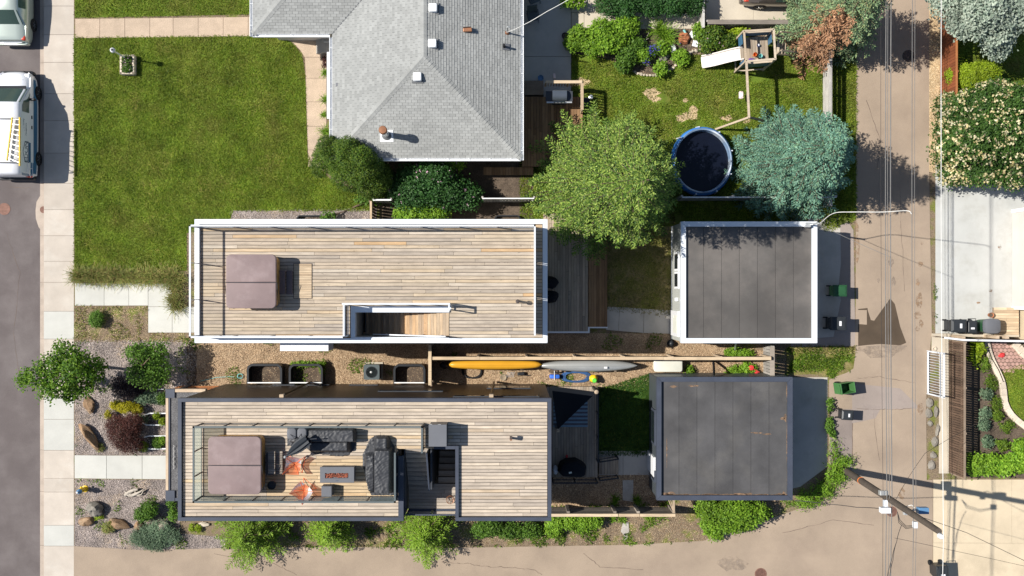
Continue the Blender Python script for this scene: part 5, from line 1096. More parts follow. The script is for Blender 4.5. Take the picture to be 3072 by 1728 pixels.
bush('conifer_shrub', 'dark green upright shrub in the boulder garden', [(437,1535,.5,.46,.42,.4),(452,1525,.6,.36,.34,.35),(425,1548,.35,.32,.25,.25)], 'mid_leaf', .09, 150, 9, .06)
bush('juniper', 'spreading grey-green juniper in the boulder garden', [(450,1610,.3,.85,.55,.25),(480,1590,.35,.6,.5,.25),(420,1615,.25,.5,.35,.2),(515,1610,.25,.45,.35,.2),(470,1635,.22,.6,.28,.18)], 'juniper_leaf', .13, 130, 9, .08, wid=.025, up=.9)
bush('cushion_plant', 'brown-green cushion plant between two boulders', [(326,1582,.22,.32,.28,.2)], 'reed_leaf', .06, 320, 9, .04, cat='plant'); bush('low_shrub', 'yellow weed clump under the grey boulder', [(298,1551,.12,.2,.12,.12)], 'lime_leaf', .07, 200, 8, .05, cat='plant')
bush('low_shrub', 'green shrub against the front wall below the canopy', [(521,1545,.3,.22,.26,.25),(516,1512,.25,.22,.2,.2)], 'mid_leaf', .09, 170, 9, .06); bush('low_shrub', 'pair of yellow-green plants below the dark house corner', [(576,1583,.15,.16,.2,.13),(595,1585,.15,.14,.18,.12)], 'lime_leaf', .06, 300, 9, .03, cat='plant')
# ---- shrubs along the lane wall of the dark house
random.seed(31)
def larch(label, base, h, r): return spruce('larch_tree', label, P(*base), h, r, ('larch_leaf',), lv=.17, nb=10, droop=.10, needle=(.13,.034), rag=.30, dens=1.5)
larch('feathery larch at the left end of the lane wall', (765,1585), 2.9, 1.95)
larch('feathery larch second along the lane wall', (1000,1572), 2.6, 1.45)
larch('feathery larch under the stair notch of the dark house', (1280,1580), 3.0, 1.75)
bush('currant_bush', 'dark green bush along the lane wall right of the stair notch', [(1470,1580,.6,.7,.4,.45),(1530,1590,.5,.7,.35,.4),(1590,1590,.5,.5,.35,.4),(1440,1590,.5,.4,.35,.35)], 'mid_leaf', .11, 100, 9, .08)
bush('currant_bush', 'bright green bush below the back fence next to the dark house', [(1670,1570,.5,.5,.4,.4),(1705,1565,.5,.45,.35,.4),(1660,1590,.35,.4,.3,.3)], 'bright_leaf', .11, 100, 9, .08); bush('currant_bush', 'bright green bush below the back fence second from the dark house', [(1755,1565,.5,.5,.35,.4),(1785,1560,.45,.35,.3,.35),(1745,1580,.35,.4,.25,.3)], 'bright_leaf', .11, 100, 9, .08)
bush('lilac_bush', 'large bright green bush at the south wall of the black-rimmed garage', [(2150,1540,1.0,.8,.6,.6),(2210,1530,1.2,.9,.55,.6),(2260,1535,1.0,.7,.5,.5),(2140,1570,.7,.6,.5,.4),(2190,1570,.8,.7,.45,.45),(2120,1520,.8,.5,.4,.45),(2145,1600,.4,.4,.25,.25),(2240,1570,.6,.4,.25,.3)], 'bright_leaf', .13, 85, 8, .10)
for i, (x, y, s_, lb) in enumerate(((1845,1498,.75,'leafy clump beside the stone slab inside the back fence'),(1910,1500,.75,'leafy clump right of the stone slab inside the back fence'),(1838,1555,.55,'small leafy tuft outside the back fence'),(1865,1558,.6,'leafy tuft at the upper end of the stepping stone'),(2095,1540,.6,'tuft of grass at the black-rimmed garage corner'),(1945,1550,.5,'small tuft right of the stepping stones'))):
    tufts('leafy_clump', lb, [(x,y,s_)], 'bright_leaf', 70, .5, .3, .03, 'plant')
bush('weed_patch', 'tall lush weeds around the foot of the utility pole', [(2503,1350,.2,.16,.5,.2),(2512,1392,.3,.34,.35,.25),(2542,1385,.3,.26,.22,.22),(2505,1430,.3,.5,.42,.25),(2470,1470,.22,.6,.34,.2),(2425,1500,.2,.7,.28,.2),(2520,1425,.3,.3,.25,.25)], 'bright_leaf', .18, 60, 8, .14, wid=.04)
bush('weed_patch', 'grass tuft row beside the shaded apron of the black-rimmed garage', [(2490,1215,.2,.12,.3,.18),(2488,1275,.2,.14,.35,.18),(2496,1300,.15,.14,.18,.13)], 'mid_leaf', .12, 130, 8, .06)
for x, y, sx_, sy_, lb in ((2240,1060,.35,.2,'weeds under the downspout of the white-rimmed garage'),(2205,1058,.5,.28,'wide weed clump against the white-rimmed garage'),(2200,1118,.4,.3,'leafy weeds left of the red toy'),(2245,1105,.4,.3,'leafy weeds right of the red toy'),(2070,1112,.2,.2,'small weed beside the pale box')):
    bush('weed_clump', lb, [(x,y,.15,sx_,sy_,.18)], 'bright_leaf', .1, 150, 8, .06, cat='weeds')
# ---- garden right of the brown fence
bush('hedge', 'bright green leafy hedge at the bottom of the fenced garden', [(2920,1395,.6,.5,.5,.45),(2965,1390,.7,.55,.5,.45),(3010,1395,.7,.55,.45,.45),(3055,1385,.7,.5,.5,.45),(3100,1390,.7,.6,.5,.45)], 'bright_leaf', .15, 75, 9, .10)
bush('hosta', 'bright broad-leaved plant in the corner of the fenced garden', [(2935,1042,.35,.28,.3,.25),(2922,1072,.3,.2,.4,.22)], 'lime_leaf', .18, 60, 7, .08, cat='plant')
bush('ground_cover', 'low yellowish plants along the curved stone edging', [(2955,1090,.12,.3,.4,.12),(2975,1150,.12,.3,.5,.12),(2990,1210,.12,.28,.4,.12),(3020,1280,.12,.4,.3,.12)], 'weed', .08, 110, 8, .06, cat='plant', stem=False)
for x, y, lb in ((2958,1182,'grey-green plant at the top of the dark bed'),(2955,1240,'grey-green plant in the middle of the dark bed'),(2950,1275,'grey-green plant below the middle of the dark bed'),(2962,1325,'grey-green plant near the lower hedge'),(3005,1335,'small plant right of the lower hedge corner'),(2990,1245,'leafy plant beside the stone edging')):
    bush('bed_plant', lb, [(x,y,.22,.26,.26,.2)], 'juniper_leaf' if 'grey' in lb else 'weed', .12, 110, 8, .07, cat='plant')
bush('garden_bush', 'green bush at the right edge above the fenced lawn', [(3062,1340,.5,.4,.35,.4),(3095,1330,.5,.4,.35,.4)], 'bright_leaf', .14, 80, 8, .09)
bush('pavement_weed', 'thin weeds in the joint beside the concrete drive', [(2805,880,.06,.05,.5,.06),(2806,950,.06,.06,.4,.06)], 'weed', .07, 60, 6, .04, cat='weeds', stem=False)
# ================================================================ VEHICLES
def loft(stations, prof):
    """body skin: prof(station) -> half profile points (x>=0) from sill to roof centre, mirrored"""
    rings = []
    for s in stations:
        h = prof(s); rings.append([(x, s['y'], z) for x, z in h] + [(-x, s['y'], z) for x, z in h[-2::-1]])
    return rings
def skin(mb, rings):
    n = len(rings[0]); o = len(mb.v)
    for r in rings: mb.v += r
    for i in range(len(rings)-1):
        for k in range(n-1): mb.f.append((o+i*n+k, o+(i+1)*n+k, o+(i+1)*n+k+1, o+i*n+k+1))
    mb.f.append(tuple(o+k for k in range(n))); mb.f.append(tuple(o+(len(rings)-1)*n+k for k in range(n-1,-1,-1)))
def patch(rings, i0, i1, k0, k1, off, m=4, inset=.06):
    """pane lying just outside the skin between ring i0..i1 and profile points k0..k1"""
    b = MB(); N_ = m+1; ctr = Vector((0, (rings[i0][0][1]+rings[i1][0][1])/2, .6)); pts = []
    def at(u, v):
        fi = i0+(i1-i0)*u; a = int(min(fi, i1-1)); fa = fi-a; fk = k0+(k1-k0)*v; c = int(min(fk, len(rings[0])-2)); fc = fk-c
        p = lambda i, k: Vector(rings[i][k]); return p(a,c).lerp(p(a,c+1),fc).lerp(p(a+1,c).lerp(p(a+1,c+1),fc),fa)
    for i in range(N_):
        for j in range(N_):
            u = inset+(1-2*inset)*i/m; v = inset+(1-2*inset)*j/m; p = at(u,v); e = .02
            nrm = (at(min(u+e,1),v)-at(max(u-e,0),v)).cross(at(u,min(v+e,1))-at(u,max(v-e,0))).normalized()
            if nrm.dot(p-ctr) < 0: nrm = -nrm
            pts.append(p+nrm*off)
    b.add(pts, [(i*N_+j, (i+1)*N_+j, (i+1)*N_+j+1, i*N_+j+1) for i in range(m) for j in range(m)]); return b
def wheel(root, x, y, r, w=.2):
    sg = 1 if x > 0 else -1
    t = MB().lathe([(r*.62,-w/2),(r*.95,-w/2),(r,-w/2+.03),(r,w/2-.03),(r*.95,w/2),(r*.62,w/2)], (0,0,0), 22); t.v = [(x+v[2], y+v[0], r+v[1]) for v in t.v]; ty = t.build('wheel', MAT['black_rubber'], root, 50)
    d = MB().lathe([(.02,.0),(r*.6,.0),(r*.64,.02)], (0,0,0), 18); d.v = [(x+sg*(w/2-.03+v[2]), y+v[0], r+v[1]) for v in d.v]; rim_ = d.build('rim', MAT['dark_iron'], ty)
    sp = MB()
    for k in range(6): a = k*PI/3; sp.bar((x+sg*(w/2-.005), y, r), (x+sg*(w/2-.005), y+math.cos(a)*r*.6, r+math.sin(a)*r*.6), .05, .03)
    sp.build('spokes', MAT['chrome'], ty)
def xform(root, loc, rz):
    root.location = loc; root.rotation_euler = (0,0,rz)
def sedan(label, loc, rz, paint):
    t = thing('parked_car', label, 'car', (0,0,0))
    def prof(s):
        w, zb, zm, zt, wt = s['w'], s['zb'], s['zm'], s['zt'], s['wt']
        return [(w*.93,zb),(w,zb+.2),(w*1.0,zm-.18),(w*.955,zm),(wt+.04,zt-.10),(wt-.07,zt-.015),(wt*.5,zt+.02),(0,zt+.028)]
    S_ = [dict(y=-2.38,w=.70,zb=.35,zm=.62,zt=.66,wt=.60),dict(y=-2.30,w=.82,zb=.28,zm=.86,zt=.93,wt=.72),dict(y=-2.12,w=.88,zb=.25,zm=.94,zt=1.02,wt=.76),dict(y=-1.62,w=.905,zb=.22,zm=.97,zt=1.06,wt=.76),dict(y=-.92,w=.915,zb=.2,zm=.97,zt=1.42,wt=.58),dict(y=-.3,w=.92,zb=.2,zm=.96,zt=1.46,wt=.57),dict(y=.45,w=.92,zb=.2,zm=.95,zt=1.41,wt=.57),dict(y=1.25,w=.91,zb=.2,zm=.92,zt=.99,wt=.74),dict(y=1.9,w=.88,zb=.22,zm=.84,zt=.90,wt=.70),dict(y=2.22,w=.80,zb=.26,zm=.70,zt=.78,wt=.62),dict(y=2.36,w=.66,zb=.34,zm=.56,zt=.6,wt=.5)]
    R = loft(S_, prof); b = MB(); skin(b, R); b.build('body', MAT[paint], t, 45)
    patch(R,3,4,4,10,.012,5,.06).build('rear_window', MAT['car_glass'], t, 180); patch(R,6,7,4,10,.012,5,.06).build('windshield', MAT['car_glass'], t, 180)
    for k0, k1 in ((3,4),(10,11)): patch(R,4,6,k0,k1,.010,4,.08).build('side_window', MAT['car_glass'], t, 180)
    for sg in (-1,1):
        MB().rbox(sg*.70-.10,-2.32,.68,sg*.70+.10,-2.06,.95,.06,3,.04).build('tail_lamp', MAT['car_lamp'], t, 40); MB().rbox(sg*.62-.13,2.02,.6,sg*.62+.13,2.27,.78,.06,3,.04).build('headlamp', MAT['lamp_clear'], t, 40)
        MB().obox((sg*1.0,.62,.98),(.2,.12,.12)).build('wing_mirror', MAT[paint], t, bevel=.03)
    MB().rbox(-.78,-2.47,.36,.78,-2.22,.62,.10,4,.05).build('rear_bumper', MAT[paint], t, 40); MB().rbox(-.78,2.2,.3,.78,2.44,.56,.1,4,.05).build('front_bumper', MAT[paint], t, 40)
    MB().box(-.27,-2.475,.5,.27,-2.47,.62).build('number_plate', MAT['white_paint'], t)
    MB().box(-.55,-2.405,.70,.55,-2.36,.74).build('chrome_strip', MAT['chrome'], t)
    for x in (-.84,.84):
        for y in (-1.42,1.38): wheel(t, x, y, .32)
    xform(t, loc, rz); return t
sedan('pale green sedan parked at the top of the street', (PX(108)-.93, PY(134,.4)+2.44, ROAD), 0, 'car_pale')
sedan('dark brown car parked on the concrete pad at the top edge', (PX(2215)+2.4, PY(29)+.92, .035), -PI/2, 'car_brown')
# service van
vt = thing('service_van', 'white and blue service van with a yellow ladder on its roof', 'van', (0,0,0))
VL = 5.3; vloc = (PX(108,.5)-1.0, PY(214,.5)-VL/2, ROAD)
def vprof(s):
    w, zb, zm, zt, wt = s['w'], s['zb'], s['zm'], s['zt'], s['wt']
    return [(w*.95,zb),(w,zb+.28),(w,zm-.12),(w*.97,zm),(wt+.035,zt-.16),(wt-.10,zt-.02),(wt*.5,zt+.02),(0,zt+.03)]
VS = [dict(y=-2.60,w=.86,zb=.42,zm=.95,zt=1.80,wt=.76),dict(y=-2.48,w=.96,zb=.32,zm=1.05,zt=1.93,wt=.82),dict(y=-1.9,w=.985,zb=.28,zm=1.10,zt=1.98,wt=.84),dict(y=-.6,w=.99,zb=.26,zm=1.12,zt=2.0,wt=.84),dict(y=.35,w=.99,zb=.26,zm=1.12,zt=1.98,wt=.83),dict(y=.85,w=.99,zb=.26,zm=1.12,zt=1.93,wt=.80),dict(y=1.72,w=.97,zb=.26,zm=1.06,zt=1.20,wt=.84),dict(y=2.25,w=.92,zb=.28,zm=.92,zt=1.05,wt=.76),dict(y=2.5,w=.80,zb=.32,zm=.75,zt=.86,wt=.62),dict(y=2.62,w=.62,zb=.4,zm=.58,zt=.64,wt=.46)]
R = loft(VS, vprof); b = MB(); skin(b, R); b.build('body', MAT['car_white'], vt, 45)
patch(R,5,6,4,10,.014,6,.05).build('windshield', MAT['car_glass'], vt, 180)
for k0, k1 in ((3,4),(10,11)): patch(R,4,6,k0,k1,.012,5,.12).build('side_window', MAT['car_glass'], vt, 180)
patch(R,1,7,.7,1.7,.006,12,.01).build('blue_band', MAT['car_blue'], vt, 180); patch(R,0,2,1.7,2.9,.006,6,.02).build('blue_band', MAT['car_blue'], vt, 180); patch(R,0,1,3,4,.008,5,.05).build('blue_corner', MAT['car_blue'], vt, 180)
MB().obox((0,1.73,1.235),(1.62,.16,.03),rx=-.3).build('cowl', MAT['black_plastic'], vt, bevel=.01); MB().obox((0,2.63,.62),(.9,.06,.16)).build('grille', MAT['black_plastic'], vt, bevel=.02)
for k_ in (-.3,.35): MB().bar((k_-.3,1.62,1.28),(k_+.25,1.45,1.40),.025,.02).build('wiper', MAT['black_plastic'], vt)
for sg in (-1,1):
    MB().obox((sg*1.1,1.15,1.15),(.24,.12,.2)).build('wing_mirror', MAT['black_plastic'], vt, bevel=.03); MB().rbox(sg*.80-.12,-2.63,.75,sg*.80+.10,-2.45,1.05,.05,3,.03).build('tail_lamp', MAT['car_lamp'], vt, 40)
    MB().rbox(sg*.70-.14,2.22,.72,sg*.70+.14,2.48,.92,.06,3,.05).build('headlamp', MAT['lamp_clear'], vt, 40)
    MB().obox((sg*.42,2.12,1.075),(.36,.10,.02),rz=-sg*.12,rx=-.25).build('bonnet_scoop', MAT['ink_dark'], vt)
    for y in (.30,-.20): MB().obox((sg*.995,y,1.02),(.04,.16,.05)).build('door_handle', MAT['black_plastic'], vt)
MB().rbox(-.85,2.42,.32,.85,2.68,.58,.12,4,.05).build('front_bumper', MAT['black_plastic'], vt, 40); MB().rbox(-.9,-2.72,.36,.9,-2.45,.6,.1,4,.05).build('rear_bumper', MAT['black_plastic'], vt, 40)
for x in (-.90,.90):
    for y in (-1.65,1.62): wheel(vt, x, y, .34, .22)
rb = MB(); rb.tube([(.98,-2.2,1.0),(1.03,-2.3,1.35),(.98,-2.45,1.6)],.018); rb.tube([(.93,-2.62,1.0),(1.0,-2.45,1.35),(.99,-1.95,1.45)],.018); rb.tube([(1.0,-2.5,.95),(1.0,-1.9,1.0)],.015); rb.build('ladder_rack_arm', MAT['white_metal'], vt)
for y in (.05,-2.05): MB().tube([(-.85,y,1.95),(-.8,y,2.08),(.8,y,2.08),(.85,y,1.95)],.025).build('roof_bar', MAT['dark_metal'], vt)
def text_mesh(txt, size, extrude=.001):
    c = bpy.data.curves.new('lettering','FONT'); c.body = txt; c.size = size; c.extrude = extrude; c.align_x = 'CENTER'; c.align_y = 'CENTER'
    o = bpy.data.objects.new('lettering', c); col.objects.link(o); dg = bpy.context.evaluated_depsgraph_get(); me = bpy.data.meshes.new_from_object(o.evaluated_get(dg)); bpy.data.objects.remove(o); return me
def letters(parent, txt, size, loc, rot, mat):
    me = text_mesh(txt, size); o = link('lettering', me, MAT[mat], parent); me.materials.clear(); me.materials.append(MAT[mat]); o.location = loc; o.rotation_euler = rot; return o
vz = lambda x: x
lean = math.atan2(.135,.72)
for txt, sz, y, z in (('EDON',.36,-1.45,1.42),('Property & Facility',.13,-.35,1.62),('Management',.12,-.35,1.44)):
    letters(vt, txt, sz, (.99-.97*(.03)-(z-1.12)*.155+.012, y, z), Euler((PI/2-lean*.95,0,PI/2)), 'ink_dark')
lg = MB()
def sp_(y,z): return Vector((.99*.97-(z-1.12)*.160+.022,y,z))
for a, c in (((-1.95,1.25),(-.95,1.25)),((-.95,1.25),(-.95,1.52)),((-.95,1.52),(-1.45,1.68)),((-1.45,1.68),(-1.95,1.52)),((-1.95,1.52),(-1.95,1.25))): lg.bar(sp_(*a),sp_(*c),.02,.02)
lg.build('logo_outline', MAT['ink_dark'], vt)
MB().add([sp_(-1.93,1.10),sp_(-.97,1.10),sp_(-.97,1.24),sp_(-1.93,1.24)],[(0,1,2,3)]).build('logo_band', MAT['car_blue'], vt)
xform(vt, vloc, 0)
# ladder tied to the roof bars
zl = ROAD+2.14; ld = thing('ladder', 'yellow fibreglass ladder lying on the van roof', 'ladder', P(45,420,zl))
a0, a1 = P(37,352,zl), P(21,482,zl); c0, c1 = P(59,352,zl), P(59,498,zl)
for s_, e_ in ((a0,a1),(c0,c1)): MB().bar(s_,e_,.05,.09).build('rail', MAT['yellow_paint'], ld)
for k in range(9): t = (k+.4)/9; MB().bar(a0.lerp(a1,t),c0.lerp(c1,t),.03,.03).build('rung', MAT['galvanised'], ld)

# ================================================================ STREET FURNITURE
def manhole(label, px, py, r, z, mat='manhole_iron', grate=False):
    t = thing('manhole' if not grate else 'drain_grate', label, 'manhole' if not grate else 'drain', P(px,py,z)); p = P(px,py,z)
    MB().lathe([(r,-.01),(r,.006),(r*.92,.010),(r*.9,.002),(.01,.002)], p, 28).build('frame', MAT[mat], t)
    n = 6
    for i in range(-n,n+1):
        for j in range(-n,n+1):
            if not grate and math.hypot(i,j) < n*.9: 
                x, y = p.x+i*r*.88/n, p.y+j*r*.88/n
                if (i+j)%2==0: MB().box(x-r*.045,y-r*.045,p.z,x+r*.045,y+r*.045,p.z+.009).build('stud', MAT[mat], t)
    if grate:
        MB().lathe([(r*.88,.003),(.01,.004)], p, 24).build('well', MAT['black_rubber'], t)
        for i in range(-5,6):
            h = math.sqrt(max(0,(r*.88)**2-(i*r*.16)**2)); MB().box(p.x+i*r*.16-r*.045,p.y-h,p.z+.004,p.x+i*r*.16+r*.045,p.y+h,p.z+.014).build('bar', MAT[mat], t)
    return t
manhole('reddish iron manhole cover in the street', 13, 627, .30, ROAD+.004)
manhole('catch-basin cover at the pavement edge', 130, 629, .17, ROAD+.03)
manhole('dark manhole cover in the lane under the spruce shadow', 2725, 168, .30, .024, 'dark_iron')
manhole('iron drain grate in the lane at the bottom edge', 2282, 1722, .30, .024, 'manhole_iron', True)
manhole('rusty drain cover half hidden under the pole transformer', 2675, 1535, .27, .024, 'manhole_iron', True)
manhole('small rusty drain in the weeds beside the black-rimmed garage', 2432, 1506, .16, .03, 'manhole_iron', True)
# hydrant
p = P(256,1466); hy = thing('fire_hydrant', 'yellow and blue fire hydrant in the gravel by the pavement', 'hydrant', p)
MB().lathe([(.17,0),(.17,.05),(.12,.06),(.11,.55),(.14,.56),(.14,.62),(.11,.64)], p, 16).build('barrel', MAT['yellow_paint'], hy, 40); MB().lathe([(.13,.64),(.12,.74),(.06,.82),(.04,.83),(.04,.90),(.01,.90)], p, 16).build('bonnet', MAT['blue_paint'], hy, 40)
MB().lathe([(.05,.90),(.045,.94),(.01,.95)], p, 8).build('operating_nut', MAT['white_paint'], hy)
for a in (0,PI/2,PI): v = Vector((math.cos(a),math.sin(a),0)); MB().tube([p+v*.08+Vector((0,0,.45)),p+v*.2+Vector((0,0,.45))],.055,10).build('nozzle', MAT['yellow_paint'], hy, 40)
# sign post with a round lamp globe in a planter box
p = P(383,194); pb = thing('planter_box', 'brick-edged planter box with flowers on the front lawn', 'planter', p)
x0,x1,y0,y1 = PX(359,.35),PX(402,.35),PY(222,.35),PY(164,.35)
n_=0
for lvl in range(2):
    for (sx_,sy_,ex,ey) in ((x0,y0,x1,y0),(x1,y0,x1,y1),(x1,y1,x0,y1),(x0,y1,x0,y0)):
        L = math.hypot(ex-sx_,ey-sy_); n = max(2,round(L/.22)); ux, uy = (ex-sx_)/L,(ey-sy_)/L
        for k in range(n):
            c = (k+.5)*L/n; MB().obox((sx_+ux*c-uy*.05,sy_+uy*c+ux*.05,.09+lvl*.17),(L/n-.012,.10,.16),rz=math.atan2(uy,ux)).build('block', MAT['limestone'] , pb, bevel=.01)
MB().box(x0+.1,y0+.1,0,x1-.1,y1-.1,.27).build('soil_fill', MAT['dirt_brown'], pb)
bush('flowers', 'mixed flowers growing in the planter box', [(380,178,.35,.22,.2,.12),(382,205,.35,.22,.22,.12)], 'mid_leaf', .08, 200, 8, .05, cat='flowers', flowers=('pink_petal',14,.05), stem=False)
bp = P(384,178); lp = thing('lamp_post', 'white lamp post with a round top standing in the planter box', 'lamp post', bp)
MB().tube([bp,bp+Vector((0,0,1.72))],.035,10).build('post', MAT['white_trim'], lp); MB().lathe([(.05,1.70),(.115,1.74),(.125,1.83),(.10,1.93),(.02,1.96)], bp, 16).build('globe', MAT['white_paint'], lp, 60); MB().lathe([(.06,1.955),(.05,1.985),(.01,1.99)], bp, 10).build('finial', MAT['dark_metal'], lp)
# ---- utility pole
pb_ = P(2531,1408); pt_ = P(2817,1594,11.2); up = thing('utility_pole', 'tall dark wooden utility pole with its transformer gear at the lane corner', 'utility pole', pb_)
d = (pt_-pb_); at = lambda z: pb_+d*(z/11.2)
MB().tube([pb_-Vector((0,0,.2)),at(5),pt_],[.17,.15,.12],14).build('shaft', MAT['pole_wood'], up, 40)
MB().tube([at(2.5),at(2.56)],[.172,.172],14).build('orange_band', MAT['orange_plastic'], up)
MB().lathe([(.10,.0),(.12,.05),(.09,.12),(.11,.17),(.07,.25),(.02,.27)], at(11.2)+Vector((.02,-.16,0)), 14).build('insulator', MAT['white_paint'], up, 50)
def bx(name, mat, px, py, z, s): c = P(px,py,z); return MB().obox(c, s).build(name, MAT[mat], up, bevel=.015)
bx('cable_box','white_paint',2655,1530,6.4,(.42,.24,.30)); bx('bracket','galvanised',2650,1478,6.1,(.36,.20,.24)); bx('bracket','white_metal',2656,1510,6.2,(.20,.30,.12)); bx('transformer_fuse','blue_paint',2768,1531,8.1,(.42,.26,.28)); bx('fuse_arm','galvanised',2748,1530,8.0,(.35,.05,.05)); bx('insulator_cluster','white_metal',2745,1574,8.1,(.16,.26,.2)); bx('bracket','galvanised',2716,1540,7.8,(.18,.12,.14))
MB().tube([P(2715,1520,7.6),P(2735,1515,7.8),P(2748,1528,8.0)],.018).build('jumper', MAT['cable_pale'], up); 
for k in range(3): MB().tube([P(2692,1535,6.4),P(2700-k*2,1560+k*4,6.8),P(2718,1578+k*4,7.5),P(2743,1576+k*3,8.1)],.012).build('jumper', MAT['cable_black'], up)
def wire(label, pts, r, mat, sag=0, n=14, name='overhead_wire', cat='wire', group=None):
    pts = [Vector(p) for p in pts]; q = []
    for i, (a, c) in enumerate(zip(pts, pts[1:])):
        p0 = pts[i-1] if i else a-(c-a); p3 = pts[i+2] if i+2 < len(pts) else c+(c-a)
        for k in range(n):
            t = k/n; v = a.lerp(c,t) if len(pts) < 4 else ((2*a)+(c-p0)*t+(2*p0-5*a+4*c-p3)*t*t+(3*a-p0-3*c+p3)*t**3)*.5
            v.z -= sag*4*t*(1-t); q.append(v)
    q.append(pts[-1]); b = MB(); b.tube(q, r, 5); o = b.build(name, MAT[mat], loc=q[0]); tag(o, label, cat, group); return o
Yn, Ys = 26, -26
wire('pale top wire running the length of the lane', [(PX(2830,11.5),Yn,11.6),at(11.2)+Vector((.05,-.18,.28)),(PX(2828,11.4),Ys,11.5)], .014, 'cable_pale', .25)
for k, (x0_,x1_,x2_) in enumerate(((2741,2741,2740),(2747,2747,2747),(2738,2736,2751))):
    wire(['left of three secondary wires over the lane','middle of three secondary wires over the lane','right of three secondary wires over the lane'][k], [(PX(x0_,8.2),Yn,8.4+.05*k),(PX(x1_,8.1),PY(1575,8.1),8.1+.06*k),(PX(x2_,8.2),Ys,8.4)], .010, 'cable_grey', .25)
for k, (x0_,x1_,x2_,r,mt) in enumerate(((2664,2662,2658,.018,'cable_grey'),(2679,2676,2676,.022,'cable_grey'),(2646,2648,2664,.008,'cable_black'),(2668,2666,2670,.012,'cable_grey'))):
    wire(['grey communication cable left over the lane','thicker communication cable right over the lane','thin dark wire at the left of the cables','thin cable beside the thicker communication cable'][k], [(PX(x0_,6.4),Yn,6.6),(PX(x1_,6.3),PY(1490,6.3),6.25+.05*k),(PX(x2_,6.4),Ys,6.6)], r, mt, .3)
mast1 = Vector((gx1-.2,gy1-.16,GZ+1.0))
wire('pale service cable from the white-rimmed garage over the lane', [mast1, P(2500,640,5.0), P(2560,636,6.0), P(2650,636,6.9), P(2720,632,8.0), P(2735,642,8.1)], .018, 'cable_pale', 0, 4, 'service_cable', 'cable')
wire('thin wire from the white-rimmed garage over the lane', [mast1+Vector((0,-.05,-.1)), P(2668,770,6.3)], .010, 'cable_grey', .1, 10, 'service_cable', 'cable')
wire('black service cable from the black-rimmed garage to the utility pole', [P(2385,1502,2.9), P(2478,1512,3.9), P(2570,1522,5.0), P(2650,1527,6.3)], .016, 'cable_black', .12, 6, 'service_cable', 'cable')
wire('black wire from the pole to the lower right', [at(8.6), P(2900,1598,7.5), P(3090,1690,6.4)], .012, 'cable_black', .05, 8, 'service_cable', 'cable')
wire('thin black wire from the communication cables to the lower right', [P(2684,1614,6.4), P(2860,1652,5.9), P(3090,1702,5.4)], .008, 'cable_black', .05, 8, 'service_cable', 'cable')
wire('wire from the pole to the fenced garden', [at(6.6)+Vector((.1,.1,0)), P(2775,1360,4.8), P(2960,1255,3.0)], .009, 'cable_black', .1, 8, 'service_cable', 'cable')
wire('service wire from the bungalow mast to the upper right', [P(1521,97,4.6), P(1570,75,4.9), P(1640,35,5.6), P(1720,-10,6.2)], .014, 'cable_pale', .05, 8, 'service_cable', 'cable')
for k in range(2): wire(['drooping black cable along the lower communication lines','second drooping cable below the pole'][k], [P(2705,1575,6.5), P(2690,1625,6.3), P(2675+4*k,1680,6.3), P(2660+8*k,1740,6.4)], .012, 'cable_black', .05, 6, 'service_cable', 'cable')
# ================================================================ FENCES
def post_fence(name, label, a, c, h, mat, pw=.14, gap=.012, rails=True, capw=.12, capm=None, posts=2.2, postm=None):
    """upright boards between two points, rails and posts behind, optional cap board"""
    a = Vector(a); c = Vector(c); t = thing(name, label, 'fence', a); d = c-a; L = d.length; u = d/L; nrm = Vector((-u.y,u.x,0)); n = int(L/(pw+gap))
    for k in range(n):
        s = a+u*(pw+gap)*(k+.5); o = bpy.data.objects.new('board', unit_mesh(mat)); col.objects.link(o); o.parent = t; hh = h*random.uniform(.985,1.01); o.location = s+Vector((0,0,hh))-ORG[t.name]; o.scale = (pw,.022,hh); o.rotation_euler = (0,0,math.atan2(u.y,u.x))
    if rails:
        for z in (.3,h-.3): MB().bar(a+nrm*.04+Vector((0,0,z)),c+nrm*.04+Vector((0,0,z)),.04,.09).build('rail', MAT[postm or mat], t)
    m = max(1,round(L/posts))
    for k in range(m+1): q = a+u*L*k/m+nrm*.09; MB().box(q.x-.045,q.y-.045,0,q.x+.045,q.y+.045,h+.03).build('post', MAT[postm or mat], t)
    if capm: MB().bar(a+Vector((0,0,h+.035))+nrm*.03,c+Vector((0,0,h+.035))+nrm*.03,capw,.035).build('cap_board', MAT[capm], t)
    return t
post_fence('board_fence', 'red-brown board fence along the right edge of the lane', P(2820,-250), P(2820,480), 1.7, 'red_fence', .14, .010, capm='cedar_red', capw=.09)
post_fence('board_fence', 'dark brown picket fence of the fenced garden', P(2846,1022), P(2846,1418), 1.6, 'brown_fence', .095, .022, capm='brown_rail', capw=.10, postm='brown_rail')
fn = thing('panel_fence', 'wooden fence with a white cap rail above the fenced garden', 'fence', P(2840,1005))
pts_ = [P(2833,1013,1.5),P(2890,1020,1.5),P(3300,1028,1.5)]
for q_ in pts_: q_.z = 0
for a, c in zip(pts_, pts_[1:]):
    MB().bar(a+Vector((0,0,1.5)),c+Vector((0,0,1.5)),.09,.06).build('cap_rail', MAT['white_paint'], fn)
    n = int((c-a).length/.16)
    for k in range(n): q = a.lerp(c,(k+.5)/n); MB().bar(q+Vector((0,.02,.1)),q+Vector((0,.02,1.44)),.13,.02).build('board', MAT['brown_fence'], fn)
for px in (2892,2994,3023): q = P(px,1012,1.5); MB().box(q.x-.08,q.y-.07,0,q.x+.08,q.y+.07,1.48).build('post', MAT['cedar_post'], fn)
rw_ = structure(MB().box(PX(2795),PY(1010),.0,PX(3050),PY(1000),.25).build('retaining_kerb', MAT['concrete_walk']))
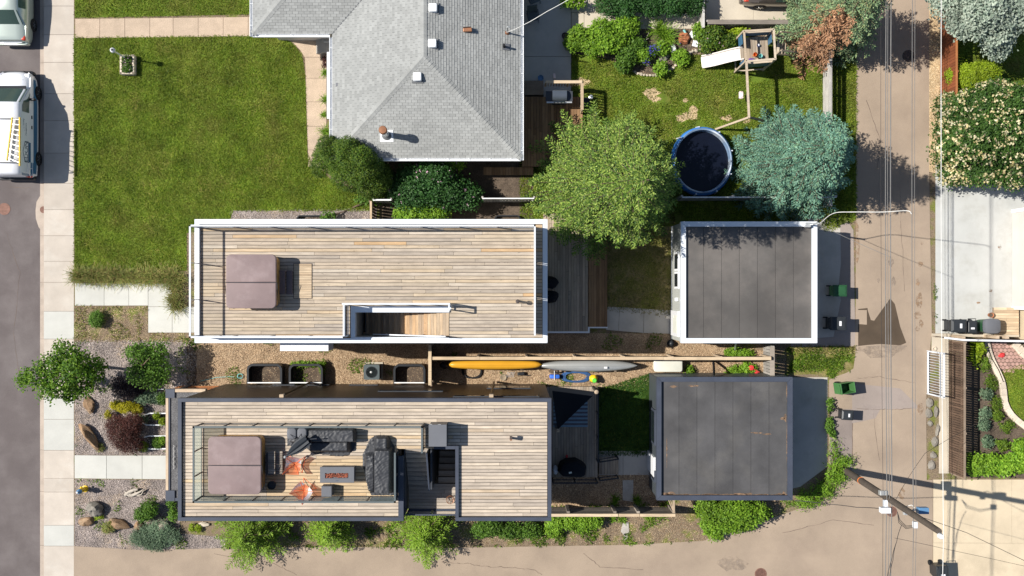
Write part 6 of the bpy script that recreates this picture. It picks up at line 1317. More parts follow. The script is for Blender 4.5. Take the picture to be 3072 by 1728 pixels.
# white metal gate leaf standing by the lane
wg = thing('metal_gate', 'white barred metal gate standing beside the lane', 'gate', P(2782,1110))
gx = PX(2782); ga, gb = PY(1180), PY(1053)
for z, w1 in ((.08,.07),(1.45,.04),(1.85,.07)): MB().bar((gx,ga,z),(gx,gb,z),w1,.06).build('rail', MAT['white_metal'], wg)
for y in (ga,gb): MB().bar((gx,y,.0),(gx,y,1.88),.07,.07).build('stile', MAT['white_metal'], wg)
for k in range(15): y = ga+(gb-ga)*(k+1)/16; MB().bar((gx,y,.1),(gx,y,1.84),.02,.02).build('bar', MAT['white_metal'], wg)
# long grey fence between back yard and lane, cedar fences between lots
gf = thing('rail_fence', 'long grey plank fence between the back yard and the lane', 'fence', P(2466,400))
for k in range(5): z_ = .18+k*.24; MB().box(PX(2466)-.012,PY(625),z_,PX(2466)+.012,PY(165),z_+.19).build('plank', MAT['fence_pale'], gf)
MB().box(PX(2466)-.07,PY(625),1.27,PX(2466)+.07,PY(165),1.31).build('cap_board', MAT['fence_pale'], gf)
for k in range(5): y_ = PY(170+k*112); MB().box(PX(2466)+.014,y_-.05,0,PX(2466)+.11,y_+.05,1.265).build('post', MAT['fence_pale'], gf)
post_fence('rail_fence', 'grey fence section at the south end of the back yard by the blue spruce', P(2030,602), P(2478,602), 1.5, 'grey_fence', .14, .02, capm='white_trim', capw=.045)
post_fence('rail_fence', 'fence with a pale cap between the lilac and the large spruce', P(1450,606), P(1600,606), 1.6, 'grey_fence', .14, .02, capm='white_trim', capw=.045)
post_fence('garden_gate', 'small weathered gate at the north wall of the white house', P(1132,610), P(1185,610), 1.5, 'grey_fence', .12, .03, capm='white_trim', capw=.07)
post_fence('garden_gate', 'short return of the weathered gate towards the white house', P(1128,690), P(1128,612), 1.5, 'brown_fence', .12, .03, capm='plank_wood', capw=.10)
lf = thing('lot_fence', 'long fence with a pale plank cap between the two house lots', 'fence', P(1290,1066))
fy = PY(1075,1.75); FXa, FXb = PX(1284,1.75), PX(2314,1.75)
cuts = [FXa, PX(1440,1.75), PX(1716,1.75), PX(1990,1.75), FXb]
for a, c in zip(cuts, cuts[1:]): piece('cap_plank', 'plank_wood', ((a+c)/2, fy+random.uniform(-.01,.01), 1.75), (c-a-.01,.15,.04), lf)
n = int((FXb-FXa)/.17)
for k in range(n): piece('board', 'brown_fence', (FXa+(k+.5)*(FXb-FXa)/n, fy-.02, 1.70), (.155,.022,1.62), lf)
for k in range(8): piece('post', 'cedar_post', (FXa+.05+k*(FXb-FXa-.1)/7, fy+.05, 1.70), (.09,.09,1.7), lf)
post_fence('cross_fence', 'dark cross fence from the white house to the dark house', P(1297,1028), P(1297,1145), 1.75, 'brown_fence', .15, .004, capm='plank_wood', capw=.15, postm='brown_rail')
post_fence('cross_fence', 'short grey fence at the corner of the white-rimmed garage', P(2290,1035), P(2290,1130), 1.5, 'grey_fence', .14, .02, capm='grey_wood', capw=.22)
bf = thing('back_fence', 'grey slatted fence with a gate below the back yard of the dark house', 'fence', P(1840,1520))
by_ = PY(1545,1.5); xA, xB = PX(1640,1.5), PX(2026,1.5)
for k in range(9): piece('slat', 'grey_wood', ((xA+xB)/2+.0, by_+.05, .22+k*.155), (xB-xA,.025,.14), bf)
for a, c in ((1640,1854),(1856,1918),(1920,2026)): piece('cap_board', 'plank_wood', ((PX(a,1.55)+PX(c,1.55))/2, by_, 1.56), (PX(c,1.55)-PX(a,1.55),.14,.04), bf)
for px in (1705,1845,1915,2022): piece('post', 'grey_wood', (PX(px,1.5), by_+.13, 1.5), (.14,.10,1.5), bf)
tr = thing('trellis', 'small cedar brace frame between the back fence and the black-rimmed garage', 'trellis', P(2020,1510))
xT = PX(2021,1.5)
MB().bar((xT,by_+.1,1.5),(xT,hy0_+.3,1.5),.11,.05).build('beam', MAT['cedar_post'], tr)
for dx_ in (.25,.45): MB().bar((xT,by_+.12,1.48),(xT-dx_,hy0_+.2,1.48),.03,.03).build('brace', MAT['cedar_post'], tr)
post_fence('pad_fence', 'weathered grey fence below the parking pad', P(2110,85), P(2350,85), 1.0, 'grey_fence', .14, .02, capm='grey_wood', capw=.22)
MBp = MB().box(PX(2106,1.0),PY(84,1.0),0,PX(2113,1.0),PY(-60,1.0),1.1).build('low_wall', MAT['fence_pale'], loc=P(2111,0)); tag(MBp, 'white low fence panel left of the parking pad', 'fence')
# ================================================================ ROOF TERRACES
def hot_tub(label, lab2, px0, py0, px1, py1, zd, h=.92, fold=.5):
    zt = zd+h; x0,x1,y0,y1 = PX(px0,zt),PX(px1,zt),PY(py1,zt),PY(py0,zt)
    t = thing('hot_tub', label, 'hot tub', ((x0+x1)/2,(y0+y1)/2,zd))
    MB().rbox(x0+.05,y0+.05,zd+.04,x1-.05,y1-.05,zt-.12,.26,6).build('cabinet', MAT['tub_wood'], t, 40); MB().rbox(x0+.02,y0+.02,zt-.18,x1-.02,y1-.02,zt-.115,.27,6,.02).build('shell_rim', MAT['brown_plastic'], t, 40)
    ym = y1-(y1-y0)*fold
    def half(ya, yb, sgn):
        b = MB(); r = .2; pts = []; n = 6
        if sgn > 0: cs = ((x1-r,yb-r,0),(x0+r,yb-r,PI/2)); base = [(x0,ya),(x1,ya)]
        else: cs = ((x0+r,ya+r,PI),(x1-r,ya+r,1.5*PI)); base = [(x1,yb),(x0,yb)]
        arc = [(cx+r*math.cos(a0+PI/2*k/n), cy+r*math.sin(a0+PI/2*k/n)) for cx,cy,a0 in cs for k in range(n+1)]
        pts = arc+base if sgn > 0 else arc+base
        m = len(pts); mx, my = sum(p[0] for p in pts)/m, sum(p[1] for p in pts)/m; vs_ = []
        for z, q in ((zt-.115,0),(zt-.02,0),(zt-.004,.02),(zt,.04)):
            for x,y in pts: vs_.append((mx+(x-mx)*(1-q), my+(y-my)*(1-q), z+(.02*(1-abs(x-mx)/(x1-x0)*1.6) if q else 0)))
        fs = [tuple(range(m-1,-1,-1)),tuple(range(3*m,4*m))]
        for i in range(3): fs += [(i*m+k,i*m+(k+1)%m,(i+1)*m+(k+1)%m,(i+1)*m+k) for k in range(m)]
        ar = sum(pts[i][0]*pts[(i+1)%m][1]-pts[(i+1)%m][0]*pts[i][1] for i in range(m))
        if ar < 0: fs = [tuple(reversed(f)) for f in fs]
        return b.add(vs_, fs).build('cover_half', MAT['tub_cover'], t, 35)
    half(ym+.012, y1, 1); half(y0, ym-.012, -1)
    MB().tube([(x0-.03,y0+.1,zt-.3),(x0-.04,ym,zt+.02),(x0+.05,ym,zt+.03),(x1-.05,ym,zt+.03),(x1+.04,ym,zt+.02),(x1+.03,y0+.1,zt-.3)],.014).build('cover_lifter', MAT['dark_metal'], t)
    for k in range(4): x = x0+.3+k*(x1-x0-.6)/3; MB().box(x-.02,y0-.012,zt-.25,x+.02,y0+.0,zt-.05).build('strap', MAT['black_plastic'], t)
    return t, (x0,x1,y0,y1,zt)
hot_tub('hot tub with a mauve folding cover on the bleached roof deck', '', 678, 763, 828, 925, DZ, .92, .52)
hot_tub('hot tub with a mauve folding cover on the furnished dark roof terrace', '', 624, 1310, 783, 1483, DZ, .92, .50)
s1 = thing('tub_steps', 'brown two-tread step beside the hot tub on the bleached deck', 'steps', P(858,846,DZ))
for x0_, x1_, z_ in ((838,855,.42),(859,877,.22)): MB().box(PX(x0_,DZ+z_),PY(883,DZ+z_),DZ+z_-.05,PX(x1_,DZ+z_),PY(811,DZ+z_),DZ+z_).build('tread', MAT['brown_plastic'], s1)
for y_ in (815,879): MB().box(PX(838,DZ+.2),PY(y_,DZ+.2)-.02,DZ,PX(876,DZ+.2),PY(y_,DZ+.2)+.02,DZ+.165).build('side_panel', MAT['brown_plastic'], s1)
s2 = thing('tub_steps', 'grey slatted step beside the hot tub on the furnished terrace', 'steps', P(826,1387,DZ))
for x0_, x1_, z_ in ((804,825,.42),(827,847,.24)):
    for k in range(10): y_ = 1354+k*6.8; MB().box(PX(x0_,DZ+z_),PY(y_+5.8,DZ+z_),DZ+z_-.04,PX(x1_,DZ+z_),PY(y_,DZ+z_),DZ+z_).build('slat', MAT['grey_wood'], s2)
    MB().box(PX(x0_+1,DZ),PY(1420,DZ),DZ,PX(x1_-1,DZ),PY(1356,DZ),DZ+z_-.045).build('box', MAT['dark_metal'], s2)
ht = thing('roof_hatch', 'flush wooden hatch beside the hot tub step on the bleached deck', 'hatch', P(908,842,DZ))
MB().box(PX(880,DZ),PY(896,DZ),DZ+.003,PX(937,DZ),PY(790,DZ),DZ+.012).build('frame', MAT['dark_iron'], ht)
boards(ht, PX(881.5,DZ), PY(894.5,DZ), PX(935.5,DZ), PY(791.5,DZ), DZ+.03, 'x', .075, .010, (1,1), (), 'plank_wood', 'slat', .02)
bk = thing('planter_pot', 'black round planter pot beside the terrace hot tub', 'pot', P(820,1452,DZ)); MB().lathe([(.12,0),(.17,.30),(.185,.32),(.17,.33),(.15,.24),(.02,.23)], P(820,1452,DZ), 20).build('pot', MAT['black_plastic'], bk, 40)
# crumpled covers
def cover(label, outline, z0, tops, seed, name='covered_sofa', cat='furniture cover'):
    """draped cloth: height field over a plan outline, with fold ridges"""
    poly = [(P(a,b_,z0).x,P(a,b_,z0).y) for a,b_ in outline]; xs_=[p[0] for p in poly]; ys2=[p[1] for p in poly]; x0,x1,y0,y1=min(xs_),max(xs_),min(ys2),max(ys2); st=.032
    nx, ny = int((x1-x0)/st)+1, int((y1-y0)/st)+1; b = MB(); idx = {}
    c = Vector(((x0+x1)/2,(y0+y1)/2,0))
    gp = np.array([[x0+i*st,y0+j*st] for j in range(ny+1) for i in range(nx+1)]); ins = in_poly(gp, poly)
    for n_, (x,y) in enumerate(gp):
        if not ins[n_]: continue
        h = .03
        for (ax,ay,bx_,by2,hh,sft) in tops:
            pa, pb2 = P(ax,ay,z0+hh), P(bx_,by2,z0+hh); dx_ = max(min(pa.x,pb2.x)-x,0,x-max(pa.x,pb2.x)); dy_ = max(min(pa.y,pb2.y)-y,0,y-max(pa.y,pb2.y)); dd = math.hypot(dx_,dy_)
            h = max(h, hh*math.exp(-(dd/sft)**2*1.2) if dd < sft*2 else 0)
        slope = 1
        slope_ = 1.15 if h < .3 else .62
        w1 = noise.noise(Vector((x*1.7,y*1.7,seed)))*1.2; f = noise.noise(Vector((x*2.2+seed,y*2.2,seed)))*.02 + (1-abs(noise.noise(Vector((x*5+y*3.2+w1+seed,y*1.1-x*.8,seed*2)))))**4*.030*slope_ + (1-abs(noise.noise(Vector((x*7-y*8+w1*2+seed,y*1.5+x*1.2,seed*3)))))**5*.026*slope_ + noise.noise(Vector((x*9,y*9,seed)))*.012*slope_ -.02
        idx[n_] = len(b.v); b.v.append((x+random.uniform(-.008,.008),y+random.uniform(-.008,.008),z0+max(.01,h+f-.03)))
    for j in range(ny):
        for i in range(nx):
            q = [j*(nx+1)+i, j*(nx+1)+i+1, (j+1)*(nx+1)+i+1, (j+1)*(nx+1)+i]
            if all(k in idx for k in q): b.f.append(tuple(idx[k] for k in q))
    # skirt down to the deck
    t = thing(name, label, cat, (c.x,c.y,z0)); o = b.build('cover', MAT['cover_cloth'], t, 40)
    bm = bmesh.new(); bm.from_mesh(o.data); ed = [e for e in bm.edges if len(e.link_faces)==1]; r = bmesh.ops.extrude_edge_only(bm, edges=ed)
    for v in [g for g in r['geom'] if isinstance(g, bmesh.types.BMVert)]: v.co.z = .004
    bm.to_mesh(o.data); bm.free()
    return t
cover('long sofa under a crumpled black cover at the terrace rail', [(862,1284),(1068,1283),(1074,1300),(1066,1345),(1048,1366),(1020,1371),(985,1366),(940,1362),(915,1342),(900,1340),(862,1338)], DZ, [(868,1292,1058,1325,.66,.09),(930,1330,1040,1352,.42,.10)], 3.0)
cover('corner sofa under a crumpled black cover beside the stairs', [(1110,1315),(1125,1305),(1165,1303),(1186,1340),(1184,1486),(1112,1488),(1100,1440),(1086,1395),(1088,1360),(1100,1335)], DZ, [(1124,1354,1166,1480,.68,.08),(1130,1318,1158,1345,.48,.12),(1100,1370,1118,1470,.28,.12)], 8.0)
# folded patio umbrella leaning on the sofa
um = thing('patio_umbrella', 'folded dark patio umbrella lying over the covered sofa end', 'umbrella', P(880,1340,DZ))
a = P(862,1366,DZ+.9); c = P(925,1318,DZ+1.05); dv = (c-a).normalized(); sv = dv.cross(Vector((0,0,1))).normalized(); uv = sv.cross(dv)
MB().tube([P(850,1375,DZ+.8),a,c,P(950,1316,DZ+1.05)],.022,8).build('pole', MAT['dark_metal'], um)
fd = MB(); n = 18; rings = []
for s in range(9):
    t = s/8; rr = .05+.22*math.sin(min(t*1.25,1)*PI*.62)
    rings.append([a.lerp(c,t)+(sv*math.cos(2*PI*k/n)+uv*math.sin(2*PI*k/n)*.7)*rr*(1 if k%2 else .62) for k in range(n)])
o_ = 0
for r in rings: fd.v += [tuple(v) for v in r]
for s in range(8):
    for k in range(n): fd.f.append((s*n+k,s*n+(k+1)%n,(s+1)*n+(k+1)%n,(s+1)*n+k))
fd.build('folded_canopy', MAT['umbrella_cloth'], um)
MB().lathe([(.05,-.03),(.06,.02),(.02,.06)], P(855,1371,DZ+.85), 10).build('crown_hub', MAT['galvanised'], um); 
for e in ((905,1300),(870,1302)): MB().tube([P(890,1322,DZ+.95),P(*e,DZ+.7)],.012).build('rib', MAT['black_plastic'], um)
sb = thing('storage_pod', 'pale grey rounded plastic storage seats beside the long covered sofa', 'storage box', P(892,1297,DZ))
MB().rbox(PX(860,DZ+.72),PY(1318,DZ+.72),DZ,PX(889,DZ+.72),PY(1285,DZ+.72),DZ+.72,.12,5,.05).build('seat', MAT['stone_grey'], sb, 40); MB().rbox(PX(891,DZ+.72),PY(1316,DZ+.72),DZ,PX(920,DZ+.72),PY(1285,DZ+.72),DZ+.72,.12,5,.05).build('seat', MAT['stone_grey'], sb, 40)
# fire table, cube table, cabinet
ft = thing('fire_table', 'long grey gas fire table with red lava rock', 'fire table', P(1010,1424,DZ)); z_ = DZ+.55
x0,x1,y0,y1 = PX(960,z_),PX(1062,z_),PY(1448,z_),PY(1401,z_); bx0,bx1,by0,by1 = PX(975,z_),PX(1045,z_),PY(1435,z_),PY(1419,z_)
MB().box(x0+.03,y0+.03,DZ,x1-.03,y1-.03,z_-.06).build('body', MAT['stone_grey'], ft)
for q in ((x0,by1,x1,y1),(x0,y0,x1,by0),(x0,by0+.001,bx0,by1-.001),(bx1,by0+.001,x1,by1-.001)): MB().box(q[0],q[1],z_-.058,q[2],q[3],z_).build('top_slab', MAT['stone_grey'], ft)
lr = MB()
for k in range(220): lr.rock((random.uniform(bx0+.03,bx1-.03),random.uniform(by0+.03,by1-.03),z_-.035+random.uniform(-.01,.02)),[random.uniform(.018,.034)]*3,k,6,.3)
stuff(lr.build('lava_rocks', MAT['lava_rock'], ft)); MB().obox(P(1011,1442,z_+.004),(.10,.025,.008),.15).build('lighter', MAT['chrome'], ft)
ct = thing('cube_table', 'small dark cube side table below the fire table', 'side table', P(980,1473,DZ)); z_=DZ+.48
MB().box(PX(964,z_),PY(1490,z_),DZ,PX(995,z_),PY(1459,z_),z_).build('block', MAT['stone_grey'], ct, bevel=.012); MB().box(PX(966,z_),PY(1488,z_),z_,PX(993,z_),PY(1461,z_),z_+.006).build('top', MAT['stone_grey'], ct)
cb = thing('deck_cabinet', 'dark grey deck cabinet at the head of the terrace stairs', 'cabinet', P(1310,1308,DZ)); z_=DZ+.95
MB().box(PX(1288,z_),PY(1339,z_),DZ,PX(1339,z_),PY(1275,z_),z_-.03).build('body', MAT['dark_metal'], cb); MB().box(PX(1286,z_),PY(1340,z_),z_-.028,PX(1340,z_),PY(1274,z_),z_).build('lid', MAT['stone_grey'], cb, bevel=.01)
for x in (1292,1318): MB().obox(P(x,1274,z_-.05)+Vector((0,.01,0)),(.12,.02,.03)).build('latch', MAT['galvanised'], cb)
# orange butterfly chairs: sling seat on a crossed wire frame
def butterfly(label, px, py, rz):
    t = thing('lounge_chair', label, 'chair', (0,0,0)); pts = {'fl':(-.34,.30,.55),'fr':(.34,.30,.55),'bl':(-.36,-.32,.88),'br':(.36,-.32,.88)}
    feet = [(-.36,.34,0),(.36,.34,0),(-.34,-.36,0),(.34,-.36,0)]
    b = MB(); 
    for a, c in (('fl',3),('fr',2),('bl',1),('br',0)): b.tube([pts[a],(0,0,.26),feet[c]],.012,6)
    for a, c in ((0,1),(2,3)): b.tube([feet[a],feet[c]],.010,6)
    b.build('frame', MAT['orange_chair'], t)
    s = MB(); n = 10
    for i in range(n+1):
        for j in range(n+1):
            u, v = i/n, j/n; A = Vector(pts['fl']).lerp(Vector(pts['fr']),u); B = Vector(pts['bl']).lerp(Vector(pts['br']),u); p = A.lerp(B,v); sagv = .30*math.sin(PI*u)*(.75+.25*math.sin(PI*v))+.10*math.sin(PI*v)
            inw = .02*(math.sin(PI*u)); p.z -= sagv; p.y += (-inw if v < .5 else inw)*abs(v-.5)*2; p.x *= 1+.10*math.sin(PI*v); s.v.append(tuple(p))
    for i in range(n):
        for j in range(n): k = i*(n+1)+j; s.f.append((k,k+n+1,k+n+2,k+1))
    s.build('sling_seat', MAT['orange_mesh'], t, 180); t.location = P(px,py,DZ); t.rotation_euler=(0,0,rz); return t
m_ = mk_glass('orange_mesh', (1.0,.62,.48), .55, (.90,.20,.06), .5, .45)
butterfly('orange butterfly chair facing the fire table near the folded umbrella', 888, 1390, -1.75); butterfly('orange butterfly chair near the terrace rail below the fire table', 915, 1468, -.7)
wb = thing('wire_basket', 'round copper wire basket on the dark stair landing', 'basket', P(1352,1495,LZ))
for r_b, z_b in ((.10,.02),(.16,.12),(.18,.25),(.17,.38)): MB().tube([P(1352,1495,LZ)+Vector((math.cos(a*PI/8)*r_b,math.sin(a*PI/8)*r_b,z_b)) for a in range(17)],.008,5).build('hoop', MAT['copper_brown'], wb)
for a in range(8): MB().tube([P(1352,1495,LZ)+Vector((math.cos(a*PI/4)*r_,math.sin(a*PI/4)*r_,z2)) for r_,z2 in ((.10,.02),(.17,.14),(.18,.26),(.17,.38))],.007,4).build('rib', MAT['copper_brown'], wb)
# ================================================================ BETWEEN THE HOUSES
def well(label, px0, px1, py0, h=.6):
    t = thing('window_well', label, 'window well', P((px0+px1)/2,1120)); x0,x1 = PX(px0,h),PX(px1,h); y1 = PY(py0,h); y0 = dy1+.0
    pts = [(x0,y0),(x0,y1-.25),(x0+.06,y1-.10),(x0+.2,y1),(x1-.2,y1),(x1-.06,y1-.10),(x1,y1-.25),(x1,y0)]
    b = MB(); th = .10; inn = [(x0+th,y0),(x0+th,y1-.28),(x0+.14,y1-.18),(x0+.25,y1-.1),(x1-.25,y1-.1),(x1-.14,y1-.18),(x1-th,y1-.28),(x1-th,y0)]
    n = len(pts); b.v = [(x,y,0) for x,y in pts]+[(x,y,h) for x,y in pts]+[(x,y,h) for x,y in inn]+[(x,y,.02) for x,y in inn]
    for i in range(n-1): b.f += [(i+1,i,n+i,n+i+1),(n+i+1,n+i,2*n+i,2*n+i+1),(2*n+i+1,2*n+i,3*n+i,3*n+i+1)]
    b.build('shell', MAT['black_plastic'], t, 30); 
    MB().box(x0+th,y0,.0,x1-th,y1-.1,.03).build('dark_fill', MAT['soil'], t); MB().bar((x0+.05,y0+.06,h+.01),(x1-.05,y0+.06,h+.01),.05,.03).build('rim_bar', MAT['white_trim'], t); return t  # fill coloured dark to stand in for shade down inside the well
well('black window well nearest the street along the dark house', 740, 846, 1092); well('black window well second from the street with ivy behind it', 866, 968, 1092); well('black window well right of the air conditioner', 1180, 1276, 1093)
nw = MB(); 
for (a,c,lb) in ((890,970,'dark window well on the north side of the white house near the lawn'),(1205,1255,'dark window well on the north side of the white house below the shrub'),(1485,1560,'dark window well on the north side of the white house near the spruce')):
    t = thing('window_well', lb, 'window well', P((a+c)/2,650)); x0,x1,y0,y1 = PX(a,.3),PX(c,.3),wy1-.05,PY(647,.3)
    b = MB(); pts=[(x0,y0),(x0,y1-.12),(x0+.12,y1),(x1-.12,y1),(x1,y1-.12),(x1,y0)]
    for p0,p1 in zip(pts,pts[1:]): b.bar((p0[0],p0[1],.15),(p1[0],p1[1],.15),.06,.3)
    b.build('shell', MAT['black_plastic'], t); MB().box(x0,y0,0,x1,y1-.05,.02).build('dark_fill', MAT['dirt_brown'], t)
bush('ivy', 'fresh green ivy growing over the second window well', [(925,1092,.3,.9,.12,.14),(968,1105,.25,.12,.4,.2)], 'bright_leaf', .08, 190, 8, .05, cat='plant', stem=False)
ac = thing('air_conditioner', 'grey air conditioner unit with a round fan grille beside the dark house', 'air conditioner', P(1115,1116)); z_=.85; x0,x1,y0,y1 = PX(1092,z_),PX(1137,z_),PY(1138,z_),PY(1095,z_)
MB().box(x0,y0,.06,x1,y1,z_-.03).build('case', MAT['dark_metal'], ac); cx,cy=(x0+x1)/2,(y0+y1)/2
tp = MB().rbox(x0-.02,y0-.02,z_-.03,x1+.02,y1+.02,z_,.08,4).build('top_panel', MAT['ac_grey'], ac); MB().lathe([(.285,.004),(.285,.02),(.265,.02),(.262,.004)], (cx,cy,z_), 28).build('fan_ring', MAT['dark_metal'], ac); MB().lathe([(.262,.003),(.01,.004)], (cx,cy,z_), 24).build('fan_well', MAT['black_plastic'], ac)
fb2 = MB()
for k in range(4): a=k*PI/2+.4; fb2.add([(cx,cy,z_+.008),(cx+.24*math.cos(a),cy+.24*math.sin(a),z_+.012),(cx+.24*math.cos(a+.8),cy+.24*math.sin(a+.8),z_+.008)],[(0,1,2)])
fb2.build('fan_blades', MAT['stone_grey'], ac)
for k in range(1,5): MB().lathe([(.055*k,.022),(.055*k+.006,.026),(.055*k+.012,.022)], (cx,cy,z_), 24).build('grille_ring', MAT['ac_grey'], ac)
MB().lathe([(.06,.02),(.05,.035),(.01,.04)], (cx-.02,cy+.0,z_), 14).build('fan_hub', MAT['galvanised'], ac); MB().obox((cx,cy,.03),(.9,.85,.06)).build('pad', MAT['concrete_walk'], ac)
# canoes on racks along the lot fence
def canoe(name, label, pxa, pxb, py, w, mat, z=.85, blunt=False, tilt=.25):
    k = (H-z)/F; a = Vector((PX(pxa,z),PY(py,z),z)); L = PX(pxb,z)-PX(pxa,z); t = thing(name, label, 'canoe', (a.x+L/2,a.y,0)); b = MB(); n, m = 26, 10; rings=[]
    for i in range(n+1):
        u = i/n; s = math.sin(PI*u)**(.55 if not blunt else .28); hw = w/2*max(s,.03); dp = .30*max(s,.05)+.02; up_ = .10*(2*u-1)**4; r = []
        for j in range(m+1): th = PI*j/m; r.append((a.x+u*L, a.y+math.cos(th)*hw, z-.1+math.sin(th)**.8*dp+up_*.4))
        rings.append(r)
    for r in rings: b.v += r
    for i in range(n):
        for j in range(m): q=i*(m+1)+j; b.f.append((q,q+m+1,q+m+2,q+1))
    h = b.build('hull', MAT[mat], t, 180); MB().tube([(a.x+u/20*L, a.y, z-.1+.32*max(math.sin(PI*u/20)**(.55 if not blunt else .28),.05)+.022) for u in range(21)],.014,5).build('keel', MAT[mat], t)
    for x in (a.x+L*.22,a.x+L*.78): MB().box(x-.05,a.y-w/2,.0,x+.05,a.y+w/2,z-.12).build('rack', MAT['brown_rail'], t)
    return t
canoe('canoe', 'yellow upturned canoe lying along the lot fence', 1344, 1626, 1094, .50, 'canoe_yellow', .9, True); canoe('canoe', 'silver upturned canoe lying along the lot fence', 1617, 1912, 1097, .62, 'canoe_silver', .8)
MB_ = MB().obox(P(1817,1103,1.08),(.16,.09,.01)).build('sticker', MAT['white_paint'], None, loc=P(1817,1103,1.0)); tag(MB_, 'white registration sticker on the silver canoe', 'sticker')
bgc = thing('black_bag', 'black bag hanging at the bow of the yellow canoe', 'bag', P(1332,1096)); MB().rock(P(1332,1096,.8),(.22,.18,.2),4,12,.15).build('bag', MAT['black_plastic'], bgc, 180)
wbx = thing('storage_box', 'pale rounded plastic storage box beside the lot fence', 'storage box', P(2005,1096)); z_=.6; MB().rbox(PX(1964,z_),PY(1114,z_),.03,PX(2046,z_),PY(1079,z_),z_-.1,.1,5).build('body', MAT['pale_plastic'], wbx, 40); MB().rbox(PX(1962,z_),PY(1116,z_),z_-.1,PX(2048,z_),PY(1078,z_),z_,.12,5,.04).build('lid', MAT['pale_plastic'], wbx, 40)
def coil(label, px, py, rx, ry, n, r, mat, z=.05, name='garden_hose'):
    c = P(px,py,0); pts=[]
    for i in range(n*24+1): a=2*PI*i/24; f=1-.05*(i/24)+.02*math.sin(i*.7); pts.append((c.x+math.copysign(abs(math.cos(a))**.8,math.cos(a))*rx*f, c.y+math.copysign(abs(math.sin(a))**.8,math.sin(a))*ry*f, z+.012*(i/24)+r))
    o = MB().tube(pts,r,6).build(name, MAT[mat], loc=c); tag(o, label, 'hose'); return o
coil('blue garden hose coiled in a long loop below the silver canoe', 1727, 1130, .74, .28, 6, .022, 'hose_blue'); coil('black round hose coil below the yellow canoe', 1417, 1110, .52, .42, 3, .028, 'black_rubber'); coil('short green hose coil at the first window well', 722, 1128, .14, .12, 3, .014, 'teal_plastic')
o = MB().tube([P(600,1144,.03),P(650,1132,.03),P(690,1130,.03),P(722,1132,.04)],.014,5).build('garden_hose', MAT['teal_plastic'], loc=P(650,1135)); tag(o,'thin green hose lying along the gravel by the dark house','hose')
yb_ = thing('water_toy', 'yellow and lime garden sprinkler toy beside the blue hose', 'toy', P(1782,1138)); MB().rock(P(1780,1135,.3),(.22,.2,.22),9,12,.12).build('body', MAT['yellow_paint'], yb_, 180); MB().lathe([(.10,.0),(.12,.1),(.09,.13),(.02,.13)], P(1783,1141,.42), 14).build('cap', MAT['lime_plastic'], yb_, 40)
bb = thing('blue_box', 'bright blue tarp bundle with a white strap by the hose', 'bundle', P(1663,1132)); MB().rbox(PX(1649,.35),PY(1136,.35),.03,PX(1680,.35),PY(1124,.35),.36,.06,4,.05).build('bundle', MAT['blue_plastic'], bb, 40); MB().bar(P(1663,1140,.40),P(1663,1112,.40),.03,.02).build('strap', MAT['white_paint'], bb)
o = MB().rock(P(1664,1113,.2),(.3,.14,.16),12,12,.15).build('dark_sack', MAT['dirt_brown'], loc=P(1664,1113)); tag(o,'dark sack beside the blue bundle','sack')
tl = thing('garden_tool', 'small black garden tool lying under the yellow canoe', 'tool', P(1563,1122)); MB().obox(P(1563,1121,.12),(.35,.16,.2),.1).build('head', MAT['black_plastic'], tl, bevel=.03); MB().bar(P(1572,1126,.12),P(1592,1126,.05),.04,.03).build('handle', MAT['black_plastic'], tl)
bkk = thing('metal_basket', 'small wire basket and bowl under the yellow canoe', 'basket', P(1528,1124)); MB().lathe([(.10,.02),(.16,.10),(.14,.10),(.02,.06)], P(1510,1132), 16).build('bowl', MAT['dead_twig'], bkk); 
for k in range(6): MB().tube([P(1520+k*4,1132,.02),P(1521+k*4,1124,.22),P(1523+k*4,1116,.1)],.008,4).build('wire', MAT['white_metal'], bkk)
dsp = thing('downspout', 'black drainpipe from the black-rimmed garage to the mulch', 'pipe', P(2142,1105)); MB().tube([P(2142,1130,2.3),P(2142,1112,1.2),P(2140,1080,.1)],.06,8).build('pipe', MAT['black_plastic'], dsp, 60)
dsp2 = thing('downspout', 'grey drainpipe from the white-rimmed garage into the weeds', 'pipe', P(2207,1040)); MB().tube([P(2207,1030,2.0),P(2207,1040,.8),P(2206,1052,.1)],.05,8).build('pipe', MAT['galvanised'], dsp2, 60)
rt = thing('toy_spinner', 'red plastic toy with a crossed handle in the weeds', 'toy', P(2264,1110)); MB().bar(P(2252,1102,.35),P(2278,1117,.3),.04,.03).build('bar', MAT['red_plastic'], rt); MB().lathe([(.02,0),(.13,.02),(.13,.06),(.02,.08)], P(2253,1103,.33), 12).build('wheel', MAT['red_plastic'], rt); MB().lathe([(.02,0),(.08,.02),(.08,.05),(.02,.06)], P(2268,1118,.28), 12).build('wheel', MAT['red_plastic'], rt)
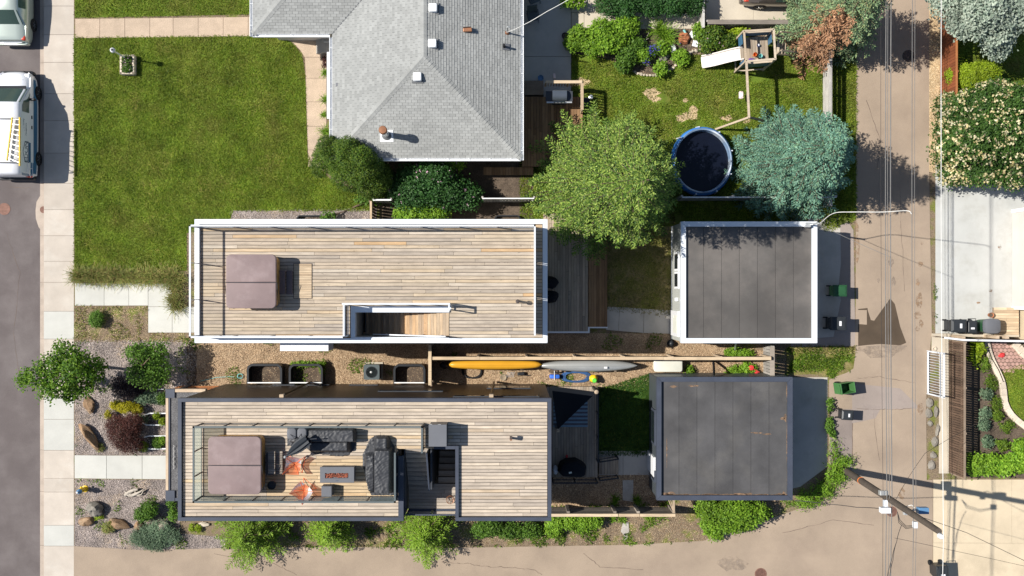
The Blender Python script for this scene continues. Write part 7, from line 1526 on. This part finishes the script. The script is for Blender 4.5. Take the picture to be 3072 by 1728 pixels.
# ================================================================ FRONT GARDENS
def boulder(label, px, py, r, rz, mat, seed, z=.12, n=14, flat=.25):
    c = P(px,py,0); b = MB().rock((0,0,0), r, seed, n, flat); ca,sa=math.cos(rz),math.sin(rz); b.v=[(c.x+x*ca-y*sa,c.y+x*sa+y*ca,max(z+zz,-.02)) for x,y,zz in b.v]
    o = b.build('boulder', MAT[mat], loc=c, smooth=25); tag(o, label, 'boulder'); return o
boulder('flat brown boulder near the street tree', 270, 1213, (.26,.40,.20), .3, 'rock_brown', 2); boulder('long split brown boulder left of the red barberry', 272, 1305, (.24,.72,.32), .62, 'rock_brown', 5, .2); boulder('large grey boulder below the hydrant', 290, 1522, (.42,.36,.35), -.5, 'rock_grey', 7, .2); boulder('brown slab boulder at the pavement side', 262, 1562, (.38,.22,.22), .0, 'rock_brown', 9); boulder('wide brown boulder in the middle of the boulder garden', 357, 1570, (.52,.24,.26), -.25, 'rock_brown', 11); boulder('striped tan boulder above the juniper', 493, 1573, (.36,.22,.24), -.05, 'rock_pale', 13, .3); boulder('tan boulder half hidden by the juniper', 420, 1575, (.22,.22,.18), .4, 'rock_brown', 15)
boulder('pale flat stone by the dark house corner', 614, 1572, (.28,.12,.10), 0, 'rock_pale', 17, .05)
dw = thing('driftwood', 'pale gnarled driftwood root on the gravel', 'driftwood', P(398,1478))
for pts_, r_ in (([(376,1486),(388,1476),(402,1470),(414,1468)],[.10,.09,.08,.05]),([(380,1478),(395,1486),(408,1482),(420,1476),(430,1468)],[.05,.09,.08,.05,.02]),([(374,1474),(384,1484),(390,1490)],[.03,.07,.03]),([(405,1474),(412,1486),(424,1484),(434,1466)],[.06,.05,.035,.015])): MB().tube([P(a,c,.10+.03*i) for i,(a,c) in enumerate(pts_)],r_,8).build('limb', MAT['driftwood'], dw, 60)
def hoop(label, pts, r=.035):
    t = thing('bed_edging', label, 'edging', P(*pts[0])); MB().tube([P(a,c,.18) for a,c in pts],r,8).build('edging_pipe', MAT['white_trim'], t, 60)
    sx_ = [p[0] for p in pts]; return t
hoop('pale metal hoop edging round the upper planted bed', [(500,1240),(450,1240),(436,1244),(427,1253),(426,1262),(430,1270),(440,1275),(500,1275)]); hoop('pale metal edging round the second planted bed', [(500,1308),(445,1308),(433,1312)]); hoop('pale metal edging at the lower side of the second planted bed', [(500,1346),(450,1347),(436,1343)])
area('garden_bed', [(430,1246),(500,1242),(500,1274),(434,1272)], .010, 'dirt_brown'); area('garden_bed', [(440,1310),(500,1310),(500,1345),(440,1345)], .010, 'dirt_brown')
wp = thing('edging_pipe', 'white thin pipe at the corner of the porch canopy', 'pipe', P(470,1168)); MB().tube([P(455,1168,.1),P(500,1168,.1)],.02,6).build('pipe', MAT['white_trim'], wp)
# ================================================================ BACK YARD OF THE BUNGALOW
# play frame
zp = 1.5; pf = thing('play_frame', 'wooden play frame with blue walls and a swing beam', 'play structure', P(2290,160))
cs_ = [P(2232,93,2.35),P(2321,88,2.35),P(2326,177,2.35),P(2238,184,2.35)]
for c in cs_: MB().bar((c.x,c.y,0),(c.x,c.y,2.35),.09).build('post', MAT['play_wood'], pf)
for a, c in zip(cs_, cs_[1:]+cs_[:1]): MB().bar(a,c,.09,.05).build('top_rail', MAT['play_wood'], pf)
xl, xr_, yt, yb_2 = cs_[0].x, cs_[1].x, cs_[0].y, cs_[3].y
rot = math.atan2(cs_[1].y-cs_[0].y, cs_[1].x-cs_[0].x); cen = sum(cs_, Vector())/4; cen.z = 0
n = 9
for k in range(n):
    u = -(.5)+(k+.5)/n; c = cen+Vector((math.cos(rot)*u*1.36,math.sin(rot)*u*1.36,zp-.2)); o = bpy.data.objects.new('floor_board', unit_mesh('deck_shade')); col.objects.link(o); o.parent = pf; o.location = c-ORG[pf.name]; o.scale=(1.36/n-.012,1.32,.03); o.rotation_euler=(0,0,rot)
def panel(a, c, z0, z1, mat, nm): MB().bar(Vector((a.x,a.y,(z0+z1)/2)),Vector((c.x,c.y,(z0+z1)/2)),.03,z1-z0).build(nm, MAT[mat], pf)
panel(cs_[0],cs_[1],1.4,1.95,'blue_panel','wall_panel'); panel(cs_[2],cs_[3],1.0,1.85,'blue_panel','wall_panel'); panel(cs_[0].lerp(cs_[3],.0),cs_[0].lerp(cs_[3],.35),1.2,1.9,'blue_panel','wall_panel'); panel(cs_[3].lerp(cs_[0],.0),cs_[3].lerp(cs_[0],.12),1.2,1.9,'blue_panel','wall_panel'); panel(cs_[1],cs_[1].lerp(cs_[2],.35),1.3,1.9,'blue_panel','wall_panel')
for a, c, z in ((cs_[2],cs_[3],1.88),(cs_[0],cs_[1],1.98)): MB().bar(Vector((a.x,a.y,z)),Vector((c.x,c.y,z)),.09,.04).build('guard_rail', MAT['play_wood'], pf)
for a,c in ((cs_[3],cs_[2]),(cs_[0],cs_[3])): MB().bar(Vector((a.x,a.y,.25)),Vector((c.x,c.y,.25)),.06,.08).build('base_rail', MAT['play_wood'], pf)
# stair of the play frame
sa, sb_ = P(2330,135,zp-.2), P(2395,140,.1)
for k in range(7): t = (k+.5)/7; q = sa.lerp(sb_,t); MB().obox(q,(.13,.85,.035),rz=-.08).build('tread', MAT['play_wood'], pf)
for sg in (-1,1):
    off = Vector((0,sg*.45,0)); MB().bar(sa+off,sb_+off,.05,.12).build('stringer', MAT['play_wood'], pf); MB().bar(sa+off+Vector((0,0,.75)),sb_+off+Vector((0,0,.65)),.07,.05).build('handrail', MAT['play_wood'], pf); MB().bar(sb_+off-Vector((0,0,.1)),sb_+off+Vector((0,0,.68)),.06).build('handrail_post', MAT['play_wood'], pf); MB().bar(sa+off,sa+off+Vector((0,0,.75)),.06).build('handrail_post', MAT['play_wood'], pf)
# swing beam on two-legged trestle
ba, bb2 = P(2239,184,2.3), P(2247,352,2.3)
MB().bar(ba,bb2,.09,.12).build('swing_beam', MAT['play_wood'], pf)
for e in ((2146,388),(2305,365)): MB().bar(bb2+Vector((0,0,.0)),P(*e,0),.09,.09).build('swing_leg', MAT['play_wood'], pf)
sw = thing('swing', 'pink child swing seat hanging from the play frame beam', 'swing', P(2224,285)); ss_ = P(2223,285,.55)
MB().rbox(ss_.x-.10,ss_.y-.18,.5,ss_.x+.10,ss_.y+.18,.58,.05,3).build('seat', MAT['glove_pink'], sw)
for dy_ in (-.15,.15): MB().tube([ss_+Vector((0,dy_,0)),Vector((ba.x+.14,ss_.y+dy_+.05,2.25))],.008,4).build('rope', MAT['cable_black'], sw)
# slide
sl0, sl1 = P(2228,160,1.28), P(2104,187,.15); sd2 = thing('slide', 'cream plastic slide of the play frame', 'slide', P(2165,175)); dv = sl1-sl0; side = Vector((-dv.y,dv.x,0)).normalized(); b = MB(); n=14; ww=.25
prof_ = [(-1.15,.13),(-1.0,.14),(-.85,.02),(0,0),(.85,.02),(1.0,.14),(1.15,.13)]
for i in range(n+1):
    t=i/n; zz = sl0.z+(sl1.z-sl0.z)*(t-.06*math.sin(2*PI*t)*1.2); c=Vector((sl0.x+dv.x*t,sl0.y+dv.y*t,zz))
    for u,h in prof_: b.v.append(tuple(c+side*u*ww*1.12+Vector((0,0,h))))
m=len(prof_)
for i in range(n):
    for j in range(m-1): q=i*m+j; b.f.append((q,q+m,q+m+1,q+1))
b.build('chute', MAT['slide_plastic'], sd2, 35)
for nm, px, py, z, mt, r in (('toy_bucket',2263,166,1.35,'orange_plastic',.10),('toy_bucket',2279,170,1.35,'teal_plastic',.09),('toy_ball',2274,137,1.4,'blue_plastic',.08)):
    c = P(px,py,zp-.2); t = thing(nm, {'orange_plastic':'orange toy bucket on the play frame floor','teal_plastic':'teal toy bucket on the play frame floor','blue_plastic':'blue and white toy ball on the play frame floor'}[mt], 'toy', c)
    if nm == 'toy_bucket': MB().lathe([(r*.75,0),(r,.2),(r*1.08,.2),(r*.9,.19),(r*.68,.02),(.01,.02)], c, 16).build('bucket', MAT[mt], t, 40)
    else: MB().lathe([(.01,0),(r*.7,.03),(r,r),(r*.7,r*1.7),(.01,2*r)], c, 14).build('ball', MAT[mt], t, 60); MB().lathe([(r*.72,r*1.68),(r*.3,2*r),(.01,2*r+.004)], c, 12).build('patch', MAT['white_paint'], t, 60)
MBq = MB().rock(P(2255,178,zp-.14),(.16,.07,.06),3,10,.2).build('toy_cloth', MAT['purple_plastic'], loc=P(2255,178,zp-.2)); tag(MBq,'purple cloth on the play frame floor','cloth')
# round soft pool
pc_ = P(2100,488); pl = thing('round_pool', 'round blue soft-sided pool with a dark cover between two spruces', 'pool', pc_); rp = 1.40
MB().lathe([(rp*1.06,0),(rp*1.10,.30),(rp*1.07,.66),(rp*1.02,.74)], pc_, 48, 1, 1.12, False).build('wall', MAT['pool_blue'], pl, 60); MB().lathe([(rp*1.03,.72),(rp*1.01,.77),(rp*.97,.75),(rp*.95,.32)], pc_, 48, 1, 1.12, False).build('rim', MAT['pool_rim'], pl, 60); MB().lathe([(rp*.955,.36),(rp*.5,.345),(.01,.34)], pc_, 40, 1, 1.12).build('cover_sheet', MAT['pool_cover'], pl)
for k in range(9):
    a=2*PI*k/9+.3; MB().bar(pc_+Vector((math.cos(a)*rp*1.13,math.sin(a)*rp*1.26,0)),pc_+Vector((math.cos(a)*rp*1.07,math.sin(a)*rp*1.2,.76)),.07,.05).build('leg', MAT['pool_liner'], pl)
# barbecue
z_=.5+.95; bq = thing('barbecue', 'steel gas barbecue on the brown deck', 'barbecue', P(1678,285,.5)); x0,x1,y0,y1=PX(1657,z_),PX(1700,z_),PY(303,z_),PY(270,z_)
b=MB(); n=8
for i in range(n+1):
    a=PI*i/n; b.v += [(x0,(y0+y1)/2+math.cos(a)*(y1-y0)/2,z_+.02+math.sin(a)*.22),(x1,(y0+y1)/2+math.cos(a)*(y1-y0)/2,z_+.02+math.sin(a)*.22)]
for i in range(n): b.f.append((2*i+1,2*i,2*i+2,2*i+3))
b.f += [tuple(range(0,2*n+2,2)),tuple(range(2*n+1,0,-2))]; b.build('lid', MAT['grill_steel'], bq, 50)
MB().tube([(x0+.08,y0-.05,z_+.06),(x1-.08,y0-.05,z_+.06)],.018,8).build('lid_handle', MAT['chrome'], bq); MB().box(x0,y0,.85,x1,y1,z_+.018).build('firebox', MAT['dark_metal'], bq); MB().box(x0,y0-.02,.55,x1,y1,.848).build('cabinet', MAT['dark_metal'], bq)
for q in ((PX(1637,z_),x0-.01),(x1+.01,PX(1718,z_))): MB().box(q[0],y0+.0,z_-.06,q[1],y1-.05,z_-.01).build('side_shelf', MAT['dark_metal'], bq)
MB().box(PX(1640,z_),y0-.09,z_-.12,PX(1716,z_),y0-.022,z_-.02).build('control_panel', MAT['galvanised'], bq)
for k in range(4): MB().lathe([(.03,0),(.03,.03),(.01,.03)], (x0+.1+k*(x1-x0-.2)/3,y0-.06,z_-.02), 8).build('knob', MAT['dark_metal'], bq)
# patio things
def pot(label, px, py, r, h, mat, z=.03, soil='dirt_brown'):
    c=P(px,py,z); t=thing('plant_pot', label, 'pot', c); MB().lathe([(r*.75,0),(r,h),(r*1.06,h),(r*.92,h-.01),(r*.8,h-.05),(.01,h-.05)], c, 18).build('pot', MAT[mat], t, 40); MB().lathe([(r*.85,h-.045),(.01,h-.04)], c, 12).build('soil_fill', MAT[soil], t); return t
pot('dark pot at the left end of the garden bed on the patio', 1694, 112, .16, .32, 'black_plastic'); pot('terracotta pot beside the wooden landing', 2968, 945, .12, .22, 'terracotta', .28)
bush('pot_plant', 'trailing teal-green plant beside the dark patio pot', [(1708,132,.2,.26,.22,.16)], 'juniper_leaf', .1, 120, 8, .06, cat='plant')
o = MB().lathe([(.10,0),(.14,.09),(.15,.09),(.12,.02),(.01,.02)], P(1622,235,.03), 16).build('water_bowl', MAT['blue_paint'], loc=P(1622,235,.03)); tag(o,'pale blue bowl on the shaded patio','bowl')
o = MB().obox(P(1663,228,.07),(.12,.26,.08),.1).build('sandal', MAT['glove_pink'], loc=P(1663,228,.03), bevel=.03); tag(o,'pale pink sandal on the shaded patio','shoe')
def chair(label, px, py, rz):
    t = thing('patio_chair', label, 'chair', (0,0,0))
    MB().obox((0,0,.43),(.52,.5,.03)).build('seat', MAT['grey_trim'], t); MB().obox((0,.27,.75),(.5,.04,.62),rx=-.25).build('backrest', MAT['grey_trim'], t)
    for x in (-.25,.25):
        for y in (-.23,.23): MB().tube([(x,y,.43),(x*1.08,y*1.1,0)],.016,6).build('leg', MAT['dark_metal'], t)
        MB().bar((x*1.1,-.22,.62),(x*1.1,.24,.64),.04,.03).build('armrest', MAT['dark_metal'], t)
    t.location=P(px,py,.03); t.rotation_euler=(0,0,rz); return t
chair('grey patio chair in the bungalow shade nearest the top edge', 1600, 2, .4); chair('grey patio chair in the bungalow shade below the other', 1598, 55, .15)
gl_ = thing('garden_light', 'small light stake beside the barbecue corner', 'lamp', P(1771,295)); MB().lathe([(.03,0),(.03,.25),(.10,.27),(.11,.34),(.02,.38)], P(1771,295), 12).build('lamp', MAT['galvanised'], gl_, 40); 
rg = thing('planter', 'dark green planter in the shade of the deck railing', 'planter', P(1760,300)); MB().lathe([(.18,0),(.24,.3),(.2,.3),(.02,.26)], P(1757,310), 16).build('pot', MAT['black_plastic'], rg)
# stones of the garden edging: each one a piece
ed = thing('stone_edging', 'curved row of pale stones round the back garden bed', 'edging', P(1950,224)); random.seed(17)
ep = [(1905,216),(1914,221),(1923,223),(1933,225),(1942,226),(1951,226),(1960,226),(1969,225),(1978,223),(1987,220),(1996,215),(2005,211),(2014,207),(2020,203),(2027,196),(2036,192),(2070,158),(2078,154),(2088,152),(2100,150),(2112,149),(2124,150),(2136,152)]
for k,(x,y) in enumerate(ep): c=P(x,y,.04); MB().rock((c.x,c.y,.05),(random.uniform(.07,.10),random.uniform(.06,.085),.07),k+50,10,.2).build('stone', MAT['rock_pale'], ed, 40)
boulder('pinkish boulder in the garden bed by the white stepping stones', 2050, 116, (.28,.30,.2), .4, 'terracotta', 33, .1); boulder('grey flat rock in the garden bed beside the water dish', 1990, 175, (.30,.20,.12), .2, 'rock_grey', 35, .06); boulder('dark flat rock among the irises', 1930, 145, (.28,.16,.10), .1, 'rock_grey', 36, .06)
for k,(x,y,lb) in enumerate(((2077,104,'upper white square stepping stone in the garden bed'),(2086,131,'lower white square stepping stone in the garden bed'))): o=MB().obox(P(x,y,.04),(.28,.30,.05),-.5 if k==0 else -.25).build('stepping_stone', MAT['white_trim'], loc=P(x,y)); tag(o, lb, 'stone')
wd_ = thing('bird_bath', 'pale round bird bath dish in the garden bed', 'bird bath', P(2015,148)); MB().lathe([(.10,0),(.06,.1),(.06,.3),(.19,.34),(.20,.37),(.17,.36),(.06,.33),(.01,.33)], P(2012,150), 20).build('dish', MAT['water_dish'], wd_, 50)
o = MB().obox(P(2054,95,.2),(.10,.22,.1),.5).build('garden_ornament', MAT['teal_plastic'], loc=P(2054,95), bevel=.03); tag(o,'small teal ornament at the top of the garden bed','ornament')
pot('small blue pot beside the pink boulder', 2036, 130, .08, .14, 'blue_pot')
dr = thing('branch_ornament', 'pale bare branch lying in the garden bed', 'branch', P(1935,120)); 
for pts_ in ([(1925,135),(1935,122),(1943,105),(1946,98)],[(1920,125),(1935,122),(1945,115)],[(1935,136),(1950,137),(1966,135)]): MB().tube([P(a,c,.12+.05*i) for i,(a,c) in enumerate(pts_)],.02,5).build('twig', MAT['driftwood'], dr)
# ================================================================ YARD OF THE DARK HOUSE
ss3 = thing('shade_sail', 'black triangular shade sail over the dark back deck', 'shade sail', P(1700,1220)); b=MB(); A_,B_,C_=P(1655,1158,2.9),P(1791,1176,2.5),P(1672,1290,2.6); n=10
idx={}
for i in range(n+1):
    for j in range(n+1-i):
        u,v=i/n,j/n; w3=1-u-v; p=A_*w3+B_*u+C_*v; cv=27*u*v*w3*.10; p.z-=cv; ctr=(A_+B_+C_)/3; e=4*u*v*.02; p=p.lerp(Vector((ctr.x,ctr.y,p.z)),e); idx[i,j]=len(b.v); b.v.append(tuple(p))
for i in range(n):
    for j in range(n-i):
        b.f.append((idx[i,j],idx[i+1,j],idx[i,j+1]))
        if j<n-i-1: b.f.append((idx[i+1,j],idx[i+1,j+1],idx[i,j+1]))
b.build('cloth', MAT['shade_cloth'], ss3, 180)
for q,z in (((1789,1176),2.55),((1672,1292),2.62)): c=P(*q,z); MB().lathe([(.09,-.02),(.10,.0),(.03,.03)], c, 12).build('corner_ring', MAT['cedar_post'], ss3); MB().tube([(c.x,c.y,0),(c.x,c.y,z)],.045,8).build('pole', MAT['dark_metal'], ss3)
rgg = thing('outdoor_rug', 'striped grey-blue outdoor rug under the shade sail', 'rug', P(1735,1250,.5)); x0,x1=PX(1660,.51),PX(1763,.51)
for k in range(9): y_=1281-k*11.5; MB().box(x0,PY(y_,.51),.502,x1,PY(y_-5.8,.51),.512).build('stripe', MAT['rug_blue'], rgg); MB().box(x0,PY(y_-5.8,.51),.502,x1,PY(y_-11.5,.51),.511).build('stripe', MAT['rug_grey'], rgg)
cg = thing('covered_grill', 'barbecue under a black cover on the dark back deck', 'barbecue', P(1720,1408,.5)); z_=1.6; pts_=[(1683,1396),(1700,1386),(1730,1384),(1752,1396),(1760,1404),(1757,1428),(1745,1434),(1690,1432),(1676,1418)]
q=pp(pts_,z_); b=MB(); c0=sum(q,Vector())/len(q); m=len(q)
for z,s in ((.5,1.02),(1.2,1.03),(1.42,1.0),(1.55,.9),(1.6,.7)): b.v += [(c0.x+(v.x-c0.x)*s,c0.y+(v.y-c0.y)*s,z) for v in q]
for i in range(4): b.f += [(i*m+k,i*m+(k+1)%m,(i+1)*m+(k+1)%m,(i+1)*m+k) for k in range(m)]
b.f.append(tuple(4*m+k for k in range(m))); b.f=[tuple(reversed(f)) for f in b.f]; b.build('cover', MAT['shade_cloth'], cg, 30); MB().obox(P(1711,1418,1.62),(.14,.08,.02),.2).build('tag', MAT['pale_plastic'], cg)
o=MB().rock(P(1666,1410,.75),(.14,.22,.26),41,12,.15).build('propane_tank', MAT['white_metal'], loc=P(1666,1410,.5), smooth=180); tag(o,'white propane tank beside the covered barbecue','tank')
o=MB().rock(P(1700,1369,.54),(.06,.10,.05),43,10,.2).build('red_toy', MAT['red_plastic'], loc=P(1700,1369,.5)); tag(o,'small red toy on the dark back deck','toy')
lcs = thing('lounge_cover', 'black covered lounge chairs in the shade of the white back deck', 'furniture cover', P(1655,860,.5))
for y_ in (848,890): MB().rock(P(1652,y_,.75),(.38,.30,.34),y_,14,.15).build('cover', MAT['shade_cloth'], lcs, 180)
bl = thing('grass_lamp', 'round black lamp at the wall corner of the white-rimmed garage', 'lamp', P(2012,1030)); MB().lathe([(.14,0),(.20,.1),(.12,.3),(.02,.34)], P(2012,1030), 14).build('body', MAT['black_plastic'], bl, 50)
# ================================================================ BINS
def cart(label, px, py, rz, body, lid, s=1.0, opened=False, sticker=True, z=.03):
    t = thing('wheeled_bin', label, 'bin', (0,0,0)); w0,d0,w1,d1,h = .21*s,.24*s,.27*s,.33*s,.95*s
    b=MB(); ring=lambda w,d,zz: [(-w,-d,zz),(w,-d,zz),(w,d,zz),(-w,d,zz)]
    b.v=ring(w0,d0,.06)+ring(w1,d1,h)+ring(w1*.92,d1*.92,h)+ring(w0*.9,d0*.9,.12)
    b.f=[(3,2,1,0)]+[(k,(k+1)%4,4+(k+1)%4,4+k) for k in range(4)]+[(4+k,4+(k+1)%4,8+(k+1)%4,8+k) for k in range(4)]+[(8+k,8+(k+1)%4,12+(k+1)%4,12+k) for k in range(4)]+[(12,13,14,15)]
    b.build('bin_body', MAT[body], t, bevel=.015)
    MB().tube([(-w1*.8,d1+.02,h-.02),(-w1*.8,d1+.11,h),(w1*.8,d1+.11,h),(w1*.8,d1+.02,h-.02)],.018,6).build('handle', MAT[body], t)
    l=MB()
    if not opened:
        l.v=ring(w1*1.06,d1*1.06,h+.005)+ring(w1*1.04,d1*1.04,h+.05)+ring(w1*.7,d1*.75,h+.10); l.f=[(3,2,1,0)]+[(k,(k+1)%4,4+(k+1)%4,4+k) for k in range(4)]+[(4+k,4+(k+1)%4,8+(k+1)%4,8+k) for k in range(4)]+[(8,9,10,11)]
    else:
        l.obox((0,d1+.10,h-.30),(w1*2.05,.05,.72*s),rx=.18)
    lo=l.build('lid', MAT[lid], t, bevel=.015)
    if sticker and not opened: MB().box(-.10*s,-.12*s,h+.101,.10*s,-.02*s,h+.104).build('sticker', MAT['white_paint'], lo)
    for x in (-w0-.03,w0+.03):
        wv=MB().lathe([(.10,-.03),(.12,-.02),(.12,.02),(.10,.03)],(0,0,0),14); wv.v=[(x+v[2],d0+.04+v[0],.12+v[1]) for v in wv.v]; wv.build('wheel', MAT['black_rubber'], t)
    t.location=P(px,py,z); t.rotation_euler=(0,0,rz); return t
cart('green wheeled bin in the shade of the white-rimmed garage', 2500, 872, PI/2, 'green_bin', 'dark_green_bin', 1.0, sticker=False); cart('black wheeled bin in the shade of the white-rimmed garage', 2492, 968, PI/2, 'black_plastic', 'black_lid', 1.15)
cart('open green wheeled bin standing in the lane', 2526, 1158, PI/2+.15, 'green_bin', 'green_bin', 1.0, True, z=.03); cart('small black wheeled bin standing in the lane', 2525, 1239, PI/2-.06, 'black_plastic', 'black_lid', .85, z=.03)
cart('large black wheeled bin at the left of the row by the concrete drive', 2846, 975, PI/2, 'black_plastic', 'black_lid', 1.12, z=.04); cart('small black wheeled bin in the middle of the row by the concrete drive', 2891, 979, 0, 'black_plastic', 'black_lid', .9, z=.04); cart('black wheeled bin at the bottom right edge of the sandy pad', 2800, 1702, .06, 'black_plastic', 'black_lid', 1.05, z=.04)
gb = thing('garbage_bin', 'big rounded green bin with a dark lid in the row by the drive', 'bin', P(2945,975)); z_=1.05; b=MB(); x0,x1,y0,y1=PX(2951,z_),PX(3004,z_),PY(1001,z_),PY(957,z_)
cx,cy=(x0+x1)/2,(y0+y1)/2
m=24; rg_=lambda sx,sy,zz:[(cx+math.copysign(abs(math.cos(2*PI*k/m))**.5,math.cos(2*PI*k/m))*sx,cy+math.copysign(abs(math.sin(2*PI*k/m))**.5,math.sin(2*PI*k/m))*sy,zz) for k in range(m)]
b.v=rg_((x1-x0)/2*.82,(y1-y0)/2*.85,.04)+rg_((x1-x0)/2,(y1-y0)/2,.95); b.f=[tuple(range(m-1,-1,-1))]+[(k,(k+1)%m,m+(k+1)%m,m+k) for k in range(m)]; b.build('bin_body', MAT['dark_green_bin'], gb, 50)
b=MB(); b.v=rg_((x1-x0)/2*1.03,(y1-y0)/2*1.03,.95)+rg_((x1-x0)/2*1.03,(y1-y0)/2*1.03,1.0)+rg_((x1-x0)/2*.9,(y1-y0)/2*.9,1.05); b.f=[tuple(range(m-1,-1,-1)),tuple(range(2*m,3*m))]+[(i*m+k,i*m+(k+1)%m,(i+1)*m+(k+1)%m,(i+1)*m+k) for i in range(2) for k in range(m)]; b.build('lid', MAT['stone_grey'], gb, 50)
# ================================================================ FENCED GARDEN, STONES ALONG THE LANE
st_ = thing('stone_border', 'curved limestone border of the fenced garden lawn', 'edging', P(2990,1140)); path=[(2956,1025),(2960,1045),(2966,1065),(2974,1085),(2984,1105),(2994,1125),(3002,1145),(3006,1165),(3008,1185),(3010,1205),(3018,1225),(3030,1243),(3044,1257),(3058,1268),(3074,1280),(3090,1292)]
for (a,b0),(c,d0_) in zip(path,path[1:]):
    p0,p1=P(a,b0),P(c,d0_); mid=(p0+p1)/2; ang=math.atan2((p1-p0).y,(p1-p0).x); MB().obox((mid.x,mid.y,.10),((p1-p0).length*1.02,.30,.18),rz=ang).build('border_stone', MAT['limestone'], st_, bevel=.025)
st2 = thing('stone_border', 'short limestone border at the far side of the pink paving', 'edging', P(3055,1050)); path=[(3037,1030),(3052,1042),(3062,1056),(3074,1066),(3090,1076)]
for (a,b0),(c,d0_) in zip(path,path[1:]):
    p0,p1=P(a,b0),P(c,d0_); mid=(p0+p1)/2; MB().obox((mid.x,mid.y,.10),((p1-p0).length*1.02,.40,.16),rz=math.atan2((p1-p0).y,(p1-p0).x)).build('border_stone', MAT['limestone'], st2, bevel=.025)
# pink crazy paving: separate stones
pvm=[(2968,1028),(3036,1030),(3062,1062),(3300,1110),(3300,1120),(3072,1110),(3010,1118),(2996,1108),(2982,1078)]
pv = structure(MB().sheet(pp(pvm), .018).build('paving', MAT['dirt_brown'])); ply=[(p.x,p.y) for p in pp(pvm)]; random.seed(9)
gx_=PX(2966); stp=.20; i=0
for r_i in range(12):
    for c_i in range(26):
        x=PX(2966)+(c_i+(r_i%2)*.5)*stp; y=PY(1026)-r_i*stp*.87-.06
        if not in_poly(np.array([[x,y]]),ply)[0] or x > PX(3110): continue
        pts_=[(x+stp*.53*math.cos(PI/6+k*PI/3)*random.uniform(.86,1.0),y+stp*.53*math.sin(PI/6+k*PI/3)*random.uniform(.86,1.0)) for k in range(6)]
        MB().prism(pts_,.02,.045+random.uniform(-.004,.004)).build('paving_stone', MAT['paver_pink'], pv)
o=MB().rock(P(3004,1066,.10),(.16,.12,.06),77,10,.3).build('red_cloth', MAT['red_plastic'], loc=P(3004,1066)); tag(o,'crumpled red cloth on the pink paving','cloth')
hs = MB().tube([P(2962,1030,.2),P(2966,1050,.2),P(2975,1075,.2),P(2996,1110,.2),P(3010,1145,.2)],.02,5).build('garden_hose', MAT['black_rubber'], loc=P(2966,1050)); tag(hs,'black hose lying along the limestone border','hose')
random.seed(23)
for k,(x,y,r,m_,lb) in enumerate(((2788,1208,(.22,.26,.14),'rock_pale','square pale stone at the lane edge near the white gate'),(2786,1240,(.20,.26,.14),'rock_grey','grey stone second along the lane edge'),(2790,1270,(.14,.16,.12),'rock_pale','small pale stone third along the lane edge'),(2804,1325,(.18,.28,.16),'rock_grey','dark grey stone along the lane edge wall'),(2800,1365,(.18,.18,.14),'rock_grey','pale stone along the lane edge wall'),(2795,1395,(.20,.26,.14),'rock_pale','weedy pale stone nearest the pad'),(2808,1235,(.12,.3,.16),'rock_grey','narrow grey stone against the footing'),(2812,1290,(.10,.34,.14),'rock_grey','narrow dark stone against the footing lower down'))): boulder(lb,x,y,r,random.uniform(-.2,.2),'rock_grey',60+k,.0,8,.12)
bks = thing('stone_ring', 'small tan stone ring on the footing by the white gate', 'stone', P(2802,1046)); MB().lathe([(.10,0),(.12,.06),(.07,.07),(.05,.01)], P(2802,1046,.03), 14).build('ring', MAT['limestone'], bks)
